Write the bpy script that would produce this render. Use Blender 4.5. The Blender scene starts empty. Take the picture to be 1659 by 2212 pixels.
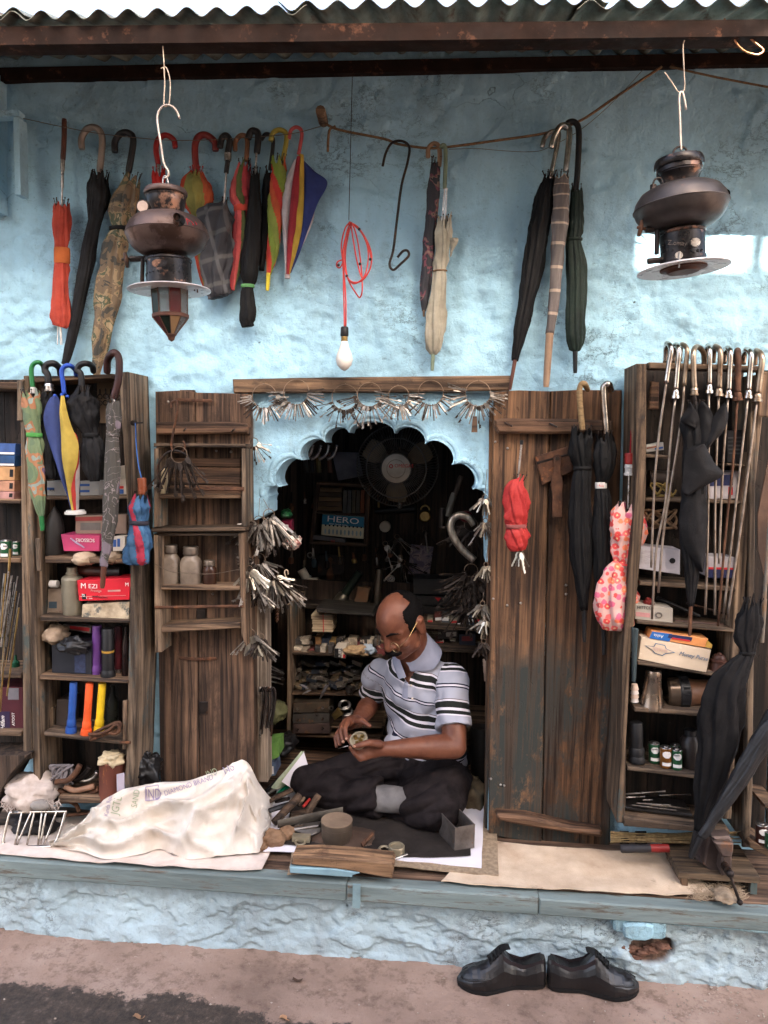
import bpy, bmesh, math, random
import numpy as np
from mathutils import Vector, Matrix, noise as mnoise
from math import sin, cos, pi, radians
random.seed(7)
S = bpy.context.scene
COL = S.collection
# ------------------------------------------------------------------ camera
FPX = 1628.0                       # focal length in units of a 1659 px wide frame
CAM = Vector((0, -2.6, 1.36))
_y, _p, _r = radians(5), radians(5), radians(1)
FW = Vector((-sin(_y)*cos(_p), cos(_y)*cos(_p), -sin(_p)))
_R0 = Vector((cos(_y), sin(_y), 0)); _U0 = _R0.cross(FW)
RT = _R0*cos(_r) + _U0*sin(_r); UP = _U0*cos(_r) - _R0*sin(_r)
cd = bpy.data.cameras.new('camera'); cam = bpy.data.objects.new('camera', cd); COL.objects.link(cam)
cd.sensor_fit = 'HORIZONTAL'; cd.sensor_width = 36; cd.lens = FPX/1659*36; cd.clip_start = .05; cd.clip_end = 500
cam.matrix_world = Matrix(((RT.x, UP.x, -FW.x, CAM.x), (RT.y, UP.y, -FW.y, CAM.y), (RT.z, UP.z, -FW.z, CAM.z), (0, 0, 0, 1)))
S.camera = cam
# ------------------------------------------------------------------ sky, sun, exposure
SUN_EL, SUN_AZ = 27.0, 12.0        # sun in front of the shop, behind the houses across the lane
w = bpy.data.worlds.new('World'); S.world = w; w.use_nodes = True
nt = w.node_tree; bg = nt.nodes['Background']
sky = nt.nodes.new('ShaderNodeTexSky'); sky.sky_type = 'NISHITA'; sky.sun_disc = False
sky.sun_elevation = radians(SUN_EL); sky.sun_rotation = radians(180 - SUN_AZ)
sky.air_density = .7; sky.dust_density = 6; sky.ozone_density = .3
nt.links.new(sky.outputs[0], bg.inputs[0]); bg.inputs[1].default_value = 0.15
sl = bpy.data.lights.new('sun', 'SUN'); sl.energy = 5.0; sl.angle = radians(.5); sl.color = (1, .95, .86)
so = bpy.data.objects.new('sun', sl); COL.objects.link(so)
_sd = Vector((sin(radians(SUN_AZ))*cos(radians(SUN_EL)), -cos(radians(SUN_AZ))*cos(radians(SUN_EL)), sin(radians(SUN_EL))))
so.rotation_euler = _sd.to_track_quat('Z', 'Y').to_euler()
S.view_settings.view_transform = 'Standard'; S.view_settings.look = 'None'
S.view_settings.gamma = 1; S.view_settings.use_curve_mapping = False
S.view_settings.exposure = 3.08
S.cycles.use_denoising = True; S.cycles.use_adaptive_sampling = True; S.cycles.adaptive_threshold = .02; S.cycles.max_bounces = 8; S.cycles.diffuse_bounces = 4; S.cycles.transparent_max_bounces = 12
S.cycles.caustics_reflective = False; S.cycles.caustics_refractive = False; S.cycles.sample_clamp_indirect = 6
# ------------------------------------------------------------------ layout helpers
def ray(u, v): return FW*FPX + RT*(u-829.5) - UP*(v-1106)
def at(u, v, Y):
    d = ray(u, v); return CAM + d*((Y-CAM.y)/d.y)
def atz(u, v, Z):
    d = ray(u, v); return CAM + d*((Z-CAM.z)/d.z)
def pxm(u, v, Y): return (at(u, v, Y)-CAM).dot(FW)/FPX      # metres per unit at that place
def proj(P):
    q = Vector(P)-CAM; z = q.dot(FW); return 829.5+FPX*q.dot(RT)/z, 1106-FPX*q.dot(UP)/z
def crop(x0, y0, k): return lambda x, y: (x0+x*k, y0+y*k)
A = crop(0, 0, .5); B = crop(829.5, 0, .5)
K3 = crop(0, 740.6, .3307); K4 = crop(0, 1261.8, .3638); K5 = crop(493.7, 795.5, .3638); K6 = crop(548.6, 1261.8, .3307)
K7 = crop(1042.4, 740.6, .3717); K8 = crop(1042.4, 1316.7, .3717); S1 = crop(0, 1755.6, .5); S2 = crop(829.5, 1755.6, .5)
MN = crop(630.9, 1250.8, .2778); L1 = crop(219.4, 356.6, .186); L2 = crop(1344, 301.7, .1653)
Z1 = crop(0, 795.5, .2116); Z2 = crop(0, 1206.9, .2116); Z3 = crop(521.2, 1042.3, .1985); Z4 = crop(1371.5, 740.6, .1984)
Z5 = crop(1371.5, 1152, .1984); Z6 = crop(932.6, 1097.2, .1984); Z7 = crop(576, 1371.5, .1653); Z8 = crop(1316.6, 1563.5, .2063)
# ------------------------------------------------------------------ objects
def lin(c):
    return tuple(((x/255)/12.92 if x/255 <= .04045 else ((x/255+.055)/1.055)**2.4) for x in c[:3]) + (1,)
def tag(o, label=None, cat=None, group=None, kind=None):
    if label: o['label'] = label
    if cat: o['category'] = cat
    if group: o['group'] = group
    if kind: o['kind'] = kind
    return o
LOC = {}
def thing(name, label, cat, loc=(0, 0, 0), group=None, parent=None):
    o = bpy.data.objects.new(name, None); COL.objects.link(o); o.empty_display_size = .05
    loc = Vector(loc); LOC[o] = loc
    if parent: o.parent = parent; o.location = loc-LOC[parent]
    else: o.location = loc
    return tag(o, label, cat, group)
def catmull(pts, n):
    pts = [tuple(p) for p in pts]
    if len(pts) < 3:
        return [tuple(a+(b-a)*i/n for a, b in zip(pts[0], pts[1])) for i in range(n+1)]
    P = [tuple(2*a-b for a, b in zip(pts[0], pts[1]))]+pts+[tuple(2*a-b for a, b in zip(pts[-1], pts[-2]))]
    out = []; k = len(pts)-1
    for i in range(n+1):
        x = i/n*k; j = min(int(x), k-1); t = x-j
        a, b, c, d = P[j:j+4]
        out.append(tuple(.5*(2*q+(-p+r)*t+(2*p-5*q+4*r-s)*t*t+(-p+3*q-3*r+s)*t**3) for p, q, r, s in zip(a, b, c, d)))
    return out
def lerp(a, b, t): return a+(b-a)*t
def interp(x, pts):
    if x <= pts[0][0]: return pts[0][1]
    for (a, b), (c, d) in zip(pts, pts[1:]):
        if x <= c: return b+(d-b)*(x-a)/(c-a+1e-9)
    return pts[-1][1]
class MB:
    def __init__(s): s.v = []; s.f = []; s.mi = []; s.att = {}
    def add(s, vs, fs, mi=0):
        o = len(s.v); s.v += [Vector(p) for p in vs]; s.f += [tuple(i+o for i in f) for f in fs]
        s.mi += ([mi]*len(fs) if isinstance(mi, int) else list(mi)); return s
    def box(s, a, b, jit=0, M=None):
        x0, y0, z0 = a; x1, y1, z1 = b
        if True:
            vs = [(x0, y0, z0), (x1, y0, z0), (x1, y1, z0), (x0, y1, z0), (x0, y0, z1), (x1, y0, z1), (x1, y1, z1), (x0, y1, z1)]
            fs = [(3, 2, 1, 0), (4, 5, 6, 7), (0, 1, 5, 4), (1, 2, 6, 5), (2, 3, 7, 6), (3, 0, 4, 7)]
        if jit: vs = [(x+random.uniform(-jit, jit), y+random.uniform(-jit, jit), z+random.uniform(-jit, jit)) for x, y, z in vs]
        if M is not None: vs = [M @ Vector(p) for p in vs]
        return s.add(vs, fs)
    def tube(s, pts, r, seg=8, cap=True, mi=0, sq=(1, 1), closed=False):
        pts = [Vector(p) for p in pts]; n = len(pts)
        rs = r if isinstance(r, (list, tuple)) else [r]*n
        vs = []; fs = []; up = None
        for i, p in enumerate(pts):
            t = (pts[(i+1) % n]-pts[i-1]) if closed else (pts[min(i+1, n-1)]-pts[max(i-1, 0)])
            if t.length < 1e-9: t = Vector((0, 0, 1))
            t.normalize()
            if up is None:
                up = Vector((0, 1, 0)) if abs(t.y) < .9 else Vector((1, 0, 0))
            up = (up-t*up.dot(t))
            if up.length < 1e-6: up = t.orthogonal()
            up.normalize(); b = t.cross(up)
            for j in range(seg):
                a = 2*pi*j/seg; vs.append(p+(b*cos(a)*sq[0]+up*sin(a)*sq[1])*rs[i])
        m = n if closed else n-1
        for i in range(m):
            k = (i+1) % n
            for j in range(seg): fs.append((i*seg+j, i*seg+(j+1) % seg, k*seg+(j+1) % seg, k*seg+j))
        if cap and not closed: fs += [tuple(range(seg-1, -1, -1)), tuple((n-1)*seg+j for j in range(seg))]
        return s.add(vs, fs, mi)
    def lathe(s, p0, p1, prof, seg=20, mi=0, sq=1.0, side=None):
        # prof: (t along p0->p1, radius); side = direction kept unsquashed
        p0, p1 = Vector(p0), Vector(p1); ax = p1-p0; L = ax.length; ax = ax/L
        e = Vector(side) if side is not None else Vector((1, 0, 0))
        e = e-ax*e.dot(ax)
        if e.length < 1e-4: e = ax.orthogonal()
        e.normalize(); g = ax.cross(e)
        vs = []; fs = []; n = len(prof)
        for t, r in prof:
            for j in range(seg):
                a = 2*pi*j/seg; vs.append(p0+ax*L*t+(e*cos(a)+g*sin(a)*sq)*max(r, 1e-5))
        for i in range(n-1):
            for j in range(seg): fs.append((i*seg+j, i*seg+(j+1) % seg, (i+1)*seg+(j+1) % seg, (i+1)*seg+j))
        fs += [tuple(range(seg-1, -1, -1)), tuple((n-1)*seg+j for j in range(seg))]
        return s.add(vs, fs, mi)
    def torus(s, c, R, r, n1=(1, 0, 0), n2=(0, 0, 1), seg=24, k=6, a0=0, a1=2*pi):
        c, n1, n2 = Vector(c), Vector(n1).normalized(), Vector(n2).normalized()
        full = abs(a1-a0-2*pi) < 1e-4
        N = seg if full else seg+1
        return s.tube([c+(n1*cos(a0+(a1-a0)*i/seg)+n2*sin(a0+(a1-a0)*i/seg))*R for i in range(N)], r, k, closed=full)
    def prism(s, poly, d, ch=0.0, mi=0):
        # poly: list of Vectors (a planar outline seen from the camera side); d: extrusion vector
        P = [Vector(p) for p in poly]; d = Vector(d); n = len(P)
        nrm = Vector((0, 0, 0))
        for i in range(n): nrm += P[i].cross(P[(i+1) % n])
        if nrm.dot(d) > 0: P.reverse(); nrm = -nrm
        nrm.normalize()
        rings = []
        if ch:
            ins = []
            for i in range(n):
                e1 = (P[i]-P[i-1]).normalized(); e2 = (P[(i+1) % n]-P[i]).normalized()
                i1, i2 = nrm.cross(e1), nrm.cross(e2); m = i1+i2
                k = m.length_squared
                ins.append(P[i]+(m*(2/k) if k > .3 else m)*ch)
            rings = [ins, [p+d.normalized()*ch for p in P], [p+d for p in P]]
        else: rings = [P, [p+d for p in P]]
        vs = [p for r in rings for p in r]; fs = []
        for r in range(len(rings)-1):
            for i in range(n): fs.append((r*n+i, r*n+n+i, r*n+n+(i+1) % n, r*n+(i+1) % n))
        last = (len(rings)-1)*n
        fs += [tuple(range(n)), tuple(last+i for i in range(n-1, -1, -1))]
        return s.add(vs, fs, mi)
    def grid(s, rows, mi=0, closed=False):
        n = len(rows); m = len(rows[0]); vs = [p for r in rows for p in r]; fs = []; ms = []
        for i in range(n-1):
            for j in range(m if closed else m-1):
                fs.append((i*m+j, i*m+(j+1) % m, (i+1)*m+(j+1) % m, (i+1)*m+j))
                ms.append(mi(i, j) if callable(mi) else mi)
        return s.add(vs, fs, ms)
    def ball(s, c, r, seg=12, rings=8, M=None):
        c = Vector(c); R = r if isinstance(r, (tuple, list)) else (r, r, r); vs = []; fs = []
        for i in range(rings+1):
            th = pi*i/rings
            for j in range(seg):
                a = 2*pi*j/seg; q = Vector((R[0]*sin(th)*cos(a), R[1]*sin(th)*sin(a), R[2]*cos(th)))
                if M is not None: q = M @ q
                vs.append(c+q)
        for i in range(rings):
            for j in range(seg): fs.append((i*seg+j, (i+1)*seg+j, (i+1)*seg+(j+1) % seg, i*seg+(j+1) % seg))
        return s.add(vs, fs)
    def mesh(s, name, mats, off=None, smooth=False):
        off = off or Vector((0, 0, 0)); me = bpy.data.meshes.new(name)
        me.from_pydata([tuple(p-off) for p in s.v], [], s.f)
        for m in (mats if isinstance(mats, (list, tuple)) else [mats]): me.materials.append(m)
        me.polygons.foreach_set('material_index', s.mi)
        for k, vals in s.att.items():
            a = me.attributes.new(k, 'FLOAT', 'POINT'); a.data.foreach_set('value', vals)
        if smooth:
            me.polygons.foreach_set('use_smooth', [True]*len(me.polygons))
            if smooth is not True: me.set_sharp_from_angle(angle=radians(smooth))
        me.update(); return me
    def build(s, name, mats, parent=None, smooth=False, label=None, cat=None, group=None, kind=None, loc=None, fix=True):
        off = LOC[parent] if parent else (Vector(loc) if loc is not None else Vector((0, 0, 0)))
        if parent and loc is not None: off = Vector(loc)
        me = s.mesh(name, mats, off, smooth)
        if fix:
            bm = bmesh.new(); bm.from_mesh(me); bmesh.ops.recalc_face_normals(bm, faces=bm.faces); bm.to_mesh(me); bm.free()
        o = bpy.data.objects.new(name, me); COL.objects.link(o); LOC[o] = off
        if parent: o.parent = parent; o.location = off-LOC[parent]
        else: o.location = off
        return tag(o, label, cat, group, kind)
def inst(me, name, parent, M=None, loc=None):
    o = bpy.data.objects.new(name, me); COL.objects.link(o); o.parent = parent
    if M is not None: o.matrix_local = M
    if loc is not None: o.location = loc
    return o
def copy_tree(o, parent=None):
    c = o.copy(); COL.objects.link(c); c.parent = parent
    LOC[c] = LOC.get(o, Vector((0, 0, 0)))
    for ch in o.children: copy_tree(ch, c)
    return c
# ------------------------------------------------------------------ materials
MATS = {}
class N:
    def __init__(s, m): s.t = m.node_tree; s.b = s.t.nodes['Principled BSDF']
    def n(s, ty, **k):
        x = s.t.nodes.new('ShaderNode'+ty)
        for a, b in k.items():
            if hasattr(x, a): setattr(x, a, b)
        return x
    def l(s, a, b): s.t.links.new(a, b)
    def obj(s, scale=(1, 1, 1), rnd=True, kind='Object', rot=(0, 0, 0)):
        tc = s.n('TexCoord'); mp = s.n('Mapping'); s.l(tc.outputs[kind], mp.inputs[0])
        mp.inputs['Scale'].default_value = scale; mp.inputs['Rotation'].default_value = rot
        if rnd:
            oi = s.n('ObjectInfo'); ml = s.n('Math', operation='MULTIPLY'); ml.inputs[1].default_value = 37
            s.l(oi.outputs['Random'], ml.inputs[0]); ad = s.n('VectorMath', operation='ADD')
            s.l(tc.outputs[kind], ad.inputs[0]); s.l(ml.outputs[0], ad.inputs[1]); s.l(ad.outputs[0], mp.inputs[0])
        return mp.outputs[0]
    def noise(s, vec, scale, detail=5, rough=.6, dist=0):
        x = s.n('TexNoise'); x.inputs['Scale'].default_value = scale; x.inputs['Detail'].default_value = detail
        x.inputs['Roughness'].default_value = rough; x.inputs['Distortion'].default_value = dist
        if vec is not None: s.l(vec, x.inputs['Vector'])
        return x.outputs['Fac']
    def ramp(s, fac, stops, interp='LINEAR'):
        r = s.n('ValToRGB'); e = r.color_ramp.elements; r.color_ramp.interpolation = interp
        while len(e) < len(stops): e.new(.5)
        for i, (p, c) in enumerate(stops): e[i].position = p; e[i].color = c if len(c) == 4 else lin(c)
        s.l(fac, r.inputs[0]); return r.outputs[0]
    def mix(s, fac, a, b, mode='MIX'):
        x = s.n('Mix', data_type='RGBA', blend_type=mode)
        for sock, val in ((x.inputs['Factor'], fac), (x.inputs[6], a), (x.inputs[7], b)):
            if hasattr(val, 'is_linked') or hasattr(val, 'links'): s.l(val, sock)
            elif isinstance(val, (int, float)): sock.default_value = val
            else: sock.default_value = val if len(val) == 4 else lin(val)
        return x.outputs[2]
    def bump(s, h, strength=.3, dist=.01, prev=None):
        b = s.n('Bump'); b.inputs['Strength'].default_value = strength; b.inputs['Distance'].default_value = dist
        s.l(h, b.inputs['Height'])
        if prev is not None: s.l(prev, b.inputs['Normal'])
        return b.outputs[0]
    def math(s, op, a, b=0.0):
        x = s.n('Math', operation=op)
        for i, q in enumerate((a, b)):
            if isinstance(q, (int, float)): x.inputs[i].default_value = q
            else: s.l(q, x.inputs[i])
        return x.outputs[0]
    def attr(s, name):
        a = s.n('Attribute'); a.attribute_name = name; return a.outputs['Fac']
def newmat(name):
    m = bpy.data.materials.new(name); m.use_nodes = True; return m, N(m)
BW = ((0, 0, 0, 1), (1, 1, 1, 1))
def mk(name, a, b=None, sc=9, rough=.6, metal=0, bump=.25, bsc=70, stretch=(1, 1, 1), spot=None, spotlim=(.58, .66), spotsc=14, sheen=0, bd=.004, spec=.28):
    """plain stuff: two tones by noise, an optional third colour in worn spots, fine relief"""
    if name in MATS: return MATS[name]
    m, n = newmat(name); b = b or tuple(x*.7 for x in a)
    co = n.obj(stretch)
    c = n.ramp(n.noise(co, sc), [(.32, b), (.68, a)])
    if spot:
        f = n.ramp(n.noise(co, spotsc, 8, .7), [(spotlim[0], BW[0]), (spotlim[1], BW[1])])
        c = n.mix(f, c, spot)
    n.l(c, n.b.inputs['Base Color']); n.b.inputs['Metallic'].default_value = metal
    rr = n.ramp(n.noise(co, sc*2.3), [(.3, (rough*.75,)*3+(1,)), (.7, (min(1, rough*1.2),)*3+(1,))]); n.l(rr, n.b.inputs['Roughness'])
    if bump: n.l(n.bump(n.noise(co, bsc, 6, .65), bump, bd), n.b.inputs['Normal'])
    n.b.inputs['Specular IOR Level'].default_value = spec
    if sheen: n.b.inputs['Sheen Weight'].default_value = sheen
    MATS[name] = m; return m
def wood(name, light, dark, axis=2, paint=None, plim=(.5, .58), psc=5, rough=.75, freq=48, black=None, bump=.55, blim=(.58, .68), zlim=None):
    """weathered timber: grain along one axis, knots, dark stains, worn-off paint"""
    if name in MATS: return MATS[name]
    ds = lambda c: tuple((.3*c[0]+.55*c[1]+.15*c[2])*.2+x*.8 for x in c)
    light, dark = tuple(x*.98 for x in ds(light)), tuple(x*.66 for x in ds(dark))
    m, n = newmat(name); st = [freq, freq, freq]; st[axis] = 1.6
    co = n.obj(tuple(st)); raw = n.obj()
    warp = n.noise(raw, 5, 3)
    g = n.noise(co, 1.0, 8, .68, .6)
    c = n.ramp(g, [(.28, tuple(x*.42 for x in dark)), (.42, dark), (.62, light), (.8, tuple(min(255, x*1.15) for x in light))])
    c = n.mix(n.ramp(warp, [(.35, BW[0]), (.7, (.55, .55, .55, 1))]), c, tuple(x*.6 for x in dark))
    oi = n.n('ObjectInfo'); c = n.mix(1.0, c, n.ramp(oi.outputs['Random'], [(0, (.62, .6, .58, 1)), (.5, (1, 1, 1, 1)), (1, (.8, .84, .88, 1))]), 'MULTIPLY')
    if black:
        f = n.ramp(n.noise(n.obj((1.6, 1.6, .8) if axis == 2 else (1, 1, 1)), 6, 9, .72), [(blim[0], BW[0]), (blim[1], (.9, .9, .9, 1))])
        c = n.mix(f, c, black)
    if paint:
        f = n.ramp(n.noise(n.obj((1.4, 1.4, .7) if axis == 2 else (1, 1, 1)), psc, 10, .75), [(plim[0], BW[0]), (plim[1], BW[1])])
        f = n.mix(n.ramp(g, [(.38, BW[0]), (.55, BW[1])]), (0, 0, 0, 1), f)
        if zlim:
            sx = n.n('SeparateXYZ'); tc = n.n('TexCoord'); n.l(tc.outputs['Object'], sx.inputs[0]); zz_ = n.math('ADD', sx.outputs[2], n.math('MULTIPLY', n.noise(raw, 7, 4), .5))
            f = n.mix(n.ramp(zz_, [(zlim[0], BW[1]), (zlim[1], BW[0])]), (0, 0, 0, 1), f)
        c = n.mix(f, c, paint)
    n.l(c, n.b.inputs['Base Color']); n.b.inputs['Roughness'].default_value = rough
    n.b.inputs['Specular IOR Level'].default_value = .25
    pits = n.ramp(n.noise(n.obj((1, 1, .6) if axis == 2 else (1, 1, 1)), 90, 2), [(.62, BW[1]), (.7, BW[0])])
    bp = n.bump(g, bump, .004); bp = n.bump(pits, .5, .003, bp)
    n.l(bp, n.b.inputs['Normal']); MATS[name] = m; return m
def cloth(name, a, b=None, rough=.8, bump=.25, sheen=.0, sc=14):
    return mk('cloth_'+name, a, b or tuple(x*.78 for x in a), sc=sc, rough=rough, bump=bump*2.2, bsc=34, sheen=sheen, bd=.005, spec=.15)
def plastic(name, a, rough=.35, b=None): return mk('plastic_'+name, a, b or tuple(x*.85 for x in a), sc=20, rough=rough, bump=.06)
def paper(name, a, spot=(190, 170, 140)): return mk('paper_'+name, a, tuple(x*.88 for x in a), sc=12, rough=.75, bump=.12, spot=spot, spotlim=(.66, .72), spotsc=30)
IRON = mk('iron_dark', (58, 50, 46), (34, 30, 29), sc=18, rough=.5, metal=.7, bump=.3, spot=(92, 62, 44), spotlim=(.55, .7))
RUST = mk('iron_rusty', (105, 72, 52), (62, 44, 36), sc=22, rough=.75, metal=.35, bump=.4, spot=(135, 86, 55))
STEEL = mk('steel_worn', (190, 184, 178), (120, 112, 105), sc=40, rough=.32, metal=.95, bump=.15)
CHROME = mk('chrome_tarnished', (205, 198, 190), (150, 138, 126), sc=30, rough=.2, metal=1, bump=.08, spot=(120, 86, 62), spotlim=(.6, .72), spotsc=40)
BRASS = mk('brass_old', (178, 148, 92), (110, 88, 52), sc=25, rough=.4, metal=.9, bump=.15)
BLACKPL = plastic('black', (30, 29, 30), .45)
ROPE = mk('rope', (128, 100, 72), (84, 64, 46), sc=60, rough=.95, bump=.6, bsc=160)
ORD = 'first second third fourth fifth sixth seventh eighth ninth tenth eleventh twelfth thirteenth fourteenth fifteenth sixteenth'.split()
WIRE = mk('wire_thin', (120, 105, 90), (80, 68, 58), sc=60, rough=.5, metal=.6, bump=0)
# ================================================================== the setting
def fr(x, y, z, o=4): return mnoise.fractal(Vector((x, y, z)), 1.0, 2.0, o)
def hn(x, y, z): return mnoise.noise(Vector((x, y, z)))
def sstep(a, b, x):
    t = max(0, min(1, (x-a)/(b-a))); return t*t*(3-2*t)
# --- wall paint
def plaster(name, base, dirt, worn=None):
    m, n = newmat(name); co = n.obj(rnd=False)
    c = n.ramp(n.noise(co, 2.2, 8, .62), [(.3, tuple(x*.84 for x in base)), (.55, base), (.75, tuple(min(255, x*1.08) for x in base))]); c = n.mix(n.ramp(n.noise(co, 7, 9, .75), [(.52, BW[0]), (.6, (.4, .4, .4, 1))]), c, tuple(x*.86 for x in base)); c = n.mix(n.ramp(n.noise(co, 1.3, 9, .8), [(.56, BW[0]), (.66, (.5, .5, .5, 1))]), c, dirt)
    st = n.ramp(n.noise(n.obj((7, 7, 1.1), False), 1.0, 6, .6), [(.5, BW[0]), (.85, (.5, .5, .5, 1))])
    c = n.mix(st, c, dirt)
    fine = n.ramp(n.noise(co, 55, 5, .7), [(.6, BW[0]), (.74, (.55, .55, .55, 1))]); c = n.mix(fine, c, tuple(x*.75 for x in dirt))
    # hairline cracks
    wv = n.n('VectorMath', operation='ADD'); nz = n.n('TexNoise'); nz.inputs['Scale'].default_value = 6; nz.inputs['Detail'].default_value = 6
    n.l(co, nz.inputs['Vector']); sc_ = n.n('VectorMath', operation='SCALE'); sc_.inputs['Scale'].default_value = .35
    n.l(nz.outputs['Color'], sc_.inputs[0]); n.l(co, wv.inputs[0]); n.l(sc_.outputs[0], wv.inputs[1])
    vo = n.n('TexVoronoi', feature='DISTANCE_TO_EDGE'); vo.inputs['Scale'].default_value = 2.6; n.l(wv.outputs[0], vo.inputs['Vector'])
    cr = n.ramp(vo.outputs['Distance'], [(0, BW[1]), (.008, BW[0])])
    ms = n.ramp(n.noise(co, 3.1, 3), [(.54, BW[0]), (.66, BW[1])]); cr = n.mix(ms, (0, 0, 0, 1), cr)
    c = n.mix(n.math('MULTIPLY', cr, .55), c, tuple(x*.5 for x in dirt))
    # peeling edges: thin broken contour lines
    for sc3, rot3, lev in (((1, 1, 1), 3.4, .5), ((.8, 1, 2.4), 3.0, .54), ((1, 1, 1.5), 9, .52)):
        e_ = n.math('ABSOLUTE', n.math('SUBTRACT', n.noise(n.obj(sc3, False), rot3, 9, .68), lev)); e_ = n.ramp(e_, [(0, BW[1]), (.0075, BW[0])])
        e_ = n.mix(n.ramp(n.noise(n.obj((1, 1, 1), False), 2.3+lev, 3), [(.5, BW[0]), (.62, (.8, .8, .8, 1))]), (0, 0, 0, 1), e_)
        c = n.mix(e_, c, tuple(x*.6 for x in dirt)); cr = n.math('MAXIMUM', cr, e_)
    # pitted holes
    v2 = n.n('TexVoronoi'); v2.inputs['Scale'].default_value = 9; n.l(co, v2.inputs['Vector'])
    ho = n.ramp(v2.outputs['Distance'], [(.035, BW[1]), (.06, BW[0])]); hm = n.ramp(n.noise(co, 4.2, 2), [(.56, BW[0]), (.6, BW[1])])
    ho = n.mix(hm, (0, 0, 0, 1), ho); c = n.mix(ho, c, (70, 80, 84))
    if worn:
        at_ = n.attr('hole'); c = n.mix(at_, c, n.ramp(n.noise(co, 30, 5), [(.35, tuple(x*.5 for x in worn)), (.65, worn)]))
    n.l(c, n.b.inputs['Base Color']); n.b.inputs['Roughness'].default_value = .8; n.b.inputs['Specular IOR Level'].default_value = .3
    h = n.math('SUBTRACT', n.math('SUBTRACT', n.noise(co, 16, 6, .68), n.math('MULTIPLY', ho, .4)), n.math('MULTIPLY', cr, .18))
    bp = n.bump(h, .55, .02); bp = n.bump(n.noise(co, 120, 3, .7), .28, .004, bp)
    n.l(bp, n.b.inputs['Normal']); return m
BLUE = plaster('blue_limewash', (158, 198, 217), (118, 138, 146))
BLUELOW = plaster('blue_limewash_dirty', (168, 186, 191), (130, 128, 122), worn=(112, 86, 70))
# --- ground of the lane
def lane_mat():
    m, n = newmat('lane_concrete'); co = n.obj(rnd=False)
    c = n.ramp(n.noise(co, 3, 8, .65), [(.3, (128, 105, 91)), (.5, (154, 128, 112)), (.72, (174, 149, 133))])
    c = n.mix(n.ramp(n.noise(co, 17, 9, .78), [(.5, BW[0]), (.64, (.8, .8, .8, 1))]), c, (104, 83, 70))
    c = n.mix(n.ramp(n.noise(co, 90, 3), [(.7, BW[0]), (.74, (.5, .5, .5, 1))]), c, (190, 172, 156))
    a = n.math('ADD', n.attr('wet'), n.math('MULTIPLY', n.math('SUBTRACT', n.noise(co, 11, 9, .78), .5), .3))
    wet = n.ramp(a, [(.495, BW[0]), (.515, BW[1])])
    tar = n.ramp(n.noise(co, 45, 8, .75), [(.3, (38, 32, 28)), (.58, (76, 64, 55)), (.7, (120, 104, 91))])
    c = n.mix(wet, c, tar)
    n.l(c, n.b.inputs['Base Color']); n.l(n.mix(wet, (.85, .85, .85, 1), (.6, .6, .6, 1)), n.b.inputs['Roughness'])
    n.b.inputs['Specular IOR Level'].default_value = .3
    bp = n.bump(n.noise(co, 20, 9, .74), .6, .014); bp = n.bump(n.noise(co, 170, 4), .35, .003, bp); n.l(bp, n.b.inputs['Normal']); return m
GZ = -.26
wetline = [(atz(*S1(x, y), GZ).x, atz(*S1(x, y), GZ).y) for x, y in ((0, 722), (200, 735), (360, 765), (560, 800), (650, 790), (760, 770), (880, 800), (1000, 815), (1150, 888), (1400, 915), (1600, 930))]
xs = [-60, -20, -8, -4]+[-2.4+i*.03 for i in range(150)]+[2.6, 4, 8, 20, 60]
ys = [-60, -20, -8, -5, -3.5, -2.6]+[-2.2+i*.03 for i in range(64)]+[0.5, 3, 20, 60]
mb = MB(); rows = []; wet = []
for y in ys:
    r = []
    for x in xs:
        near = -2.5 < x < 2.2 and y > -2.3
        r.append((x, y, GZ+(fr(x*2.2, y*2.2, 3)*.008+fr(x*9, y*9, 5)*.002 if near and y < .3 else -.004)))
        yl = interp(x, wetline); wet.append(.5+(yl-y)*1.2 if x < 1.1 else .2)
    rows.append(r)
mb.grid(rows); mb.att['wet'] = wet
mb.build('ground', lane_mat(), smooth=True, kind='structure', fix=False)
# --- the shop building
shop = thing('shop_building', 'sky blue plastered shop front with scalloped arch and corrugated roof', 'building', (0, 0, GZ))
DX0, DX1, DZ1 = at(538, 1200, 0).x, at(1068, 1200, 0).x, at(800, 846, 0).z
mb = MB(); nx, nz = 500, 320; X0, X1, ZA, ZB = -2.5, 1.75, -.02, 2.70
def wall_h(x, z):
    h = fr(x*1.6, 1.3, z*1.6)*.010+fr(x*5, 7, z*5)*.003
    k = sstep(1.35, 1.6, z)*(1-sstep(1.85, 2.1, z))
    h += k*(abs(fr(x*4.2+fr(x*2, 0, z*2), 11, z*7))*.011+fr(x*16, 3, z*16)*.005+fr(x*40, 5, z*40)*.003)
    h += (1-k)*fr(x*12, 9, z*12)*.0018
    h += .012*math.exp(-((x-at(360, 800, 0).x)/.1)**2)*(1-sstep(1.55, 1.75, z))        # old rounded pier
    h += .0055*sstep(-.01, .012, fr(x*1.9+3, 21, z*2.6))+.004*sstep(.05, .065, fr(x*3.7, 25, z*4.4))+.003*sstep(.0, .012, fr(x*9, 27, z*11))*(1-sstep(2.0, 2.3, z))
    return min(h, .024)
rows = []
for i in range(nz+1):
    z = ZA+(ZB-ZA)*i/nz
    rows.append([(X0+(X1-X0)*j/nx, -wall_h(X0+(X1-X0)*j/nx, z), z) for j in range(nx+1)])
vs = [p for r in rows for p in r]; fs = []
for i in range(nz):
    for j in range(nx):
        x = X0+(X1-X0)*(j+.5)/nx; z = ZA+(ZB-ZA)*(i+.5)/nz
        if DX0 < x < DX1 and z < DZ1: continue
        fs.append((i*(nx+1)+j, i*(nx+1)+j+1, (i+1)*(nx+1)+j+1, (i+1)*(nx+1)+j))
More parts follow.
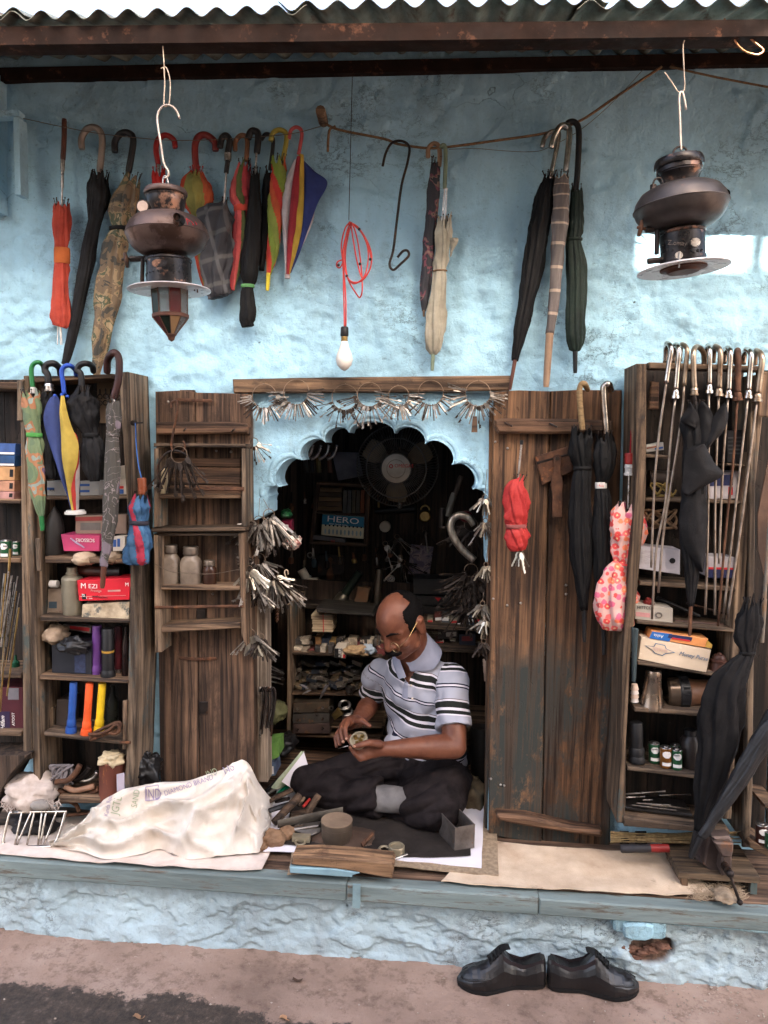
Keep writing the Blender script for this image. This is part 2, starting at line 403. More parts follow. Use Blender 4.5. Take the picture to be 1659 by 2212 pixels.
mb.add(vs, fs); mb.build('wall', BLUE, shop, smooth=True)
# side wall corner at the far end of the wall
mb = MB(); p = at(34, 170, -.0)
mb.prism([Vector((p.x-.35, -.07, 2.14)), Vector((p.x-.075, -.07, 2.14)), Vector((p.x-.04, -.05, 2.14)), Vector((p.x-.03, .05, 2.14)), Vector((p.x-.35, .05, 2.14))], (0, 0, .46))
a, b = at(0, 238, -.1), at(40, 250, -.1)
mb.box((a.x-.1, -.1, b.z), (b.x, -.06, a.z)); mb.box((b.x-.02, -.098, at(0, 420, -.1).z), (b.x, -.05, b.z-.004))
mb.build('pilaster', BLUE, shop)
# scalloped arch surround
cusp = [(232, 800), (240, 762), (300, 705), (435, 545), (575, 440), (715, 382), (985, 385), (1165, 450), (1325, 575), (1450, 720), (1520, 800)]
bulge = [.12, .42, .36, .38, .40, .26, .36, .36, .36, .36]
AY = .0
def arch_pts(n=9):
    cx, cy = 880, 800; out = []
    for (x0, y0), (x1, y1), bl in zip(cusp, cusp[1:], bulge):
        dx, dy = x1-x0, y1-y0; L = math.hypot(dx, dy); nxn, nyn = dy/L, -dx/L
        if (nxn*((x0+x1)/2-cx)+nyn*((y0+y1)/2-cy)) < 0: nxn, nyn = -nxn, -nyn
        for k in range(n):
            t = k/n; a = pi*t
            s_ = .5-.5*cos(a)*1.0
            out.append((x0+dx*s_+nxn*sin(a)*bl*L, y0+dy*s_+nyn*sin(a)*bl*L))
    return out+[cusp[-1]]
ap = arch_pts()
outline = [(118, 900)]+[(118, 148), (1572, 148), (1572, 1150), (1526, 1150)]+ap[::-1]+[(232, 860), (165, 900)]
P3 = [at(*K5(x, y), .004) for x, y in outline]
def arch_mesh():
    bm = bmesh.new(); dep = .15; n = len(P3)
    vf = [bm.verts.new(p) for p in P3]; ef = [bm.edges.new((vf[i], vf[(i+1) % n])) for i in range(n)]
    bmesh.ops.triangle_fill(bm, use_beauty=True, use_dissolve=False, edges=ef)
    ff = list(bm.faces)
    vb = [bm.verts.new(p+Vector((0, dep, 0))) for p in P3]
    for i in range(n): bm.faces.new((vf[i], vf[(i+1) % n], vb[(i+1) % n], vb[i]))
    bmesh.ops.subdivide_edges(bm, edges=[e for e in bm.edges if e.calc_length() > .05], cuts=3, use_grid_fill=True)
    bmesh.ops.triangulate(bm, faces=bm.faces); bmesh.ops.recalc_face_normals(bm, faces=bm.faces)
    me = bpy.data.meshes.new('arch_surround'); off = LOC[shop]
    for v in bm.verts:
        d = fr(v.co.x*6, 2, v.co.z*6)*.006
        v.co = v.co-off+Vector((0, -d if v.co.y < .05 else 0, 0))
    bm.to_mesh(me); bm.free(); me.materials.append(BLUE); me.polygons.foreach_set('use_smooth', [True]*len(me.polygons)); me.set_sharp_from_angle(angle=radians(42)); return me
o = bpy.data.objects.new('arch_surround', arch_mesh()); COL.objects.link(o); o.parent = shop; LOC[o] = LOC[shop]
# raised plaster rim that follows each scallop
rim = MB(); rim.tube([at(*K5(880+(x-880)*1.055, 800+(y-800)*1.07), .006) for x, y in ap[9:]], .011, 8, sq=(1, .7))
rim.build('arch_rim', BLUE, shop, smooth=True)
# timber lintel over the doorway
WTAN = wood('wood_tan_h', (168, 128, 92), (112, 82, 60), 0, black=(60, 48, 40))
WTANV = wood('wood_tan_v', (160, 122, 88), (104, 76, 56), 2, paint=(72, 92, 92), plim=(.56, .62), black=(52, 42, 36))
WGREYV = wood('wood_grey_v', (176, 142, 108), (116, 90, 68), 2, paint=(58, 78, 80), plim=(.55, .62), black=(46, 38, 32))
WGREYH = wood('wood_grey_h', (146, 116, 88), (92, 72, 56), 0, black=(40, 34, 30))
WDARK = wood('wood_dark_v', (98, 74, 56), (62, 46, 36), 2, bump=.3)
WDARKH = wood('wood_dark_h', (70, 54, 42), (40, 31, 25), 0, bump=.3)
WDOOR = wood('wood_door_brown', (136, 98, 70), (84, 58, 43), 2, black=(44, 33, 27), blim=(.54, .68))
WDOORR = wood('wood_door_worn', (158, 108, 68), (100, 66, 44), 2, paint=(50, 53, 50), plim=(.42, .49), psc=3.4, black=(44, 34, 28), zlim=(.85, 1.1))
WDOORH = wood('wood_door_batten', (142, 100, 70), (92, 64, 46), 0, black=(52, 40, 32))
WPALE = wood('wood_pale_post', (205, 180, 152), (160, 132, 106), 2, rough=.8, bump=.25)
FLOORW = wood('wood_floor_h', (150, 112, 84), (104, 76, 58), 0, black=(62, 50, 42))
def plank(poly, Y, dep, name, mat, parent, ch=.003, F=None, label=None):
    pts = [at(*(F(*q) if F else q), Y) for q in poly]
    return MB().prism(pts, (0, dep, 0), ch).build(name, mat, parent, label=label)
plank([(502, 819), (700, 815), (900, 813), (1103, 811), (1101, 843), (900, 846), (700, 848), (504, 849)], -.035, .06, 'lintel', WTAN, shop, .004)
# door frame posts
plank([(526, 850), (541, 850), (549, 1700), (538, 1700)], -.012, .1, 'frame_post', WTANV, shop)
plank([(550, 1284), (575, 1284), (578, 1690), (553, 1690)], .05, .07, 'frame_post', WPALE, shop)
plank([(1057, 880), (1067, 880), (1060, 1800), (1048, 1800)], -.005, .08, 'frame_post', WDOORR, shop)
# --- roof: corrugated sheets on two steel purlins
RF = lambda y, x=-.3: 2.456+(y+.6)*.318-.011*(x+.3)
TIN = mk('roof_tin_old', (150, 155, 142), (104, 104, 94), sc=5, rough=.7, metal=.3, bump=.25, stretch=(6, 1, 1), spot=(98, 74, 56), spotlim=(.55, .68), spotsc=7)
BEAM = mk('beam_brown_paint', (46, 32, 26), (26, 19, 16), sc=9, rough=.9, metal=0, spec=.1, bump=.25, spot=(84, 56, 42), spotsc=20)
x = -2.7; k = 0
while x < 1.9:
    wdt = .82; lift = (.012 if k % 2 else 0)+random.uniform(0, .006); yend = -.615-random.uniform(0, .02)
    mb = MB(); rows = []; nn = int(wdt/.078*12)
    for j, y in enumerate([yend, yend+.1, -.5, -.3, -.1, .12, .6, 1.2]):
        rows.append([(x+wdt*i/nn, y, RF(y, x+wdt*i/nn)+lift+.0115*cos(2*pi*(x+wdt*i/nn)/.078)+hn(i*.06, k, 2)*.004) for i in range(nn+1)])
    up = [[(p[0], p[1]-.0004, p[2]+.0016) for p in r] for r in rows]
    mb.grid(rows); mb.grid(up); a, b = rows[0], up[0]; mb.grid([a, b])
    mb.build('roof_sheet', TIN, shop, smooth=True, fix=False)
    x += wdt-.075; k += 1
def purlin(Y, v0, v1, dep, name='roof_beam'):
    mb = MB(); a, b, c, d = at(0, v0[0], Y), at(1659, v0[1], Y), at(1659, v1[1], Y), at(0, v1[0], Y)
    ex = lambda p, q, x: Vector((x, Y, p.z+(q.z-p.z)*(x-p.x)/(q.x-p.x)))
    tl, tr, bl, br = ex(a, b, -2.6), ex(a, b, 1.85), ex(d, c, -2.6), ex(d, c, 1.85); th = Vector((0, 0, .005)); e = Vector((0, .0062, 0))
    mb.prism([bl, br, tr, tl], (0, .006, 0)); mb.prism([tl-th+e, tr-th+e, tr+e, tl+e], (0, dep, 0)); mb.prism([bl+e, br+e, br+th+e, bl+th+e], (0, dep, 0))
    return mb.build(name, BEAM, shop)
purlin(-.6, (57, 42), (97, 78), .05); purlin(-.03, (146, 112), (174, 138), .02)
# --- platform: blue riser, timber ledge, board floor
FY = -.345
mb = MB(); rows = []; hole = []; hx, hz = atz(1395, 2010, -.18).x, -.165
NX2, NZ2 = 640, 50
for i in range(NZ2+1):
    z = -.055+(GZ-.02+.055)*i/NZ2; r = []
    for j in range(NX2+1):
        x = X0+(X1-X0)*j/NX2
        t = (-.055-z)/.22
        h = fr(x*2.5, 31, z*4)*.012+fr(x*7, 33, z*9)*.008+-.004+.006*sstep(.02, .04, fr(x*3.1, 61, z*6))+fr(x*30, 3, z*30)*.004+.005*sstep(0, .012, fr(x*8, 57, z*12))+.006*sstep(-.02, .03, fr(x*4, 51, z*7))
        h += .02*t*t
        d = math.hypot((x-hx)/.075, (z-hz)/.04)+fr(x*9, 41, z*9)*.3
        q = 1-sstep(.9, 1.0, d); h -= .022*q
        st = sstep(.02, .0, abs(z+.085-fr(x*5, 2, 8)*.012)) if x > hx+.06 else 0
        r.append((x, FY+.012-h, z)); hole.append(q)
    rows.append(r)
mb.grid(rows); mb.att['hole'] = hole; mb.build('riser', BLUELOW, shop, smooth=True)
LEDGE = mk('ledge_blue_paint', (130, 143, 140), (96, 106, 104), sc=3, rough=.8, bump=.6, bsc=9, stretch=(1, 6, 8), spot=(96, 88, 78), spotlim=(.54, .64), spotsc=6)
segs = [(-2.4, -.292), (-.29, .30), (.302, 1.7)]
for i, (a, b) in enumerate(segs):
    mb = MB(); z1 = -.002-.002*i
    mb.prism([Vector((a, FY-.03-.003*i, -.058)), Vector((b, FY-.03-.003*i, -.061)), Vector((b, FY-.03-.003*i, z1)), Vector((a, FY-.03-.003*i, z1))], (0, .05, 0), .004)
    mb.build('ledge_board', LEDGE, shop)
STRAP = mk('strap_blue', (140, 165, 168), (100, 118, 122), rough=.6)
a = at(770, 1915, FY-.045); MB().box((a.x-.012, FY-.043, -.072), (a.x+.012, FY-.0365, .004)).build('strap', STRAP, shop)
for i, (y0, y1) in enumerate(((FY+.0205, -.17), (-.167, .0), (.003, .2), (.203, .42), (.423, .66), (.663, 1.1))):
    MB().prism([Vector((-2.4, y0, -.004)), Vector((1.7, y0, -.004-.001*(i % 2))), Vector((1.7, y1, -.004)), Vector((-2.4, y1, -.004))], (0, 0, -.03), .003).build('floor_board', FLOORW, shop)
# loose blue stones and flaking plaster beneath the ledge
STONE = plaster('blue_stone', (146, 180, 190), (120, 128, 126))
for (px, w_, h_, pr) in ((((1376, 2005)), .052, .052, .03), ((1419, 2005), .030, .06, .02), ((1342, 1995), .026, .05, .014), ((1470, 1990), .07, .028, .012), ((1560, 1998), .13, .022, .016), ((1640, 2005), .08, .026, .018)):
    c = at(px[0], px[1], FY-.02); mb = MB(); q = []
    for k in range(10):
        a = 2*pi*k/10; rx, rz = (cos(a), sin(a)); e = .75
        q.append(Vector((c.x+w_*math.copysign(abs(rx)**e, rx)*random.uniform(.85, 1.05), FY-pr-.012, c.z+h_*math.copysign(abs(rz)**e, rz)*random.uniform(.85, 1.05)*.6)))
    mb.prism(q, (0, .06, 0), .006).build('riser_stone', STONE, shop)
# --- dark back room
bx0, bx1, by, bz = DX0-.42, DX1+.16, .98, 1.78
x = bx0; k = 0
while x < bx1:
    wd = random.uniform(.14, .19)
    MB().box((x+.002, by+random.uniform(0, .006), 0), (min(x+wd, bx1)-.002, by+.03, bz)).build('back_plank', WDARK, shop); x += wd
MB().box((bx0-.03, by+.032, 0), (bx1+.03, by+.06, bz)).build('leak_board', WDARK, shop)  # unseen board added to stop light leaking between the planks
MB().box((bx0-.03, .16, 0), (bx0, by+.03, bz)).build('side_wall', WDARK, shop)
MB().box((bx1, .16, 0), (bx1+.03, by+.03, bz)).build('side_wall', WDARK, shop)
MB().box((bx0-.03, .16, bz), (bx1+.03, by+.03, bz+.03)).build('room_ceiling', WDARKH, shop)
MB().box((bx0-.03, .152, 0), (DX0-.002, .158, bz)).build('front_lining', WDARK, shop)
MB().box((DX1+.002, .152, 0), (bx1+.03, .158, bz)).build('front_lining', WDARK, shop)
# --- unseen houses across the lane, heights shaped to leave a patch of sun
HW = plaster('house_cream', (222, 206, 182), (170, 156, 140)); HROOF = mk('house_tile', (150, 92, 70), sc=20, rough=.8)
HGL = mk('house_glass', (60, 70, 78), rough=.15, bump=0)
def house(label, x0, x1, y, h):
    t = thing('house', label, 'house', ((x0+x1)/2, y, GZ))
    MB().box((x0, y-5, GZ), (x1, y, h)).build('wall', HW, t)
    MB().box((x0+.15, y-4.8, h), (x1-.15, y-.15, h+.02)).build('roof', HROOF, t)
    n = max(1, int((x1-x0)/2.4))
    for i in range(n):
        cx = x0+(x1-x0)*(i+.5)/n
        for z in (.7, 2.7):
            f = MB().box((cx-.45, y+.001, z), (cx+.45, y+.05, z+1.1)).build('window', WTANV, t)
            MB().box((cx-.38, y+.0505, z+.06), (cx+.38, y+.056, z+1.04)).build('pane', HGL, f)
house('tall cream house across the lane behind the viewer, shaped to block the sun', -3.3, 1.66, -5.0, 5.6)
SDZ = 5.11*math.tan(radians(SUN_EL)); house('low cream house across the lane behind the viewer, its height set for the sun patch', 1.67, 5.2, -5.0, 1.955+SDZ)
t = thing('sun_blocker', 'unseen added corrugated shelter on the low house across the lane', 'blocker', (3.4, -6, 1.955+SDZ)); rows = []  # unseen wavy sheet, added to scallop the top of the sun patch
for y, z in ((-4.99, 2.085), (-6, 2.7), (-7, 3.3)): rows.append([(1.5+.02*i, y, z+SDZ+.042*sin(2*pi*i/10.5)+.02*sin(i*.31)) for i in range(186)])
mb = MB().grid(rows); mb.grid([[(p[0], p[1], p[2]+.004) for p in r] for r in rows]); mb.build('sheet', TIN, t, smooth=True, fix=False)
for x, y in ((2.4, -6.9), (5.1, -6.9), (2.4, -5.6), (5.1, -5.6)): MB().box((x, y, 1.98+SDZ), (x+.06, y+.06, 2.45+SDZ+(-5.6-y)*.6)).build('post', WTANV, t)
# ================================================================== doors of the shop (parts of the building)
def rects(F, x0, y0, x1, y1, dy0=0, dy1=0): return [F(x0, y0), F(x1, y0+dy0), F(x1, y1+dy1), F(x0, y1)]
NAILM = MB().lathe((0, 0, 0), (0, -.006, 0), [(0, .0045), (.5, .0045), (1, .0025)], 8).mesh('nail', STEEL, smooth=True)
dl = thing('door', None, None, at(440, 1690, -.05), parent=shop); dl['label'] = 'brown two plank door leaf with shelf boxes and jars'
plank([(335, 846), (395, 843), (419, 846), (430, 1690), (346, 1690)], -.04, .03, 'plank', WDOOR, dl)
plank([(421, 848), (480, 849), (541, 851), (549, 1690), (432, 1690)], -.038, .03, 'plank', WDOOR, dl)
plank([(388, 842), (418, 842), (419, 850), (389, 850)], -.035, .02, 'plank', WDOOR, dl)
plank([K3(1013, 517), K3(1500, 513), K3(1600, 525), K3(1622, 550), K3(1618, 592), K3(1014, 600)], -.075, .034, 'batten', WDOORH, dl, .006)
def ironbar(F, pts, Y, r, parent, name='iron_strap', w=None):
    a = [at(*F(*p), Y) for p in pts]; mb = MB()
    mb.tube(a, r, 6, sq=(1, .25)); return mb.build(name, RUST, parent)
ironbar(K3, [(1148, 370), (1260, 375), (1385, 379)], -.052, .0055, dl); ironbar(K4, [(1062, 437), (1170, 446), (1285, 440)], -.046, .0055, dl)
plank(rects(K4, 1180, 700, 1232, 775), -.045, .006, 'iron_plate', IRON, dl)
plank(rects(K4, 1165, 145, 1222, 225), -.045, .006, 'iron_plate', IRON, dl)
YB = -.135
def sidebox(F, x0, y0, x1, y1, Y=YB, dep=.093, name='shelf_side', mat=None): return plank(rects(F, x0, y0, x1, y1), Y, dep, name, mat or WGREYV, dl)
sidebox(K3, 1004, 690, 1033, 1205); sidebox(K3, 1577, 690, 1605, 1200)
plank(rects(K3, 1002, 655, 1605, 680, 5, 5), YB, .093, 'shelf_rail', WGREYH, dl)
plank(rects(K3, 985, 1212, 1600, 1238, -8, -8), YB-.01, .103, 'shelf_rail', WGREYH, dl)
for y0, y1 in ((752, 808), (812, 925), (928, 990)): plank(rects(K3, 1040, y0, 1572, y1, 4, 4), -.062+.004*(y0 % 2), .02, 'shelf_board', WDOORH, dl)
plank(rects(K3, 1030, 993, 1570, 1018), YB+.01, .08, 'shelf', WTAN, dl)
plank(rects(K3, 1270, 940, 1592, 966, 2, 2), YB-.006, .005, 'iron_strap', RUST, dl); plank(rects(K3, 1000, 926, 1040, 950), YB-.006, .005, 'iron_strap', STEEL, dl)
plank(rects(K3, 1022, 1240, 1560, 1262, 2, 2), YB+.005, .085, 'shelf_rail', WGREYH, dl)
plank([K3(1000, 1250), K3(1048, 1262), K4(958, 405), K4(920, 410)], YB, .093, 'shelf_side', WGREYV, dl)
plank([K3(1555, 1242), K3(1592, 1240), K4(1460, 372), K4(1432, 300)], YB, .093, 'shelf_side', WTANV, dl)
plank(rects(K3, 1028, 1583, 1570, 1612, 8, 8), YB+.006, .085, 'shelf', WTAN, dl)
plank([K4(943, 248), K4(1428, 226), K4(1428, 262), K4(1200, 275), K4(945, 290)], YB+.006, .085, 'shelf', WTAN, dl)
plank(rects(K4, 915, 131, 1445, 149, -8, -8), YB-.006, .005, 'iron_strap', RUST, dl)
for q in ((1200, 575), (1515, 578)):
    p = at(*K3(*q), -.076); MB().tube([p, p+Vector((.018, -.03, .007))], .0028, 6).build('nail', IRON, dl)
for q in ((1413, 705), (1510, 712), (1100, 385), (1390, 1640)): inst(NAILM, 'nail', dl, loc=at(*K3(*q), -.05)-LOC[dl])
# right-hand leaf
dr = thing('door', None, None, at(1190, 1815, -.05), parent=shop); dr['label'] = 'worn dark brown two plank door leaf with lock lever'
plank([(1067, 846), (1120, 843), (1188, 845), (1177, 1400), (1170, 1822), (1056, 1805), (1059, 1300)], -.04, .03, 'plank', WDOORR, dr)
plank([(1190, 845), (1250, 842), (1344, 843), (1334, 1300), (1316, 1838), (1172, 1822), (1179, 1400)], -.036, .03, 'plank', WDOORR, dr)
plank([K7(70, 448), K7(110, 438), K7(500, 440), K7(762, 450), K7(765, 520), K7(400, 530), K7(90, 527), K7(72, 490)], -.082, .04, 'batten', WDOORH, dr, .008)
plank([K8(85, 1190), K8(250, 1202), K8(500, 1258), K8(690, 1288), K8(702, 1310), K8(690, 1330), K8(470, 1300), K8(200, 1255), K8(90, 1230), K8(78, 1205)], -.085, .045, 'batten', WDOORH, dr, .01)
for q in ((150, 470), (410, 475)):
    p = at(*K7(*q), -.083); MB().tube([p+Vector((-.012, 0, .004)), p+Vector((.012, -.012, -.008))], .003, 6).build('nail', IRON, dr)
for q in ((75, 575), (145, 613), (485, 1408), (485, 1460), (222, 1512), (143, 1525), (62, 1487)): inst(NAILM, 'nail', dr, loc=at(*K7(*q), -.041)-LOC[dr])
for q in ((48, 982), (105, 1018), (125, 1022)): inst(NAILM, 'nail', dr, loc=at(*K8(*q), -.041)-LOC[dr])
plank([K7(305, 662), K7(495, 603), K7(525, 690), K7(525, 750), K7(350, 828)], -.062, .022, 'lock_case', RUST, dr, .004)
plank([K7(315, 690), K7(500, 640), K7(505, 655), K7(318, 708)], -.064, .004, 'lock_lip', IRON, dr)
plank([K7(410, 665), K7(422, 650), K7(440, 646), K7(456, 655), K7(462, 672), K7(452, 720), K7(470, 820), K7(464, 860), K7(465, 1015), K7(405, 1015), K7(406, 870), K7(396, 830), K7(418, 720)], -.075, .006, 'lock_lever', RUST, dr, .0015)
p = at(*K7(434, 672), -.078); MB().lathe(p, p+Vector((0, .004, 0)), [(0, .007), (1, .007)], 10).build('lock_pivot', IRON, dr)
p = at(*K8(768, 950), -.05)
mbx = MB(); q = [at(*K8(*c), -.06) for c in ((752, 985), (790, 985), (792, 1055), (753, 1052))]; mbx.prism(q, (0, .014, 0), .002); mbx.torus(at(*K8(771, 975), -.053), .008, .0025); mbx.tube([at(*K8(750, 950), -.05), at(*K8(795, 950), -.05)], .004, 6)
pl = mbx.build('padlock', IRON, loc=at(*K8(771, 1050), -.05), label='small dark padlock on hasp between right door and right cabinet', cat='padlock')
# ================================================================== cabinets
WBACK = wood('wood_back_shaded', (62, 47, 37), (36, 28, 23), 2, bump=.3)  # back planks coloured darker to paint in the cabinets' inner shade
def cabinet(label, base): return thing('wall_cabinet', label, 'cabinet', base)
CY = -.20                                       # plane of the cabinets' front edges
lc = cabinet('tall narrow wooden cabinet with four shelves of torches, hung with umbrellas', at(190, 1735, CY))
plank([(50, 812), (60, 811), (88, 1700), (72, 1700)], CY, .17, 'side_panel', WGREYV, lc)
plank([Z1(1210, 40), Z1(1300, 35), Z2(1400, 1000), Z2(1370, 2074), (283, 1745), (262, 1745), Z2(1285, 2074), Z2(1320, 600), Z2(1330, 60)], CY+.008, .17, 'side_panel', WGREYV, lc, .004)
plank([Z1(285, 100), Z1(1145, 55), Z1(1145, 100), Z1(285, 150)], CY+.012, .15, 'top_rail', WTAN, lc)
for pts in ([(470, 1302), (1310, 1298), (1310, 1338), (470, 1345)],): plank([Z1(*q) for q in pts], CY+.03, .14, 'shelf', WGREYH, lc)
plank([Z1(455, 1925), Z1(1310, 1945), Z1(1310, 1995), Z1(455, 1990)], CY+.01, .16, 'shelf', WTAN, lc)
plank([Z2(410, 585), Z2(1322, 625), Z2(1322, 658), Z2(410, 640)], CY+.005, .165, 'shelf', WGREYH, lc)
plank([Z2(400, 1190), Z2(1300, 1245), Z2(1298, 1275), Z2(400, 1235)], CY, .17, 'shelf', WTAN, lc)
plank([Z2(445, 1770), Z2(1252, 1870), Z2(1252, 1900), Z2(450, 1812)], CY-.005, .175, 'shelf', WGREYH, lc)
plank([K4(345, 1262), K4(770, 1272), K4(770, 1305), K4(345, 1300)], CY-.005, .175, 'bottom_board', WTAN, lc)
for i in range(4):
    a, b = lerp(62, 268, i/4), lerp(62, 268, (i+1)/4)
    plank([(a, 812), (b-1, 812), (b+19, 1735), (a+20, 1735)], -.05, .01, 'back_plank', WBACK, lc, 0)
plank([Z1(170, 125), Z1(232, 122), Z1(228, 535), Z1(168, 540)], CY-.012, .011, 'patch_board', WGREYV, lc); plank([Z1(355, 1740), Z1(405, 1740), Z1(410, 2074), Z1(370, 2074)], CY-.01, .009, 'patch_board', WGREYV, lc)
plank([Z2(415, 1575), Z2(560, 1505), Z2(560, 1720), Z2(415, 1790)], CY+.08, .06, 'side_block', WGREYV, lc); plank([Z2(1250, 1455), Z2(1290, 1450), Z2(1282, 1950), Z2(1248, 1950)], CY-.004, .011, 'patch_board', WTANV, lc)
plank([Z2(1215, 1868), Z2(1330, 1868), Z2(1330, 1895), Z2(1215, 1895)], CY-.012, .006, 'iron_strap', RUST, lc)
p = at(*Z1(1372, 560), CY-.0); mbx = MB(); mbx.lathe(p, p+Vector((0, -.012, 0)), [(0, .011), (1, .009)], 8); mbx.tube([p+Vector((0, -.012, 0)), p+Vector((.035, -.016, .001))], .0022, 6); mbx.build('bolt', IRON, lc)
fl = cabinet('cabinet at the far left edge with boxes, batteries and umbrella rods', at(20, 1640, CY))
plank([(43, 820), (52, 818), (68, 1640), (50, 1640)], CY-.004, .16, 'side_panel', WGREYV, fl)
for (y0, y1, F, Y) in ((140, 215, Z1, CY), (1335, 1385, Z1, CY+.02), (1935, 1990, Z1, CY+.01), (1165, 1222, Z2, CY), (1765, 1815, Z2, CY)):
    plank([F(-320, y0-8), F(212, y0+4), F(212, y1), F(-320, y1-12)], Y, .15, 'shelf', WTAN, fl)
for i in range(3):
    a = -75+i*42; plank([(a, 820), (a+41, 820), (a+58, 1640), (a+17, 1640)], -.05, .01, 'back_plank', WBACK, fl, 0)
rc = cabinet('dark wooden cabinet on the right, hung with chrome umbrella handles', at(1470, 1770, CY))
plank([(1376, 785), (1397, 785), K7(950, 900), K8(860, 300), Z8(175, 200), Z8(170, 880), Z8(150, 1045), Z8(80, 1040), Z8(75, 900), Z8(120, 300), K8(815, 280), K7(885, 900)], CY, .17, 'side_panel', WGREYV, rc, .004)
plank([K8(870, 105), K8(908, 115), K8(892, 430), K8(872, 420)], CY-.012, .011, 'patch_board', wood('wood_blueblack', (60, 74, 76), (40, 46, 48), 2), rc)
plank([K7(970, 112), K7(1640, 135), K7(1640, 165), K7(970, 150)], CY+.02, .05, 'top_rail', WTAN, rc)
plank([Z4(1345, 340), Z4(1440, 320), (1612, 1240), (1596, 1500), (1580, 1770), (1562, 1770), (1580, 1400), (1600, 1100)], CY+.012, .16, 'side_panel', WGREYV, rc)
plank([Z4(1000, 1310), Z4(1310, 1330), Z4(1310, 1360), Z4(1000, 1340)], CY+.02, .14, 'shelf', WGREYH, rc)
for pts, F, Y in (([(120, 1208), (380, 1222), (380, 1262), (120, 1250)], Z4, CY+.02), ([(110, 1690), (1240, 1720), (1240, 1760), (110, 1725)], Z4, CY+.02),
                  ([(50, 515), (1195, 600), (1195, 645), (50, 565)], Z5, CY+.015), ([(25, 945), (1110, 1045), (1110, 1085), (25, 985)], Z5, CY+.01),
                  ([(25, 1380), (1000, 1535), (1000, 1578), (25, 1430)], Z5, CY+.005), ([(0, 1895), (1050, 1970), (1050, 2020), (0, 1945)], Z5, CY),
                  ([(190, 445), (1100, 555), (1100, 600), (190, 490)], Z8, CY), ([(155, 985), (1260, 1120), (1258, 1160), (155, 1075)], Z8, CY-.01)):
    plank([F(*q) for q in pts], Y, -Y-.035, 'shelf' if F is not Z8 or pts[0][1] < 900 else 'bottom_board', WGREYH, rc)
for i in range(4):
    a = 1380+i*57; b = a+56; plank([(a, 800), (b, 800), (b-42, 1765), (a-42, 1765)], -.05, .01, 'back_plank', WBACK, rc, 0)
plank([K7(980, 222), K7(1028, 228), K7(1024, 385), K7(965, 385)], CY+.05, .012, 'block', WDOORH, rc)
fr_ = cabinet('cabinet at the far right edge with a shelf of battery cells', at(1640, 1830, CY))
plank([Z4(1345, 312), Z4(1470, 312), Z4(1470, 808), Z4(1345, 800)], CY-.022, .02, 'crate_end', WTANV, fr_)
plank([(1622, 810), (1634, 810), Z8(1500, 800), Z8(1470, 1260), Z8(1415, 1255), Z8(1430, 760)], CY-.002, .17, 'side_panel', WGREYV, fr_)
plank([Z8(1465, 1245), Z8(1490, 1232), Z8(1800, 1400), Z8(1800, 1460), Z8(1470, 1300)], CY-.03, .15, 'shelf', WTAN, fr_)
plank([Z8(1620, 840), Z8(1800, 870), Z8(1800, 910), Z8(1620, 880)], CY, .15, 'shelf', WTAN, fr_)
for i in range(2): plank([(1640+i*50, 800), (1688+i*50, 800), (1650+i*50, 1830), (1604+i*50, 1830)], -.05, .01, 'back_plank', WBACK, fr_, 0)
# ================================================================== umbrellas
def mcamo():
    m, n = newmat('camo'); co = n.obj()
    c = n.ramp(n.noise(co, 15, 3, .55, .8), [(0, (44, 42, 34)), (.40, (92, 76, 56)), (.49, (122, 102, 74)), (.55, (62, 68, 46)), (.6, (138, 122, 94)), (.68, (46, 38, 32))], 'CONSTANT')
    n.l(c, n.b.inputs['Base Color']); n.b.inputs['Roughness'].default_value = .7; n.l(n.bump(n.noise(co, 40, 4), .25, .004), n.b.inputs['Normal']); return m
def mprint(name, stops, sc=22, dist=.8):
    m, n = newmat(name); co = n.obj()
    c = n.ramp(n.noise(co, sc, 2, .5, dist), stops, 'CONSTANT')
    n.l(c, n.b.inputs['Base Color']); n.b.inputs['Roughness'].default_value = .65; return m
def mfloral():
    m, n = newmat('floral_pink'); co = n.obj((1, .4, 1))
    v = n.n('TexVoronoi'); v.inputs['Scale'].default_value = 46; v.inputs['Randomness'].default_value = .75; n.l(co, v.inputs['Vector'])
    sp = n.n('SeparateColor'); n.l(v.outputs['Color'], sp.inputs[0])
    d = n.math('ADD', v.outputs['Distance'], n.math('MULTIPLY', n.math('SUBTRACT', n.noise(co, 130, 2), .5), .35))
    fl = n.ramp(sp.outputs[0], [(0, (214, 70, 66)), (.35, (226, 96, 92)), (.6, (235, 122, 84)), (.8, (206, 92, 120))], 'CONSTANT')
    c = n.mix(n.ramp(d, [(.46, BW[1]), (.5, BW[0])]), (206, 160, 150), fl)
    c = n.mix(n.ramp(d, [(.14, BW[1]), (.18, BW[0])]), c, (240, 190, 140))
    n.l(c, n.b.inputs['Base Color']); n.b.inputs['Roughness'].default_value = .6; return m
def mplaid():
    m, n = newmat('plaid_grey'); co = n.obj(rnd=False)
    def lines(rot, sc, lo, hi):
        w_ = n.n('TexWave', wave_type='BANDS', bands_direction='X'); w_.inputs['Scale'].default_value = sc; w_.inputs['Distortion'].default_value = .6
        n.l(n.obj(rnd=False, rot=rot), w_.inputs['Vector']); return n.ramp(w_.outputs['Fac'], [(lo, BW[0]), (hi, BW[1])])
    c = n.mix(lines((0, .25, 0), 5, .85, .97), (40, 40, 45), (76, 75, 77)); c = n.mix(lines((0, 1.85, 0), 4, .88, .97), c, (70, 68, 68))
    n.l(c, n.b.inputs['Base Color']); n.b.inputs['Roughness'].default_value = .8; return m
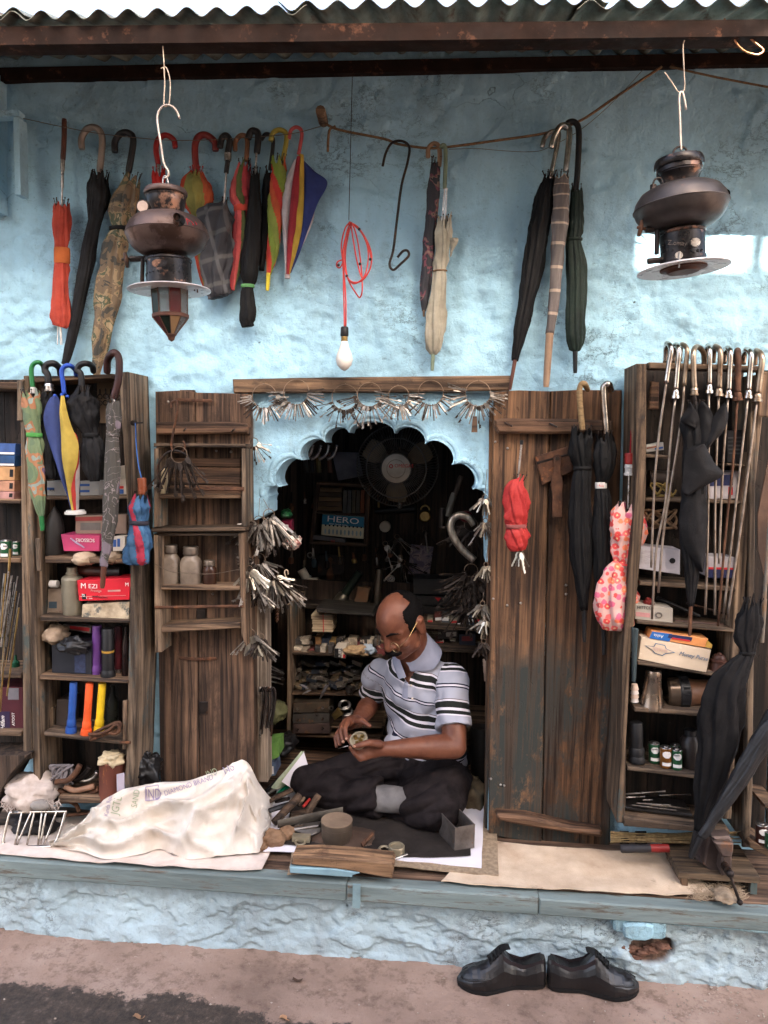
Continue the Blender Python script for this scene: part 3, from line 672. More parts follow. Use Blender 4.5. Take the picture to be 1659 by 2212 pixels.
def mrings(name, a, b, freq, w_=.12):
    m, n = newmat(name); f = n.math('FRACT', n.math('MULTIPLY', n.attr('ct'), freq))
    c = n.mix(n.ramp(f, [(0, BW[1]), (w_, BW[1]), (w_+.02, BW[0])]), n.ramp(n.noise(n.obj(), 14, 5), [(.3, tuple(x*.75 for x in a)), (.7, a)]), b)
    n.l(c, n.b.inputs['Base Color']); n.b.inputs['Roughness'].default_value = .55; n.l(n.bump(f, .3, .003), n.b.inputs['Normal']); return m
def mscroll():
    m, n = newmat('scroll_print'); co = n.obj((1, .5, 1))
    v = n.noise(co, 14, 2, .5, 2.5); l = n.math('ABSOLUTE', n.math('SUBTRACT', v, .5))
    c = n.mix(n.ramp(l, [(.008, BW[1]), (.018, BW[0])]), (62, 58, 52), (120, 110, 108)); c = n.mix(n.ramp(n.noise(co, 11, 1), [(.62, BW[0]), (.64, BW[1])]), c, (112, 100, 108))
    n.l(c, n.b.inputs['Base Color']); n.b.inputs['Roughness'].default_value = .75; return m
CBLK = cloth('black', (17, 16, 17), (9, 9, 9), .6); CBLK2 = cloth('black_faded', (26, 25, 26), (13, 12, 13), .65)
RIBM = MB().tube([(0, 0, 0), (0, 0, .02)], [.0016, .0011], 6).ball((0, 0, .022), .0026, 6, 4).mesh('rib', IRON, smooth=True)
RIBR = MB().tube([(0, 0, 0), (0, 0, .02)], [.0016, .0012], 6).ball((0, 0, .022), .003, 6, 4).mesh('rib', plastic('red', (170, 50, 44)), smooth=True)
def spin(Y, p0, p1, prof, seg=18, F=None, mb=None, sq=1.0):
    """turned shape: axis between two picture points at depth Y, profile radii in picture units"""
    a, b = (F(*p0), F(*p1)) if F else (p0, p1); k = pxm(*a, Y)
    return (mb or MB()).lathe(at(*a, Y), at(*b, Y), [(t, r*k) for t, r in prof], seg, sq=sq)
def canopy(F, fk, Y, spine, mats, nf=8, amp=.28, twist=.6, sq=.62, jag=.012, rag=.0, seg=72, rings=44, fat=1.0):
    pts = [at(*F(x, y), Y) for x, y, r in spine]; rr = [r*fat*fk*pxm(*F(x, y), Y) for x, y, r in spine]
    q = catmull([(p.x, p.y, p.z, r) for p, r in zip(pts, rr)], rings); rows = []; ct = []
    sd = random.uniform(0, 99); nm = len(mats) if isinstance(mats, list) else 1
    for i, (x, y, z, r) in enumerate(q):
        a, b = q[max(i-1, 0)], q[min(i+1, len(q)-1)]; ax = Vector((b[0]-a[0], b[1]-a[1], b[2]-a[2])).normalized()
        e = Vector((1, 0, 0)); e = (e-ax*e.dot(ax)).normalized(); g = ax.cross(e); row = []; t = i/(len(q)-1)
        for j in range(seg):
            th = 2*pi*j/seg; ph = (nf*(th/(2*pi))+twist*t*nf*.5+.35*hn(t*3, th*.8, sd)) % 1
            f = 1-amp*(1-min(1, ph*1.25)**.55) if ph < .8 else 1-amp*((ph-.8)/.2)
            f *= 1-.10*max(0, .3-abs(hn(cos(th)*2.5+t*2, sin(th)*2.5+sd, t*7)))/.3*.6
            f *= 1+.24*hn(cos(th)*1.2, sin(th)*1.2+sd, t*8)+.11*hn(cos(th)*4+t*3, sin(th)*4+sd, t*20)+.04*hn(cos(th)*9, sin(th)*9+sd, t*48)
            p = Vector((x, y, z))+(e*cos(th)+g*sin(th)*sq)*r*f
            if i < 3: p -= ax*(jag*(sin(nf*th+sd)*.5+hn(th*2, sd, 1)))*(1-i/3)
            row.append(p); ct.append(t)
        rows.append(row)
    def mi(i, j): return int(nf*(j/seg)+twist*i/rings*nf*.5+.01) % nm
    mb = MB(); mb.grid(rows, mi if nm > 1 else 0, closed=True); mb.att['ct'] = ct
    n0 = len(mb.v)
    c = sum((Vector(p) for p in rows[-1]), Vector())/seg; mb.add([c], []); mb.att['ct'].append(1.0)
    L0 = (len(rows)-1)*seg
    mb.f += [(L0+j, L0+(j+1) % seg, n0) for j in range(seg)]; mb.mi += [0]*seg
    return mb, q
def umbrella(label, F, fk, Y, handle, hr, hmat, spine, mats, grp, shaft=None, tip=None, tipm=None, tipr=None, strap=None, strapm=None, ribs=7, ribmesh=None, collar=None, name='umbrella', group=None, **kw):
    base = at(*F(*spine[-1][:2]), Y); t = thing(name, label, 'umbrella', base, grp)
    px = lambda x, y, Y_=Y: at(*F(x, y), Y_)
    if handle:
        k = pxm(*F(*handle[0][:2]), Y); pts = [(*px(h[0], h[1], Y+(h[2] if len(h) > 2 else 0)),) for h in handle]
        n_ = len(handle)*6; cp = catmull(pts, n_); r = hr*fk*k
        MB().tube(cp, [r*.86]+[r]*(len(cp)-2)+[r*.9], 10).build('handle', hmat, t, smooth=60)
    if collar:
        (a, b, r, m_) = collar; spin(Y, a, b, [(0, r*fk), (.3, r*fk*1.15), (.35, r*fk), (.75, r*fk), (.8, r*fk*1.25), (1, r*fk*1.2)], 14, F).build('collar', m_, t, smooth=40)
    if shaft:
        for s_ in (shaft if isinstance(shaft[0][0], (list, tuple)) else [shaft]):
            k = pxm(*F(*s_[0]), Y); MB().tube([px(*s_[0]), px(*s_[1])], s_[2]*fk*k, 8).build('shaft', s_[3] if len(s_) > 3 else STEEL, t, smooth=60)
    mb, q = canopy(F, fk, Y, spine, mats, **kw)
    mb.build('canopy', mats, t, smooth=True, fix=False)
    q0 = Vector(q[0][:3]); r0 = q[0][3]
    for i in range(ribs):
        a = 2*pi*i/ribs+random.uniform(-.2, .2)
        M_ = Matrix.Translation(q0+Vector((cos(a)*r0*.75, sin(a)*r0*.5, -.002))-LOC[t]) @ Matrix.Rotation(random.uniform(-.25, .25)+cos(a)*.2, 4, 'Y')
        inst(ribmesh or RIBM, 'rib', t, M_)
    if tip:
        spin(Y, tip[0], tip[1], [(0, (tipr or 6)*fk), (.85, (tipr or 6)*fk*.85), (1, (tipr or 6)*fk*.7)], 12, F).build('ferrule', tipm or BLACKPL, t, smooth=40)
    if strap:
        x, y, r, h = strap; a, b = px(x, y-h), px(x, y+h); R_ = r*fk*pxm(*F(x, y), Y)
        MB().lathe(a, b, [(0, R_*.98), (.1, R_*1.04), (.9, R_*1.04), (1, R_*.98)], 28, sq=kw.get('sq', .62)*1.02).build('strap', strapm or mats, t, smooth=50)
    return t
def loft(F, Y, rows, bulge=.012, nc=10, wav=.004, flip=1):
    """cloth panel: each row (y, xl, xr) in picture units; the panel bellies out between its edges"""
    R_ = catmull([(float(y), float(a), float(b)) for y, a, b in rows], 40); out = []; sd = random.uniform(0, 50)
    for i, (y, a, b) in enumerate(R_):
        r = []
        for j in range(nc+1):
            s_ = j/nc; p = at(*F(lerp(a, b, s_), y), Y); w_ = abs(b-a)/60
            r.append(p+Vector((0, -bulge*sin(pi*s_)*min(1, w_+.2)+wav*hn(s_*3, i*.12, sd), 0)))
        out.append(r)
    return MB().grid(out)
UW = -.052
GW = 'umbrellas hung along the wire on the wall'
cred = cloth('red_orange', (172, 72, 56), (138, 52, 42)); corange = cloth('orange', (180, 96, 50))
PRED, PMAR = plastic('red_handle', (150, 38, 38), .4), plastic('maroon_handle', (120, 42, 38), .4)
PBRN, PGRY = plastic('brown_handle', (92, 56, 44), .4), mk('handle_grey', (150, 140, 130), (104, 92, 84), rough=.5, metal=.3, bump=.2)
t = umbrella('faded orange red umbrella with straight brown handle, leftmost on the wall wire', A, .5, UW, [(278, 514), (277, 600), (272, 692)], 11, PBRN, [(266, 885, 34), (266, 930, 42), (265, 1010, 40), (266, 1075, 31), (268, 1125, 31), (262, 1200, 38), (262, 1320, 42), (262, 1390, 42), (258, 1412, 36)], cred, GW,
    shaft=[((272, 690), (270, 735), 10), ((270, 735), (269, 810), 7), ((269, 810), (267, 890), 4)], strap=(268, 1105, 34, 34), strapm=corange, nf=7, amp=.3, twist=.2, jag=.02)
for dx in (-12, 2, 8): MB().tube([at(*A(258+dx*.6, 1400), UW), at(*A(260+dx, 1490), UW)], .0018, 6).build('rod', STEEL, t)
umbrella('black sleeved umbrella with pale grey crook handle on the wall wire', A, .5, UW, [(354, 645), (352, 600), (372, 562), (405, 550), (434, 570), (442, 620), (430, 745)], 14, PGRY, [(432, 765, 40), (426, 820, 52), (420, 880, 48), (410, 950, 36), (386, 1060, 34), (365, 1180, 32), (335, 1330, 27), (305, 1480, 23), (288, 1550, 19), (276, 1575, 14)], [CBLK2], GW, shaft=((428, 740), (426, 775), 7, IRON), nf=6, amp=.16, twist=.15, jag=.03)
umbrella('camouflage print umbrella with black crook handle on the wall wire', A, .5, UW-.004, [(496, 658), (497, 612), (522, 578), (558, 576), (576, 612), (555, 745)], 14, BLACKPL, [(572, 775, 40), (548, 850, 60), (530, 920, 62), (518, 985, 44), (500, 1060, 54), (482, 1160, 60), (465, 1280, 62), (450, 1400, 50), (432, 1500, 38), (420, 1600, 20), (417, 1632, 13)], mcamo(), GW,
    shaft=((553, 740), (550, 790), 7, IRON), tip=((417, 1632), (412, 1690)), tipr=9, strap=(518, 988, 45, 8), strapm=CBLK, nf=7, amp=.34, twist=.5, jag=.03)
umbrella('small red umbrella with red crook handle behind the hanging lantern', A, .5, UW, [(757, 640), (750, 604), (716, 584), (684, 602), (674, 645), (684, 712)], 12, PRED, [(685, 750, 30), (685, 830, 32), (695, 950, 40), (720, 1100, 42), (745, 1250, 34), (770, 1400, 16), (776, 1420, 9)], cloth('red', (176, 44, 42)), GW, shaft=((684, 705), (684, 755), 7), ribmesh=RIBR, nf=7, jag=.02)
umbrella('orange and olive puffed umbrella with thick dark red crook handle', A, .5, UW-.004, [(932, 652), (926, 612), (890, 584), (856, 594), (842, 640), (848, 735)], 15, PMAR, [(848, 745, 26), (842, 790, 66), (848, 850, 74), (850, 900, 56), (848, 935, 28), (860, 1000, 40), (878, 1150, 30), (890, 1240, 15)], [cloth('orange2', (176, 86, 56)), cloth('olive', (138, 130, 70)), cloth('olive2', (120, 118, 66)), cloth('rust', (168, 66, 46))], GW, tip=((886, 1190), (896, 1275)), tipr=12, tipm=WTANV, ribmesh=RIBR, nf=8, amp=.14, twist=.1, jag=.02)
umbrella('grey plaid umbrella half open, with black and chrome handle', A, .5, UW-.012, [(950, 640), (957, 602), (976, 586), (992, 606), (988, 640), (984, 664)], 14, BLACKPL, [(966, 880, 14), (946, 925, 78), (928, 1000, 92), (930, 1100, 84), (936, 1200, 72), (945, 1270, 56), (948, 1285, 40)], mplaid(), GW,
    shaft=[((985, 662), (984, 694), 16, STEEL), ((984, 694), (977, 748), 11, BLACKPL), ((977, 748), (968, 885), 5)], nf=6, amp=.3, twist=-.3, jag=.02, ribs=3)
umbrella('pink and green umbrella with brown wooden crook handle on the wall wire', A, .5, UW-.002, [(1016, 652), (1018, 610), (1044, 585), (1068, 604), (1064, 698)], 11, plastic('tan_handle', (128, 88, 62)), [(1058, 715, 30), (1042, 790, 44), (1036, 850, 46), (1044, 900, 32), (1036, 1000, 36), (1025, 1100, 30), (1010, 1200, 20), (1005, 1255, 10)], [cloth('rose', (162, 68, 72)), cloth('rose2', (172, 64, 70)), cloth('moss', (92, 100, 60)), cloth('rose3', (205, 92, 90))], GW, strap=(1044, 900, 33, 14), strapm=cloth('coral', (206, 78, 62)), nf=8, twist=.7, jag=.03)
umbrella('slim black umbrella with green tie and black button handle', A, .5, UW-.016, [(1072, 600), (1082, 572), (1100, 566), (1116, 584), (1110, 662)], 15, BLACKPL, [(1103, 752, 20), (1100, 850, 28), (1096, 950, 36), (1086, 1080, 42), (1076, 1200, 38), (1070, 1240, 27), (1068, 1300, 36), (1066, 1380, 38), (1070, 1412, 28)], CBLK, GW, shaft=((1108, 660), (1103, 757), 5), strap=(1070, 1236, 29, 7), strapm=cloth('green', (96, 150, 96)), nf=6, amp=.22)
umbrella('thin black umbrella with slender dark crook handle on the wall wire', A, .5, UW+.004, [(1128, 604), (1148, 580), (1172, 588), (1180, 622), (1166, 735)], 9, BLACKPL, [(1158, 745, 14), (1152, 800, 18), (1146, 920, 18), (1140, 1050, 19), (1130, 1170, 12)], CBLK, GW, nf=5, ribs=3)
umbrella('orange and lime twisted umbrella with yellow crook handle', A, .5, UW-.008, [(1168, 610), (1182, 572), (1214, 562), (1238, 590), (1222, 695)], 11, plastic('yellow_handle', (160, 146, 62)), [(1204, 695, 32), (1206, 760, 36), (1200, 830, 38), (1192, 900, 40), (1186, 1000, 34), (1176, 1090, 27), (1160, 1185, 12)], [cloth('orange3', (182, 84, 54)), cloth('lime', (126, 138, 66)), cloth('lime2', (122, 140, 60)), cloth('red2', (186, 60, 52))], GW, tip=((1160, 1180), (1155, 1256)), tipr=10, tipm=plastic('yellow', (205, 186, 50)), nf=6, amp=.2, twist=2.2, jag=.02)
# rainbow umbrella with one flap fanned out
t = thing('umbrella', 'rainbow striped umbrella with blue flap fanned out, rightmost on the wire', 'umbrella', at(*A(1242, 1190), UW), GW)
MB().tube(catmull([at(*A(*q), UW-.01) for q in ((1248, 600), (1258, 562), (1284, 550), (1304, 576), (1290, 668))], 24), 8*.5*pxm(640, 300, UW), 10).build('handle', plastic('pink_handle', (186, 84, 84)), t, smooth=True)
cw = cloth('offwhite', (190, 180, 182)); cy = cloth('yellow', (178, 148, 60)); cbl = cloth('navy', (46, 58, 112)); cdr = cloth('darkred', (140, 44, 52))
for rows, m_, dy in (([(690, 1302, 1310), (740, 1306, 1360), (790, 1308, 1415), (880, 1302, 1372), (980, 1290, 1336), (1080, 1272, 1300), (1180, 1245, 1258)], cbl, -.004),
                     ([(668, 1290, 1312), (780, 1285, 1314), (900, 1276, 1312), (1000, 1265, 1302), (1100, 1252, 1278), (1185, 1241, 1253)], cy, -.014),
                     ([(676, 1282, 1300), (800, 1262, 1294), (950, 1248, 1284), (1050, 1240, 1270), (1185, 1237, 1248)], cdr, -.02),
                     ([(690, 1272, 1290), (780, 1234, 1276), (900, 1214, 1258), (1000, 1221, 1248), (1100, 1228, 1242), (1190, 1234, 1240)], cw, -.012),
                     ([(905, 1330, 1362), (960, 1318, 1350), (1040, 1290, 1318), (1120, 1262, 1280)], cw, .002)):
    loft(A, UW+dy, rows).build('canopy_panel', m_, t, smooth=True, fix=False)
spin(UW-.01, (1242, 1180), (1242, 1203), [(0, 6), (1, 6)], 12, A).build('ferrule', cw, t)
# ---- hung on the rope, middle
GR = 'umbrellas hung on the rope'
umbrella('navy and maroon umbrella with beige crook handle beside the iron hook', B, .5, UW-.01, [(190, 682), (192, 642), (210, 622), (232, 626), (241, 662), (238, 720)], 10, mk('handle_beige', (150, 118, 92), rough=.5), [(222, 705, 20), (218, 780, 27), (212, 850, 30), (205, 930, 27), (196, 1010, 26), (190, 1110, 27), (182, 1210, 25), (176, 1290, 20), (172, 1345, 8)], [mprint('navy_maroon', [(0, (28, 27, 34)), (.56, (100, 46, 60)), (.6, (120, 92, 80)), (.63, (30, 29, 36))], 18)], GR, tip=((172, 1340), (172, 1368)), tipr=6, tipm=WTANV, nf=6, amp=.25)
t = umbrella('torn beige umbrella with pale green rod handle tied with twine', B, .5, UW-.022, [(246, 640), (252, 628), (264, 636), (266, 700), (262, 815)], 9, plastic('palegreen', (120, 134, 112)), [(262, 958, 34), (256, 1010, 40), (252, 1080, 34), (244, 1130, 36), (242, 1172, 28), (236, 1250, 36), (226, 1350, 42), (220, 1430, 46), (214, 1500, 38), (212, 1532, 16)], cloth('stone', (164, 158, 142), (126, 120, 106)), GR, tip=((212, 1525), (208, 1602)), tipr=9, tipm=plastic('palegreen', (120, 134, 112)), strap=(242, 1170, 30, 3), strapm=ROPE, nf=6, amp=.4, twist=.5, jag=.03)
for dx in (-8, -2, 5, 10): MB().tube([at(*B(266+dx*.7, 812), UW-.025), at(*B(256+dx, 965), UW-.025)], .0014, 5).build('rib', STEEL, t)
loft(B, UW-.03, [(1030, 285, 322), (1050, 285, 318), (1080, 286, 300), (1110, 284, 290)]).build('torn_flap', MATS['cloth_stone'], t, fix=False)
umbrella('long black umbrella with chrome crook, slanting, under the rope knot', B, .5, UW-.012, [(682, 638), (696, 594), (724, 570), (754, 576), (746, 640), (722, 752)], 11, CHROME, [(714, 765, 24), (700, 830, 40), (690, 890, 46), (670, 980, 50), (650, 1100, 50), (626, 1250, 42), (600, 1380, 35), (580, 1480, 24), (566, 1560, 14)], CBLK, GR, tip=((566, 1555), (544, 1684)), tipr=9, tipm=PBRN, nf=10, amp=.3, twist=.1, jag=.015, collar=((724, 740), (716, 775), 12, CHROME))
umbrella('grey brown umbrella in a ring banded sleeve with tan tip', B, .5, UW-.034, [(722, 640), (736, 590), (762, 546), (792, 546), (801, 585), (785, 742)], 13, CHROME, [(770, 765, 30), (768, 815, 33), (765, 900, 36), (758, 1000, 33), (745, 1150, 29), (735, 1300, 24), (716, 1445, 18)], mrings('sleeve_rings', (92, 82, 78), (150, 132, 116), 9), GR, tip=((716, 1440), (700, 1672)), tipr=17, tipm=mk('bamboo_tip', (168, 140, 112), (130, 104, 84)), nf=4, amp=.05, twist=0, jag=.012)
umbrella('dark green umbrella with black crook handle, rightmost on the rope', B, .5, UW-.014, [(786, 560), (796, 530), (826, 530), (842, 575), (836, 742), (828, 825)], 13, BLACKPL, [(832, 822, 26), (832, 900, 33), (828, 985, 36), (820, 1035, 33), (828, 1150, 43), (828, 1300, 44), (824, 1440, 42), (826, 1505, 30), (826, 1520, 10)], cloth('bottle_green', (32, 44, 37), (20, 28, 24), .55), GR, tip=((826, 1518), (826, 1612)), tipr=11, nf=9, amp=.3, twist=.15, strap=(822, 1035, 34, 6), ribs=5)
# ---- hung on the top rail of the tall narrow cabinet
GC = 'umbrellas hung on the left cabinet'; YC = CY-.035
umbrella('child size green umbrella with orange and teal print, green crook handle', K3, .3307, YC, [(288, 195, .05), (280, 150, .03), (250, 126), (216, 142), (204, 185), (214, 295)], 15, plastic('green_handle', (40, 116, 62), .35), [(200, 345, 66), (210, 420, 70), (216, 520, 60), (222, 600, 50), (230, 680, 58), (236, 800, 62), (240, 900, 60), (252, 1000, 50), (262, 1080, 36), (270, 1135, 20)],
    [mprint('kids_print', [(0, (84, 102, 74)), (.40, (96, 112, 78)), (.52, (150, 100, 66)), (.58, (126, 140, 130)), (.62, (170, 120, 84)), (.68, (92, 72, 92))], 12, .4)], GC, tip=((270, 1130), (278, 1226)), tipr=17, tipm=plastic('green_handle', (40, 116, 62)), strap=(224, 602, 52, 14), strapm=cloth('green2', (86, 160, 80)), collar=((214, 290), (216, 330), 15, plastic('white', (200, 196, 190))), shaft=((216, 325), (216, 385), 10, IRON), nf=7, amp=.25, jag=.03, ribmesh=RIBM)
umbrella('black umbrella with black grip and silver collar, second on the left cabinet', K3, .3307, YC+.012, [(398, 215, .05), (388, 165, .03), (350, 135), (308, 142), (294, 176), (312, 212), (316, 265)], 22, BLACKPL, [(312, 330, 40), (306, 380, 50), (310, 460, 46), (312, 560, 42), (320, 700, 44), (330, 820, 42), (336, 890, 34)], CBLK, GC, collar=((318, 268), (322, 316), 26, STEEL), nf=6)
t = thing('umbrella', 'blue, yellow and red panelled umbrella with blue crook on left cabinet', 'umbrella', at(*K3(490, 1110), YC), GC)
MB().tube(catmull([tuple(at(*K3(x, y), YC+d)) for x, y, d in ((497, 212, .05), (490, 176, .03), (456, 148, 0), (420, 156, 0), (402, 192, 0), (412, 260, 0), (420, 335, 0))], 30), 15*.3307*pxm(140, 830, YC), 10).build('handle', plastic('blue_handle', (42, 76, 168), .35), t, smooth=True)
cb2 = cloth('royal', (62, 74, 122)); cy2 = cloth('yellow2', (186, 160, 74)); cr2 = cloth('scarlet', (172, 58, 52)); cg2 = cloth('greywhite', (172, 160, 156))
for rows, m_, dy in (([(345, 352, 372), (375, 318, 388), (480, 286, 400), (600, 304, 402), (750, 350, 415), (900, 400, 442), (1000, 440, 462), (1100, 468, 477)], cb2, -.004), ([(345, 398, 420), (450, 390, 442), (550, 394, 470), (650, 400, 510), (720, 404, 514), (800, 412, 502), (900, 430, 476), (1000, 450, 472), (1098, 470, 482)], cy2, -.022),
                     ([(556, 430, 438), (600, 440, 500), (690, 470, 514), (750, 486, 516), (800, 484, 514), (900, 456, 502), (1000, 466, 502), (1098, 480, 500)], cr2, -.012), ([(700, 505, 520), (800, 500, 524), (900, 492, 520), (1000, 494, 518), (1098, 497, 512)], cg2, -.006)):
    loft(K3, YC+dy, rows, .016).build('canopy_panel', m_, t, smooth=True, fix=False)
spin(YC-.008, (492, 1092), (493, 1118), [(0, 19), (.3, 19), (.35, 22), (1, 22)], 14, K3).build('ferrule', plastic('white', (200, 196, 190)), t)
for x, y in ((358, 345), (404, 340), (440, 350)): MB().ball(at(*K3(x, y), YC-.01), .006, 8, 6).build('rib_cap', plastic('blue_handle', (42, 76, 168)), t, smooth=True)
umbrella('black umbrella tied at the waist with flared black grip on left cabinet', K3, .3307, YC-.006, [(612, 192, .05), (600, 150, .03), (560, 134), (522, 146), (506, 178), (528, 205), (536, 285)], 20, BLACKPL, [(548, 320, 40), (545, 365, 95), (548, 430, 108), (566, 520, 92), (590, 600, 54), (600, 660, 74), (608, 760, 82), (614, 850, 62), (618, 905, 34)], CBLK2, GC, strap=(592, 604, 55, 16), strapm=CBLK, nf=7, amp=.3, twist=.3, jag=.035, shaft=((536, 280), (546, 335), 14, IRON))
umbrella('long brown scroll print umbrella with dark leather crook on left cabinet', K3, .3307, YC-.014, [(700, 196, .05), (704, 112, .03), (738, 66), (768, 80), (780, 135), (772, 250), (742, 365)], 24, mk('leather_handle', (66, 38, 34), (42, 26, 24), rough=.45, bump=.4, bsc=120), [(744, 385, 46), (746, 460, 54), (744, 540, 54), (738, 600, 42), (736, 700, 50), (734, 850, 58), (726, 1000, 58), (715, 1150, 54), (700, 1280, 42), (686, 1400, 32), (678, 1462, 26)], mscroll(), GC, tip=((680, 1460), (668, 1602)), tipr=19, tipm=PBRN, strap=(738, 602, 43, 10), nf=7, amp=.26, twist=.4, jag=.012, shaft=((742, 360), (745, 395), 14, CHROME))
t = umbrella('short blue folding umbrella with red hem and brown wooden handle', K3, .3307, YC+.02, [(926, 882), (930, 930), (930, 990)], 30, mk('lacquer_brown', (120, 62, 38), (86, 46, 30), rough=.3, bump=.05), [(924, 1012, 50), (912, 1080, 80), (906, 1170, 62), (914, 1250, 84), (902, 1330, 100), (884, 1420, 90), (882, 1448, 66)], [cloth('steelblue', (56, 86, 114)), cloth('steelblue2', (54, 86, 120)), cloth('steelblue3', (70, 106, 140)), cloth('crimson', (160, 52, 70))], GC, strap=(908, 1175, 66, 14), strapm=cloth('slate', (52, 50, 58)), nf=8, amp=.3, twist=.8, jag=.02)
MB().tube(catmull([at(*K3(x, y), YC+.02) for x, y in ((884, 525), (890, 670), (905, 800), (924, 884))], 14), .0022, 6).build('cord', cloth('blue_cord', (60, 100, 160)), t)
# ---- on the right-hand door leaf
GD = 'umbrellas hung on the right door'; YD = -.125
umbrella('small red folding umbrella hung upside down on the right door', K7, .3717, YD, [(228, 566), (226, 592)], 10, BLACKPL, [(216, 800, 24), (196, 850, 54), (198, 940, 64), (196, 1020, 60), (194, 1062, 48), (198, 1110, 60), (200, 1165, 58), (205, 1208, 36)], cloth('bright_red', (172, 56, 52), (144, 40, 40), .55), GD, shaft=((226, 590), (206, 800), 6), strap=(194, 1066, 58, 12), fat=1.22, strapm=cloth('red_band', (150, 84, 80)), nf=6, amp=.3, twist=.9, jag=.02, ribs=5)
umbrella('black umbrella with tan twisted crook handle on the right door', K7, .3717, YD, [(612, 275, .05), (592, 238), (570, 248), (564, 310), (580, 505)], 17, mk('tan_spiral', (160, 132, 92), (116, 92, 62), sc=50, rough=.5, stretch=(1, 1, 3)), [(575, 515, 62), (574, 570, 72), (576, 650, 66), (580, 725, 50), (574, 800, 58), (566, 980, 68), (565, 1100, 72), (570, 1250, 64), (580, 1400, 44), (590, 1555, 22)], CBLK, GD, tip=((590, 1550), (592, 1738)), tipr=14, strap=(580, 728, 52, 10), nf=9, amp=.3, twist=.2, jag=.02)
t = umbrella('black umbrella with white name band and chrome crook on the right door', K7, .3717, YD-.002, [(748, 280, .05), (734, 242), (712, 248), (704, 290), (722, 528)], 20, CHROME, [(706, 545, 50), (710, 600, 66), (708, 680, 70), (702, 760, 56), (690, 826, 32), (694, 920, 54), (696, 1100, 60), (694, 1250, 55), (692, 1380, 42), (702, 1560, 20)], CBLK, GD, tip=((702, 1555), (706, 1812)), tipr=15, strap=(688, 828, 33, 18), strapm=plastic('white', (200, 196, 190)), nf=8, amp=.28, twist=.3, jag=.02)
UB = t
t = umbrella('pink flower print umbrella with red and white handle by the right door', K7, .3717, YD-.02, [(856, 640), (856, 705)], 30, plastic('red_mottle', (150, 48, 44), .3), [(846, 958, 52), (842, 1000, 90), (846, 1080, 88), (840, 1150, 76), (832, 1230, 60), (825, 1285, 46), (802, 1320, 64), (782, 1400, 92), (776, 1500, 102), (776, 1600, 96), (776, 1665, 60)], mfloral(), GD, collar=((855, 706), (854, 770), 27, plastic('white', (200, 196, 190))), shaft=((852, 768), (846, 965), 7), strap=(825, 1286, 62, 6), fat=1.32, nf=6, amp=.3, twist=.5, jag=.03, ribs=5)
MB().tube([at(*K7(870, 415), -.1), at(*K7(864, 530), YD-.015), at(*K7(858, 640), YD-.02)], .0028, 6).build('cord', cloth('red_cord', (150, 40, 44)), t)
# ---- black umbrella and bare shafts hung on the right cabinet
GS = 'bare umbrella shafts with crook handles on the right cabinet'; YS = CY-.03
CH2 = mk('chrome_dull', (165, 148, 128), (110, 92, 76), sc=24, rough=.35, metal=.9, bump=.1, spot=(92, 66, 50), spotsc=30)
RODM = mk('rod_dull', (160, 148, 136), (112, 98, 86), sc=30, rough=.4, metal=.8, bump=.1)
def bareshaft(label, back, top, front, low, collar, rod, hm, r=30):
    # back: end of the hook behind the rail; top; front; low: end of the grip; rod: list of points
    t = thing('umbrella_shaft', label, 'umbrella shaft', at(*rod[-1], YS), GS)
    pts = [at(*Z4(*back), CY+.06), at(*Z4(lerp(back[0], top[0], .35), lerp(back[1], top[1], .75)), CY+.045), at(*Z4(*top), CY), at(*Z4(*front), YS), at(*Z4(lerp(front[0], low[0], .5), lerp(front[1], low[1], .5)), YS), at(*Z4(*low), YS)]
    k = pxm(1500, 850, YS)*.1984
    MB().tube(catmull([tuple(p) for p in pts], 30), r*k, 12).build('handle', hm, t, smooth=True)
    if collar: spin(YS, low, collar, [(0, r*.1984), (.25, r*1.25*.1984), (.6, r*1.25*.1984), (.65, r*1.6*.1984), (1, r*1.7*.1984)], 16, Z4).build('collar', hm, t, smooth=40)
    MB().tube(catmull([tuple(at(*q, YS)) for q in rod], 16), 14*k, 8).build('shaft', RODM if hm is not RUST else RUST, t, smooth=True)
zz = lambda *a: [Z4(*q) for q in a]; z5 = lambda *a: [Z5(*q) for q in a]
bareshaft('umbrella shaft leftmost on the right cabinet, two step chrome crook', (332, 215), (350, 5), (395, 60), (340, 440), None, zz((340, 440), (318, 600), (262, 1000), (215, 1500), (190, 2100))+z5((178, 372)), CHROME, 28)
bareshaft('umbrella shaft second from left on the right cabinet, bright collar', (415, 215), (445, 22), (480, 80), (445, 515), (440, 605), zz((440, 600), (390, 1050), (330, 1750))+z5((230, 200), (185, 935)), CHROME)
bareshaft('umbrella shaft third from left with thin dull crook and no collar', (490, 200), (520, 14), (568, 80), (535, 465), None, zz((535, 465), (520, 700), (480, 1000), (400, 1500), (350, 1800))+z5((300, 100), (255, 645)), CH2, 26)
bareshaft('umbrella shaft with straight bright chrome crook above the black flaps', (770, 210), (795, 30), (815, 90), (812, 455), (808, 550), zz((806, 550), (800, 1500))+z5((790, 100), (766, 885)), CHROME, 27)
bareshaft('umbrella shaft with worn gold chrome crook, sixth from left', (850, 215), (880, 38), (930, 100), (918, 500), (912, 580), zz((912, 580), (885, 1300), (872, 1900))+z5((872, 890)), CH2)
bareshaft('umbrella shaft with bright crook ending high up, seventh from left', (970, 225), (1010, 56), (1040, 110), (1022, 520), (1016, 600), zz((1015, 600), (960, 1300), (930, 2000))+z5((915, 330)), CHROME)
bareshaft('rust brown umbrella shaft, third from right on the right cabinet', (1105, 230), (1118, 82), (1125, 140), (1120, 540), (1118, 630), zz((1115, 630), (1060, 1400), (985, 2100))+z5((905, 1010)), RUST, 33)
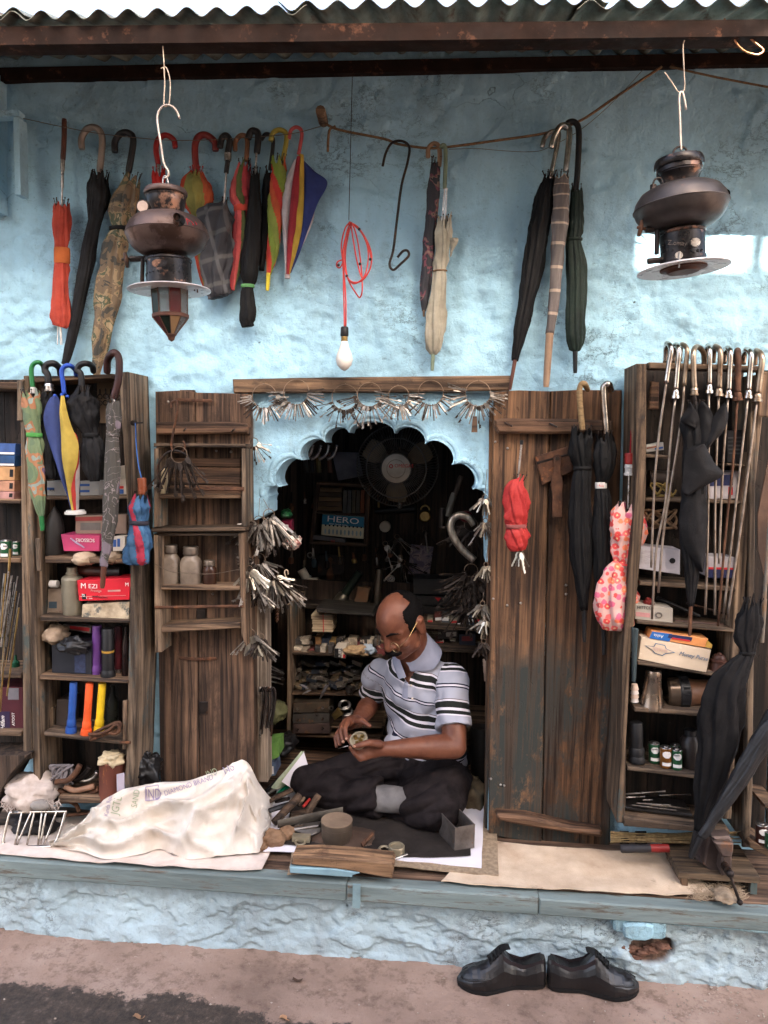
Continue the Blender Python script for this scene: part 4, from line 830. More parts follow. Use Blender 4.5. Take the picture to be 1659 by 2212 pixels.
bareshaft('umbrella shaft second from right with bright chrome crook', (1180, 235), (1220, 70), (1265, 130), (1238, 520), (1230, 605), zz((1230, 605), (1150, 1300), (1060, 2100))+z5((960, 925)), CHROME)
bareshaft('umbrella shaft rightmost on the right cabinet, dull grey crook', (1300, 240), (1330, 88), (1385, 160), (1340, 555), (1330, 640), zz((1328, 640), (1250, 1250), (1140, 2100))+z5((1000, 950)), CH2, 32)
t = umbrella('black umbrella with loose flaps hung among bare shafts on right cabinet', K7, .3717, YS-.012, [(1288, 150, .09), (1284, 60, .07), (1246, 22, .03), (1226, 60), (1228, 180), (1232, 262)], 16, CH2, [(1240, 372, 44), (1236, 430, 78), (1240, 520, 84), (1236, 640, 70), (1230, 760, 72), (1226, 900, 76), (1222, 1020, 76), (1216, 1120, 70), (1216, 1220, 62), (1218, 1320, 48), (1214, 1420, 34), (1210, 1535, 16)], CBLK2, GC.replace('left', 'right'), tip=((1210, 1530), (1204, 1702)), tipr=11, tipm=RUST, nf=9, amp=.32, twist=.2, jag=.03, collar=((1232, 262), (1231, 305), 20, CH2), shaft=((1231, 300), (1238, 385), 12, IRON))
for rows, dy in (([(345, 1262, 1290), (400, 1250, 1330), (480, 1255, 1345), (560, 1265, 1330), (640, 1270, 1300)], -.03), ([(348, 1404, 1408), (380, 1375, 1422), (450, 1330, 1425), (520, 1305, 1395), (580, 1292, 1340), (620, 1290, 1310)], -.036), ([(340, 1200, 1206), (380, 1195, 1230), (450, 1150, 1262), (500, 1215, 1240)], -.034),
                 ([(588, 1255, 1290), (620, 1190, 1308), (700, 1172, 1350), (765, 1166, 1398), (830, 1160, 1300), (870, 1164, 1225), (892, 1178, 1190)], -.05), ([(880, 1180, 1300), (980, 1160, 1305), (1080, 1150, 1302), (1180, 1170, 1300), (1260, 1220, 1292), (1330, 1262, 1284)], -.03)):
    loft(K7, YS+dy, rows, .014).build('canopy_flap', CBLK2, t, smooth=True, fix=False)
# ---- two standing on the vice board, leaning on the right cabinet
GL = 'black umbrellas leaning on the right cabinet'; YL = -.285
umbrella('bulky black umbrella leaning point down on the vice board', K8, .3717, YL, None, 0, None, [(1568, -30, 55), (1556, 60, 80), (1535, 160, 82), (1538, 252, 44), (1490, 335, 76), (1420, 450, 118), (1398, 600, 134), (1374, 750, 124), (1346, 900, 104), (1312, 1050, 78), (1276, 1200, 46), (1248, 1290, 22)], CBLK2, GL, tip=((1246, 1285), (1208, 1440)), tipr=20, strap=(1538, 254, 46, 10), strapm=CBLK, nf=8, amp=.3, twist=.5, jag=.05, sq=.5)
umbrella('slender black umbrella in a ribbed sleeve crossing in front of the bulky one', Z8, .2063, YL-.05, None, 0, None, [(1900, -330, 112), (1740, -60, 112), (1600, 180, 106), (1400, 520, 92), (1200, 830, 74), (1060, 1050, 58), (960, 1190, 42)], mrings('sleeve_black', (28, 27, 28), (12, 12, 12), 11, .06), GL, tip=((955, 1185), (850, 1405)), tipr=36, nf=3, amp=.04, twist=0, jag=.02, sq=.7)
# ================================================================== hanging lanterns, wires, bulb, ropes
LYP = -.585
LBLK = mk('lantern_black_enamel', (46, 41, 40), (22, 20, 20), sc=16, rough=.3, metal=.5, bump=.2, spot=(118, 88, 72), spotlim=(.55, .6), spotsc=13)
LTANK1 = mk('lantern_tank_rosy', (98, 80, 73), (58, 47, 43), sc=7, rough=.5, metal=.6, bump=.12, spot=(60, 44, 37), spotsc=9, spotlim=(.5, .56))
LTANK2 = mk('lantern_tank_grey', (92, 84, 80), (52, 47, 45), sc=7, rough=.45, metal=.65, bump=.12, spot=(130, 92, 62), spotlim=(.64, .7), spotsc=14)
ENAM = mk('enamel_white_chipped', (205, 200, 200), (176, 170, 170), rough=.3, bump=.05, spot=(60, 44, 36), spotlim=(.62, .64), spotsc=16)
LRUST = mk('lantern_rust_frame', (104, 70, 56), (70, 48, 40), rough=.6, metal=.4)
def glassm(name, c, a=.35):
    m, n = newmat(name); n.b.inputs['Base Color'].default_value = lin(c); n.b.inputs['Roughness'].default_value = .12
    n.b.inputs['Transmission Weight'].default_value = a; n.b.inputs['IOR'].default_value = 1.2; n.l(n.bump(n.noise(n.obj(), 30, 4), .1, .003), n.b.inputs['Normal']); return m
GL_C, GL_R, GL_G, GL_Y = glassm('glass_clear', (205, 208, 205), .8), glassm('glass_red', (104, 40, 40), .5), glassm('glass_green', (52, 66, 56), .5), glassm('glass_amber', (196, 158, 116), .5)
def lantern(label, F, k, p0, p1, scale_px, prof, tankm, Y):
    """prof: named lists of (distance along axis, radius) in the local picture units of F"""
    a, b = Vector(F(*p0)), Vector(F(*p1)); L = math.hypot(p1[0]-p0[0], p1[1]-p0[1])
    A3, B3 = at(*a, Y), at(*b, Y); k3 = (B3-A3).length/L; d = (B3-A3).normalized()
    t = thing('hanging_lantern', label, 'lantern', B3)
    def P(s): return A3+d*(s*k3)
    for nm, pr, m_ in prof:
        s0, s1 = pr[0][0], pr[-1][0]
        MB().lathe(P(s0), P(s1), [((s-s0)/(s1-s0), r*k3) for s, r in pr], 40).build(nm, m_, t, smooth=38)
    return t, P, k3, d
t, P, k3, d = lantern('hanging pressure lantern with coloured glass panes on the left', L1, .186, (742, 262), (812, 2025), 0, [
    ('lid', [(0, 30), (8, 160), (25, 235), (50, 250), (75, 252), (88, 246), (92, 228)], LTANK1),
    ('neck', [(92, 228), (110, 236), (130, 228), (140, 230), (200, 220), (260, 200), (300, 186), (322, 186)], LBLK),
    ('tank', [(318, 150), (318, 210), (330, 300), (360, 372), (420, 432), (490, 468), (530, 474), (540, 480), (560, 478), (575, 470), (640, 448), (710, 392), (770, 300), (785, 220), (786, 150)], LTANK1),
    ('under_neck', [(780, 150), (810, 168), (830, 172), (835, 120)], LBLK),
    ('collar', [(826, 150), (826, 268), (836, 275), (850, 276), (862, 264), (866, 255)], LBLK),
    ('burner_housing', [(862, 200), (862, 262), (1120, 262), (1122, 246), (1165, 244), (1166, 200)], LBLK),
    ('reflector_plate', [(1168, 200), (1178, 470), (1184, 484), (1192, 484), (1196, 470), (1190, 200)], ENAM),
    ('pane_ring', [(1470, 210), (1470, 208), (1474, 216), (1510, 214), (1516, 206), (1516, 190)], LRUST),
    ('finial', [(1700, 62), (1712, 64), (1720, 52), (1740, 42), (1770, 34), (1790, 4)], LRUST)], LTANK1, LYP)
# rim bead on the tank, glass panes, pierced holes
MB().torus(P(545), 480*k3, 7*k3, d.orthogonal(), d.cross(d.orthogonal()), 48, 6).build('tank_bead', LTANK1, t, smooth=True)
e1 = Vector((1, 0, 0)); e1 = (e1-d*e1.dot(d)).normalized(); e2 = d.cross(e1)
cols = [GL_C, GL_R, GL_C, GL_G, GL_Y, GL_Y, GL_C, GL_C, GL_G, GL_R]
def rp(s, r, a): return P(s)+(e1*cos(a)+e2*sin(a))*r*k3
for i in range(10):
    a0, a1 = 2*pi*(i-.5)/10+.3, 2*pi*(i+.5)/10+.3; g = .015
    q = [rp(1192, 216, a0+g), rp(1192, 216, a1-g), rp(1470, 206, a1-g), rp(1470, 206, a0+g)]
    MB().prism(q, -(rp(1300, 8, (a0+a1)/2)-P(1300))).build('pane', cols[i], t)
    q = [rp(1516, 204, a0+g), rp(1516, 204, a1-g), rp(1700, 58, a1-g*3), rp(1700, 58, a0+g*3)]
    MB().prism(q, -(rp(1600, 8, (a0+a1)/2)-P(1600))).build('cone_pane', cols[(i*3+2) % 10], t)
    MB().tube([rp(1190, 219, a0), rp(1470, 209, a0), rp(1516, 208, a0), rp(1702, 60, a0)], 5*k3, 6).build('pane_bar', LRUST, t)
def lx(x, y, dy=0.0, F=L1): return at(*F(x, y), LYP+dy)
g = lx(476, 478, -.07); MB().lathe(g+Vector((0, .02, 0)), g, [(0, 40*k3), (.3, 76*k3), (1, 76*k3), (1, 64*k3)], 24).build('pressure_gauge', IRON, t, smooth=40)
MB().lathe(g+Vector((0, .002, 0)), g-Vector((0, .001, 0)), [(0, 63*k3), (1, 63*k3)], 24).build('gauge_face', mk('gauge_face', (205, 178, 160), rough=.3), t)
MB().tube([g+Vector((0, .012, -.01)), lx(465, 600, -.05)], 16*k3, 8).build('gauge_stem', LTANK1, t)
f0, f1 = lx(900, 640, -.09), lx(872, 598, -.125)
MB().tube([f0, f1], 40*k3, 14, cap=False).lathe(f0, f0+(f1-f0)*.5, [(0, 70*k3), (1, 40*k3)], 14).build('filler_spout', LBLK, t, smooth=40)
MB().tube([lx(560, 1085), lx(330, 1090, -.01)], 34*k3, 8).tube([lx(480, 1090, -.01), lx(470, 1330, -.01), lx(470, 1400)], 26*k3, 8).tube([lx(400, 1420, -.01), lx(560, 1405)], 30*k3, 8).build('fuel_pipe', IRON, t, smooth=40)
MB().tube([lx(270, 1020, -.02), lx(290, 1100, -.02), lx(300, 1190, -.02)], [22*k3, 30*k3, 18*k3], 8).tube([lx(230, 1100, -.02), lx(340, 1085, -.01)], 16*k3, 6).build('valve_wheel', IRON, t, smooth=True)
for i in range(12):
    a = pi+pi*(i+.5)/12*.9+.15; p = rp(1020, 262.5, a if e2.y > 0 else -a)
    nrm = (p-P(1020)).normalized(); MB().lathe(p-nrm*.001, p+nrm*.0012, [(0, 10*k3), (1, 10*k3)], 8).build('vent_hole', mk('hole_black', (8, 7, 7), rough=.9, bump=0), t)
c = lx(770, 1200, 0); c.y = P(940).y-262*k3-.0005; q = [c+Vector((cos(2*pi*i/20)*95*k3, -.0, sin(2*pi*i/20)*50*k3)) for i in range(20)]
MB().prism(q, (0, .012, 0), .001).build('name_plate', LBLK, t)
MB().tube([lx(1080, 1460), lx(1085, 1385, -.01), lx(1110, 1400, -.01), lx(1115, 1480)], 10*k3, 6).build('clip', LRUST, t)
MB().tube(catmull([tuple(lx(*q)) for q in ((770, 270), (775, 200), (750, 130), (722, 140), (712, 200), (728, 268))], 20), 9*k3, 6).build('bail', STEEL, t, smooth=True)
# red writing on the tank: a few painted strokes
for q in ([(985, 620), (1000, 690)], [(985, 620), (1030, 650), (1005, 660)], [(1040, 650), (1075, 700), (1055, 690)], [(1085, 660), (1105, 690)]):
    MB().tube([lx(x, y, -.083+(x-985)*.0002) for x, y in q], 5*k3, 5).build('red_mark', cloth('mark_red', (170, 44, 50)), t)
lampA = t
def wirething(name, label, cat, paths, r, m_, group=None, n=26, seg=6):
    t = MB()
    for pts in paths: t.tube(catmull([tuple(p) for p in pts], n), r, seg)
    zmin = min(v.z for v in t.v); c = sum(t.v, Vector())/len(t.v)
    return t.build(name, m_, smooth=True, label=label, cat=cat, group=group, loc=(c.x, c.y, zmin))
ax = lambda *q, Y=LYP: [at(*A(x, y), Y) for x, y in q]; bx = lambda *q, Y=LYP: [at(*B(x, y), Y) for x, y in q]
wirething('hook_wire', 'thin pale wire from roof beam to the hook of the left lantern', 'wire', [ax((735, 110), (738, 140), (715, 150), (700, 118), (702, 180), (710, 290)), ax((708, 290), (712, 360), (708, 450), (722, 458), (732, 440), (735, 350), (718, 292), (695, 296))], .0016, mk('wire_pale', (196, 176, 154), rough=.5, bump=0))
wirething('s_hook', 'pale bent wire hook holding the left lantern', 'hook', [ax((775, 514), (768, 488), (745, 460), (712, 455), (686, 480), (680, 525), (695, 620), (708, 705), (728, 740), (724, 765), (708, 770))], .0032, mk('wire_hook', (180, 166, 154), (130, 116, 104), rough=.4, metal=.6, bump=.1))
t, P, k3, d = lantern('black pressure lantern without glass hanging on the right', L2, .1653, (738, 236), (802, 1760), 0, [
    ('lid', [(0, 30), (6, 200), (20, 300), (60, 316), (110, 318), (130, 308), (134, 290)], LBLK),
    ('neck', [(130, 290), (190, 292), (200, 282), (215, 290), (235, 270), (300, 242), (360, 228), (390, 232)], LBLK),
    ('tank', [(385, 200), (385, 330), (400, 420), (450, 510), (540, 575), (620, 600), (640, 608), (665, 602), (680, 594), (740, 575), (830, 510), (900, 400), (930, 280), (930, 200)], LTANK2),
    ('under_neck', [(925, 200), (960, 285), (975, 280)], LBLK),
    ('collar', [(960, 280), (966, 300), (985, 306), (1000, 300), (1004, 290)], LBLK),
    ('burner_housing', [(1000, 286), (1310, 286), (1312, 300), (1370, 300), (1372, 200)], LBLK),
    ('reflector_plate', [(1374, 210), (1440, 560), (1452, 592), (1464, 596), (1468, 580), (1440, 320), (1440, 290)], ENAM),
    ('burner_ring', [(1432, 230), (1436, 300), (1460, 300), (1470, 230), (1500, 200), (1505, 60)], LRUST)], LTANK2, LYP)
LAMPB, LAMPF, LAMPK = t, P(1150), k3; l2 = lambda x, y, dy=0.0: lx(x, y, dy, L2); e1 = Vector((1, 0, 0)); e1 = (e1-d*e1.dot(d)).normalized(); e2 = d.cross(e1)
MB().torus(l2(757, 185), 92*k3, 15*k3, (1, 0, 0), (0, 0, 1), 24, 8).build('ring', IRON, t, smooth=True)
MB().torus(P(645), 606*k3, 9*k3, e1, e2, 48, 6).build('tank_bead', LTANK2, t, smooth=True)
MB().tube([l2(1280, 770, -.03), l2(1370, 690, -.06)], 46*k3, 14, cap=False).build('filler_spout', LBLK, t)
MB().tube(catmull([tuple(l2(*q, -.04)) for q in ((400, 680), (405, 580), (430, 520), (480, 500), (520, 530), (545, 640))], 20), 13*k3, 6).build('pipe', IRON, t, smooth=True)
MB().tube([l2(405, 690, -.04), l2(408, 590, -.04)], 42*k3, 6).build('nut', IRON, t)
MB().tube([l2(500, 1160), l2(310, 1175, -.01)], 42*k3, 8).tube([l2(460, 1180, -.01), l2(450, 1500, -.01)], 34*k3, 8).tube([l2(330, 1590, -.01), l2(530, 1570, -.01)], 42*k3, 8).build('fuel_pipe', IRON, t, smooth=40)
MB().tube([l2(255, 1050, -.02), l2(250, 1140, -.02), l2(215, 1260, -.02)], [16*k3, 34*k3, 24*k3], 8).tube([l2(195, 1145, -.02), l2(310, 1165, -.02)], 22*k3, 6).build('valve_wheel', RUST, t, smooth=True)
MB().tube([l2(805, 600, -.08), l2(808, 545, -.08)], [30*k3, 14*k3], 8).build('screw', LTANK2, t)
c = l2(960, 1340, -.075); MB().prism([c+Vector((cos(2*pi*i/20)*62*k3, 0, sin(2*pi*i/20)*58*k3)) for i in range(20)], (0, .01, 0)).build('name_plate', STEEL, t)
for i, x in enumerate((600, 665, 820, 920, 990, 1040)): p = l2(x, 1440, -.0835+.035*((x-790)/280)**2); MB().lathe(p, p+Vector((0, .006, 0)), [(0, 15*k3), (1, 15*k3)], 8).build('vent_hole', MATS['hole_black'], t)
p = l2(745, 1510, -.086); MB().lathe(p, p+Vector((0, .01, 0)), [(0, 48*k3), (1, 48*k3)], 14).tube([p+Vector((0, -.004, .008)), p+Vector((0, -.004, -.03))], 12*k3, 6).build('regulator', STEEL, t)
wirething('hook_wire', 'thin twine from roof beam to the hook of the right lantern', 'wire', [bx((1290, 140), (1300, 165), (1292, 200), (1296, 300), (1298, 385), (1275, 400), (1240, 350), (1212, 312))], .0016, MATS['wire_pale'])
wirething('s_hook', 'bent steel hook holding the right lantern', 'hook', [bx((1304, 474), (1298, 430), (1286, 396), (1275, 420), (1278, 500), (1282, 620), (1284, 650))], .0032, MATS['wire_hook'])
wirething('copper_loop', 'copper wire loop dangling from the beam in the top right corner', 'wire', [bx((1470, 80), (1490, 120), (1508, 150), (1560, 152), (1610, 190), (1640, 218), (1612, 236), (1560, 222), (1525, 190), (1510, 155))], .0026, mk('copper', (214, 150, 108), rough=.35, metal=.9, bump=0))
wirething('hanging_rope', 'brown jute rope strung from wooden peg up to the roof corner', 'rope', [[at(*q, UW-.012) for q in (A(1405, 535), A(1470, 562), B(0, 600), B(60, 622), B(190, 640), B(300, 632), B(500, 605), B(700, 574), B(850, 520), B(1000, 420), B(1200, 288))], [at(*A(*q), UW-.03) for q in ((1450, 545), (1425, 560), (1418, 600), (1416, 655))]], .0042, ROPE, n=60)
wirething('side_rope', 'brown rope running from the roof corner out to the right', 'rope', [[at(*B(*q), UW-.012) for q in ((1235, 288), (1400, 326), (1520, 350), (1660, 376), (1800, 400))]], .0036, ROPE, n=30)
wirething('wall_wire', 'sagging thin wire carrying the left row of umbrellas', 'wire', [[at(*A(*q), UW-.02) for q in ((0, 490), (140, 520), (270, 548), (450, 580), (720, 605), (940, 602), (1240, 580), (1390, 545))]], .0013, WIRE, n=50)
wirething('slack_wire', 'loose thin wire below the rope near the chrome crooks', 'wire', [[at(*B(*q), UW-.014) for q in ((280, 645), (400, 642), (500, 650), (620, 656), (700, 642), (850, 560), (1000, 430), (1120, 300))]], .001, WIRE, n=40)
mbx = MB(); p = at(*A(1398, 530), -.01); mbx.tube([p, p+Vector((.004, -.085, .004))], .016, 10); mbx.build('wooden_peg', WTAN, label='short wooden peg in the wall holding the rope end', cat='peg', smooth=40, loc=p)
wirething('iron_hook', 'long dark iron hook hanging on the rope, curled at its foot', 'hook', [[at(*B(*q), UW-.03) for q in ((-6, 718), (8, 660), (36, 616), (80, 610), (109, 636), (102, 700), (76, 800), (56, 950), (40, 1080), (24, 1140), (40, 1166), (72, 1140), (106, 1106), (102, 1084), (82, 1085), (58, 1112))]], .0042, IRON, n=80)
# bulb on its flex
YBU = -.1; t = thing('light_bulb', 'white glass bulb hanging on red flex above the arch', 'bulb', at(744, 800, YBU))
spin(YBU, (744, 737), (743.5, 801), [(0, 7), (.08, 8), (.25, 11), (.45, 16.5), (.62, 18.5), (.8, 16), (.93, 9), (1, 2)], 24).build('globe', mk('bulb_opal', (226, 222, 214), (214, 208, 200), rough=.25, bump=0), t, smooth=True)
spin(YBU, (744.5, 706), (744, 727), [(0, 7), (.1, 8.5), (.9, 9), (1, 8)], 18).build('socket', BLACKPL, t, smooth=40)
spin(YBU, (744, 727), (744, 738), [(0, 7), (.3, 7.5), (.5, 6.8), (.8, 7.5), (1, 7)], 18).build('screw_base', BRASS, t, smooth=True)
FLX = plastic('red_flex', (206, 64, 58), .45)
fx = lambda *q: [tuple(at(*A(x, y), YBU+random.uniform(-.012, .012))) for x, y in q]
mbf = MB()
for path in (fx((1488, 1410), (1486, 1300), (1482, 1150), (1475, 1060), (1490, 990), (1512, 958)), fx((1494, 1410), (1494, 1300), (1488, 1200), (1480, 1100), (1500, 1000), (1516, 960)),
             fx((1512, 960), (1550, 985), (1590, 1050), (1606, 1110), (1595, 1170), (1560, 1215), (1515, 1215), (1492, 1170), (1484, 1090), (1500, 1000), (1515, 960)), fx((1514, 960), (1560, 1000), (1598, 1090), (1600, 1160), (1560, 1210), (1525, 1225), (1500, 1190), (1492, 1100), (1508, 1000), (1520, 970)),
             fx((1510, 965), (1490, 1060), (1488, 1150), (1510, 1220), (1540, 1270), (1555, 1285), (1565, 1250), (1560, 1150), (1548, 1060), (1535, 1000), (1518, 960)), fx((1515, 965), (1530, 1060), (1545, 1140), (1565, 1200), (1585, 1160), (1590, 1080), (1565, 1010), (1518, 962)), fx((1490, 1120), (1460, 1130), (1455, 1150), (1470, 1155), (1488, 1120))):
    mbf.tube(catmull(path, 44), .0024, 6)
mbf.build('flex', FLX, t, smooth=True)
MB().tube([at(*A(1522, 330), -.06), at(*A(1507, 950), YBU)], .0012, 5).build('drop_wire', IRON, t)
for q in ((1552, 990), (1600, 1120), (1555, 1140), (1498, 1192), (1462, 1145)): MB().ball(at(*A(*q), YBU-.008), .005, 8, 6).build('tape', BLACKPL, t)
# ================================================================== keys
KST = mk('key_steel', (168, 160, 150), (92, 84, 77), sc=60, rough=.38, metal=.85, bump=.1, spot=(110, 84, 64), spotlim=(.62, .7), spotsc=50)
KDK = mk('key_dark', (66, 55, 48), (36, 31, 28), sc=60, rough=.6, metal=.6, bump=.2); KBR = mk('key_pale', (190, 182, 166), (146, 136, 118), rough=.35, metal=.7, bump=.05)
def keymesh(kind, mat):
    mb = MB(); th = .0016
    if kind == 'flat':
        pts = [(0.011*cos(a), -.010+.011*sin(a)) for a in [i*pi/6 for i in range(-2, 9)]]+[(-.005, -.022)]
        L = -.056; pts += [(-.0045, L+.004), (-.001, L), (.0045, L+.003)]
        for i in range(5): pts += [(.0045-(.002 if i % 2 else 0), L+.006+i*.005), (.0028 if i % 2 else .0045, L+.0085+i*.005)]
        pts += [(.005, -.022)]
    elif kind == 'long':
        pts = [(.009*cos(a), -.009+.009*sin(a)) for a in [i*pi/6 for i in range(-2, 9)]]+[(-.0022, -.02), (-.0022, -.085), (.0022, -.085), (.0022, -.082), (.009, -.082), (.009, -.077), (.006, -.076), (.009, -.073), (.009, -.07), (.0022, -.069), (.0022, -.02)]
    else:
        pts = [(.0035, 0), (.0035, -.062), (.001, -.066), (-.0035, -.064), (-.0035, 0)]
    mb.prism([Vector((x, -th/2, z)) for x, z in pts], (0, th, 0))
    if kind == 'long': mb.tube([(0, 0, -.018), (0, 0, -.085)], .0022, 6)
    if kind == 'bar': mb.torus((0, 0, .001), .004, .0014, seg=10, k=4)
    return mb.mesh('key', mat)
KM = {(k, m): keymesh(k, mm) for k in ('flat', 'long', 'bar') for m, mm in (('s', KST), ('d', KDK), ('w', KBR))}
RINGM = mk('ring_wire', (140, 118, 98), (92, 76, 64), rough=.45, metal=.7, bump=0)
def bunch(label, F, c, R, n, kinds, Y, arc=(-75, 75), size=1.0, fan=1.0, group='key rings', hang=None, radial=True, swing=.12, ringr=.0014):
    c3 = at(*F(*c), Y); k = (at(*F(c[0]+10, c[1]), Y)-c3).length/10; r = R*k
    t = thing('key_bunch', label, 'keys', c3-Vector((0, 0, r)), group)
    MB().torus(c3, r, ringr, (1, 0, 0), (0, .12, 1), 28, 5).build('ring', RINGM, t, smooth=True)
    if hang: MB().tube([at(*F(*hang), Y+.012), c3+Vector((0, 0, r))], .0011, 5).build('hanger', WIRE, t)
    n = int(n*(1.7 if group == GJ else 1.25))
    for i in range(n):
        s_ = (i+.5)/n+random.uniform(-.6, .6)/n; a = radians(lerp(arc[0], arc[1], s_))
        p = c3+Vector((sin(a)*r, random.uniform(-.012, .006), -cos(a)*r))
        ang = (a*fan if radial else 0)+random.uniform(-swing, swing)
        kd = random.choice(kinds); sz = size*random.uniform(.62, 1.02)
        M_ = Matrix.Translation(p-LOC[t]) @ Matrix.Rotation(-ang, 4, 'Y') @ Matrix.Rotation(random.uniform(-.25, .25), 4, 'X') @ Matrix.Rotation(random.uniform(-.7, .7), 4, 'Z') @ Matrix.Diagonal((sz*.68, sz, sz, 1))
        inst(KM[kd], 'key', t, M_)
    return t
GJ = 'key bunches hanging on the left jamb'
FS, FD, LS, LD, BS, FW_, BD = ('flat', 's'), ('flat', 'd'), ('long', 's'), ('long', 'd'), ('bar', 's'), ('flat', 'w'), ('bar', 'd')
YK = -.05; GK = 'key rings nailed along the lintel'
bunch('ring of small flat keys, leftmost on the lintel', K5, (212, 166), 72, 30, [BS, BS, BD, FS], YK, (-88, 88), .85, group=GK, hang=(205, 92))
bunch('crowded ring of flat keys, second from left on the lintel', K5, (402, 142), 76, 34, [BS, FS, BD, BS], YK, (-95, 95), .95, group=GK, hang=(395, 68))
bunch('sparse ring of black headed keys below the centre of the lintel', K5, (690, 172), 76, 16, [LD, LS, FD], YK, (-70, 60), .85, group=GK, hang=(695, 90), swing=.4)
bunch('ring of long spindly keys under the middle of the lintel', K5, (836, 156), 72, 24, [LS, LS, LD], YK, (-85, 85), .95, group=GK, hang=(835, 84))
bunch('ring of small flat keys beneath the brass latch on the lintel', K5, (1010, 165), 62, 30, [BS, FS, BS], YK, (-100, 100), .9, group=GK, hang=(1005, 100))
bunch('ring of mixed keys, second from right on the lintel', K5, (1200, 146), 76, 26, [LS, FS, BS, BD], YK, (-85, 85), .85, group=GK, hang=(1203, 70))
t = bunch('big ring of keys with brown tag, rightmost on the lintel', K5, (1480, 150), 76, 30, [LS, BS, FS, LD], YK, (-110, 100), .95, group=GK, hang=(1500, 75))
plank([K5(1450, 285), K5(1475, 285), K5(1478, 380), K5(1442, 380)], YK-.01, .003, 'tag', WDOORH, t, 0)
GJ = 'key bunches hanging on the left jamb'; YJ = -.045
bunch('small bunch of keys high on the left jamb', K5, (150, 440), 26, 11, [LS, LD, FS], YJ, (-60, 80), .9, group=GJ, hang=(150, 300))
bunch('fan of long bar keys on the left jamb beside the arch foot', Z3, (300, 350), 60, 26, [LS, LS, BS, LD], YJ-.02, (-30, 75), 1.55, group=GJ, hang=(240, 180), fan=.75)
bunch('dense bunch of steel keys left of the long bar keys', Z3, (190, 420), 55, 22, [FS, LS, FD, BS], YJ-.03, (-80, 40), 1.3, group=GJ, hang=(200, 170))
bunch('rusty dark key bunch under the dense steel ones', Z3, (150, 480), 40, 14, [LD, FD], YJ, (-60, 40), 1.35, group=GJ)
bunch('packed ring of thin keys at mid height of left jamb', Z3, (190, 840), 70, 30, [FD, BS, BD, FS], YJ-.02, (-100, 80), 1.1, group=GJ, hang=(190, 700))
bunch('bright silver key bunch at the edge of the left door', Z3, (85, 940), 35, 14, [FW_, LS, FW_], YJ-.06, (-50, 60), 1.5, group=GJ, hang=(60, 780))
bunch('loose bunch of yale style keys on the left jamb', Z3, (340, 1010), 60, 24, [FS, FW_, LS, FD], YJ+.02, (-70, 80), 1.25, group=GJ, hang=(370, 880))
bunch('slim key bunch hanging low behind the left jamb', Z3, (400, 1060), 50, 18, [LS, LD, FD], YJ+.05, (-30, 70), 1.4, group=GJ, hang=(390, 900))
bunch('little fan of keys above the pale post', Z3, (180, 1170), 40, 14, [LS, FD, FS], YJ-.01, (-80, 60), 1.0, group=GJ)
bunch('new silver keys on a wire loop against the pale post', Z3, (110, 1640), 40, 11, [FW_, LS, FW_], YJ-.03, (-40, 60), 1.4, group=GJ, hang=(100, 1420))
bunch('brown saw toothed keys beside the new silver keys', Z3, (215, 1680), 35, 12, [FD, BD], YJ-.02, (-40, 40), 1.35, group=GJ, hang=(190, 1520))
# bent iron hooks on the pale post
GJ2 = 'key strings on the right jamb'; YR = -.02
for lab, c, n, kk, hg in (('pale new keys at the top of the right jamb string', (1522, 765), 10, [FW_, FS], (1535, 600)), ('bright keys second on the right jamb string', (1525, 905), 12, [FW_, FS, LS], (1525, 830)), ('white key blanks at mid height of the right jamb', (1530, 1165), 8, [FW_], (1540, 1050)),
                       ('shiny single blanks low on the right jamb', (1508, 1395), 7, [FW_, FS], (1515, 1330)), ('clustered silver keys near the foot of the right string', (1522, 1490), 9, [FW_, FS], (1515, 1420)), ('dull toothed keys lowest on the right jamb string', (1515, 1620), 9, [FD, FS], (1520, 1540))):
    bunch(lab, K5, c, 14, n, kk, YR, (-50, 50), 1.15, group=GJ2, hang=hg)
bunch('bunch of old barrel keys on a hoop on the left door shelf', K3, (1170, 730), 52, 18, [LD, LD], YB-.03, (-75, 75), 1.55, group='keys on the left door', fan=.5)
t = bunch('silver keys hanging under the small red umbrella', K7, (218, 1200), 18, 5, [FW_, FS], YD-.01, (-20, 30), 1.25, group='keys on the right door')
wirething('key_hoop', 'large iron hoop hung over the left door shelf', 'hoop', [[at(*K3(*q), YB-.022) for q in ((1060, 955), (1030, 860), (1040, 780), (1090, 720), (1150, 705), (1215, 730), (1245, 790), (1265, 880))]], .0042, IRON)
wirething('iron_hook', 'long rusty iron hook on the left door carrying the key hoop', 'hook', [[at(*K3(*q), YB-.02) for q in ((1120, 425), (1118, 395), (1135, 382), (1155, 385), (1158, 440), (1140, 540), (1120, 660), (1130, 705), (1170, 715), (1200, 700), (1208, 670), (1195, 640))]], .004, RUST, n=50)
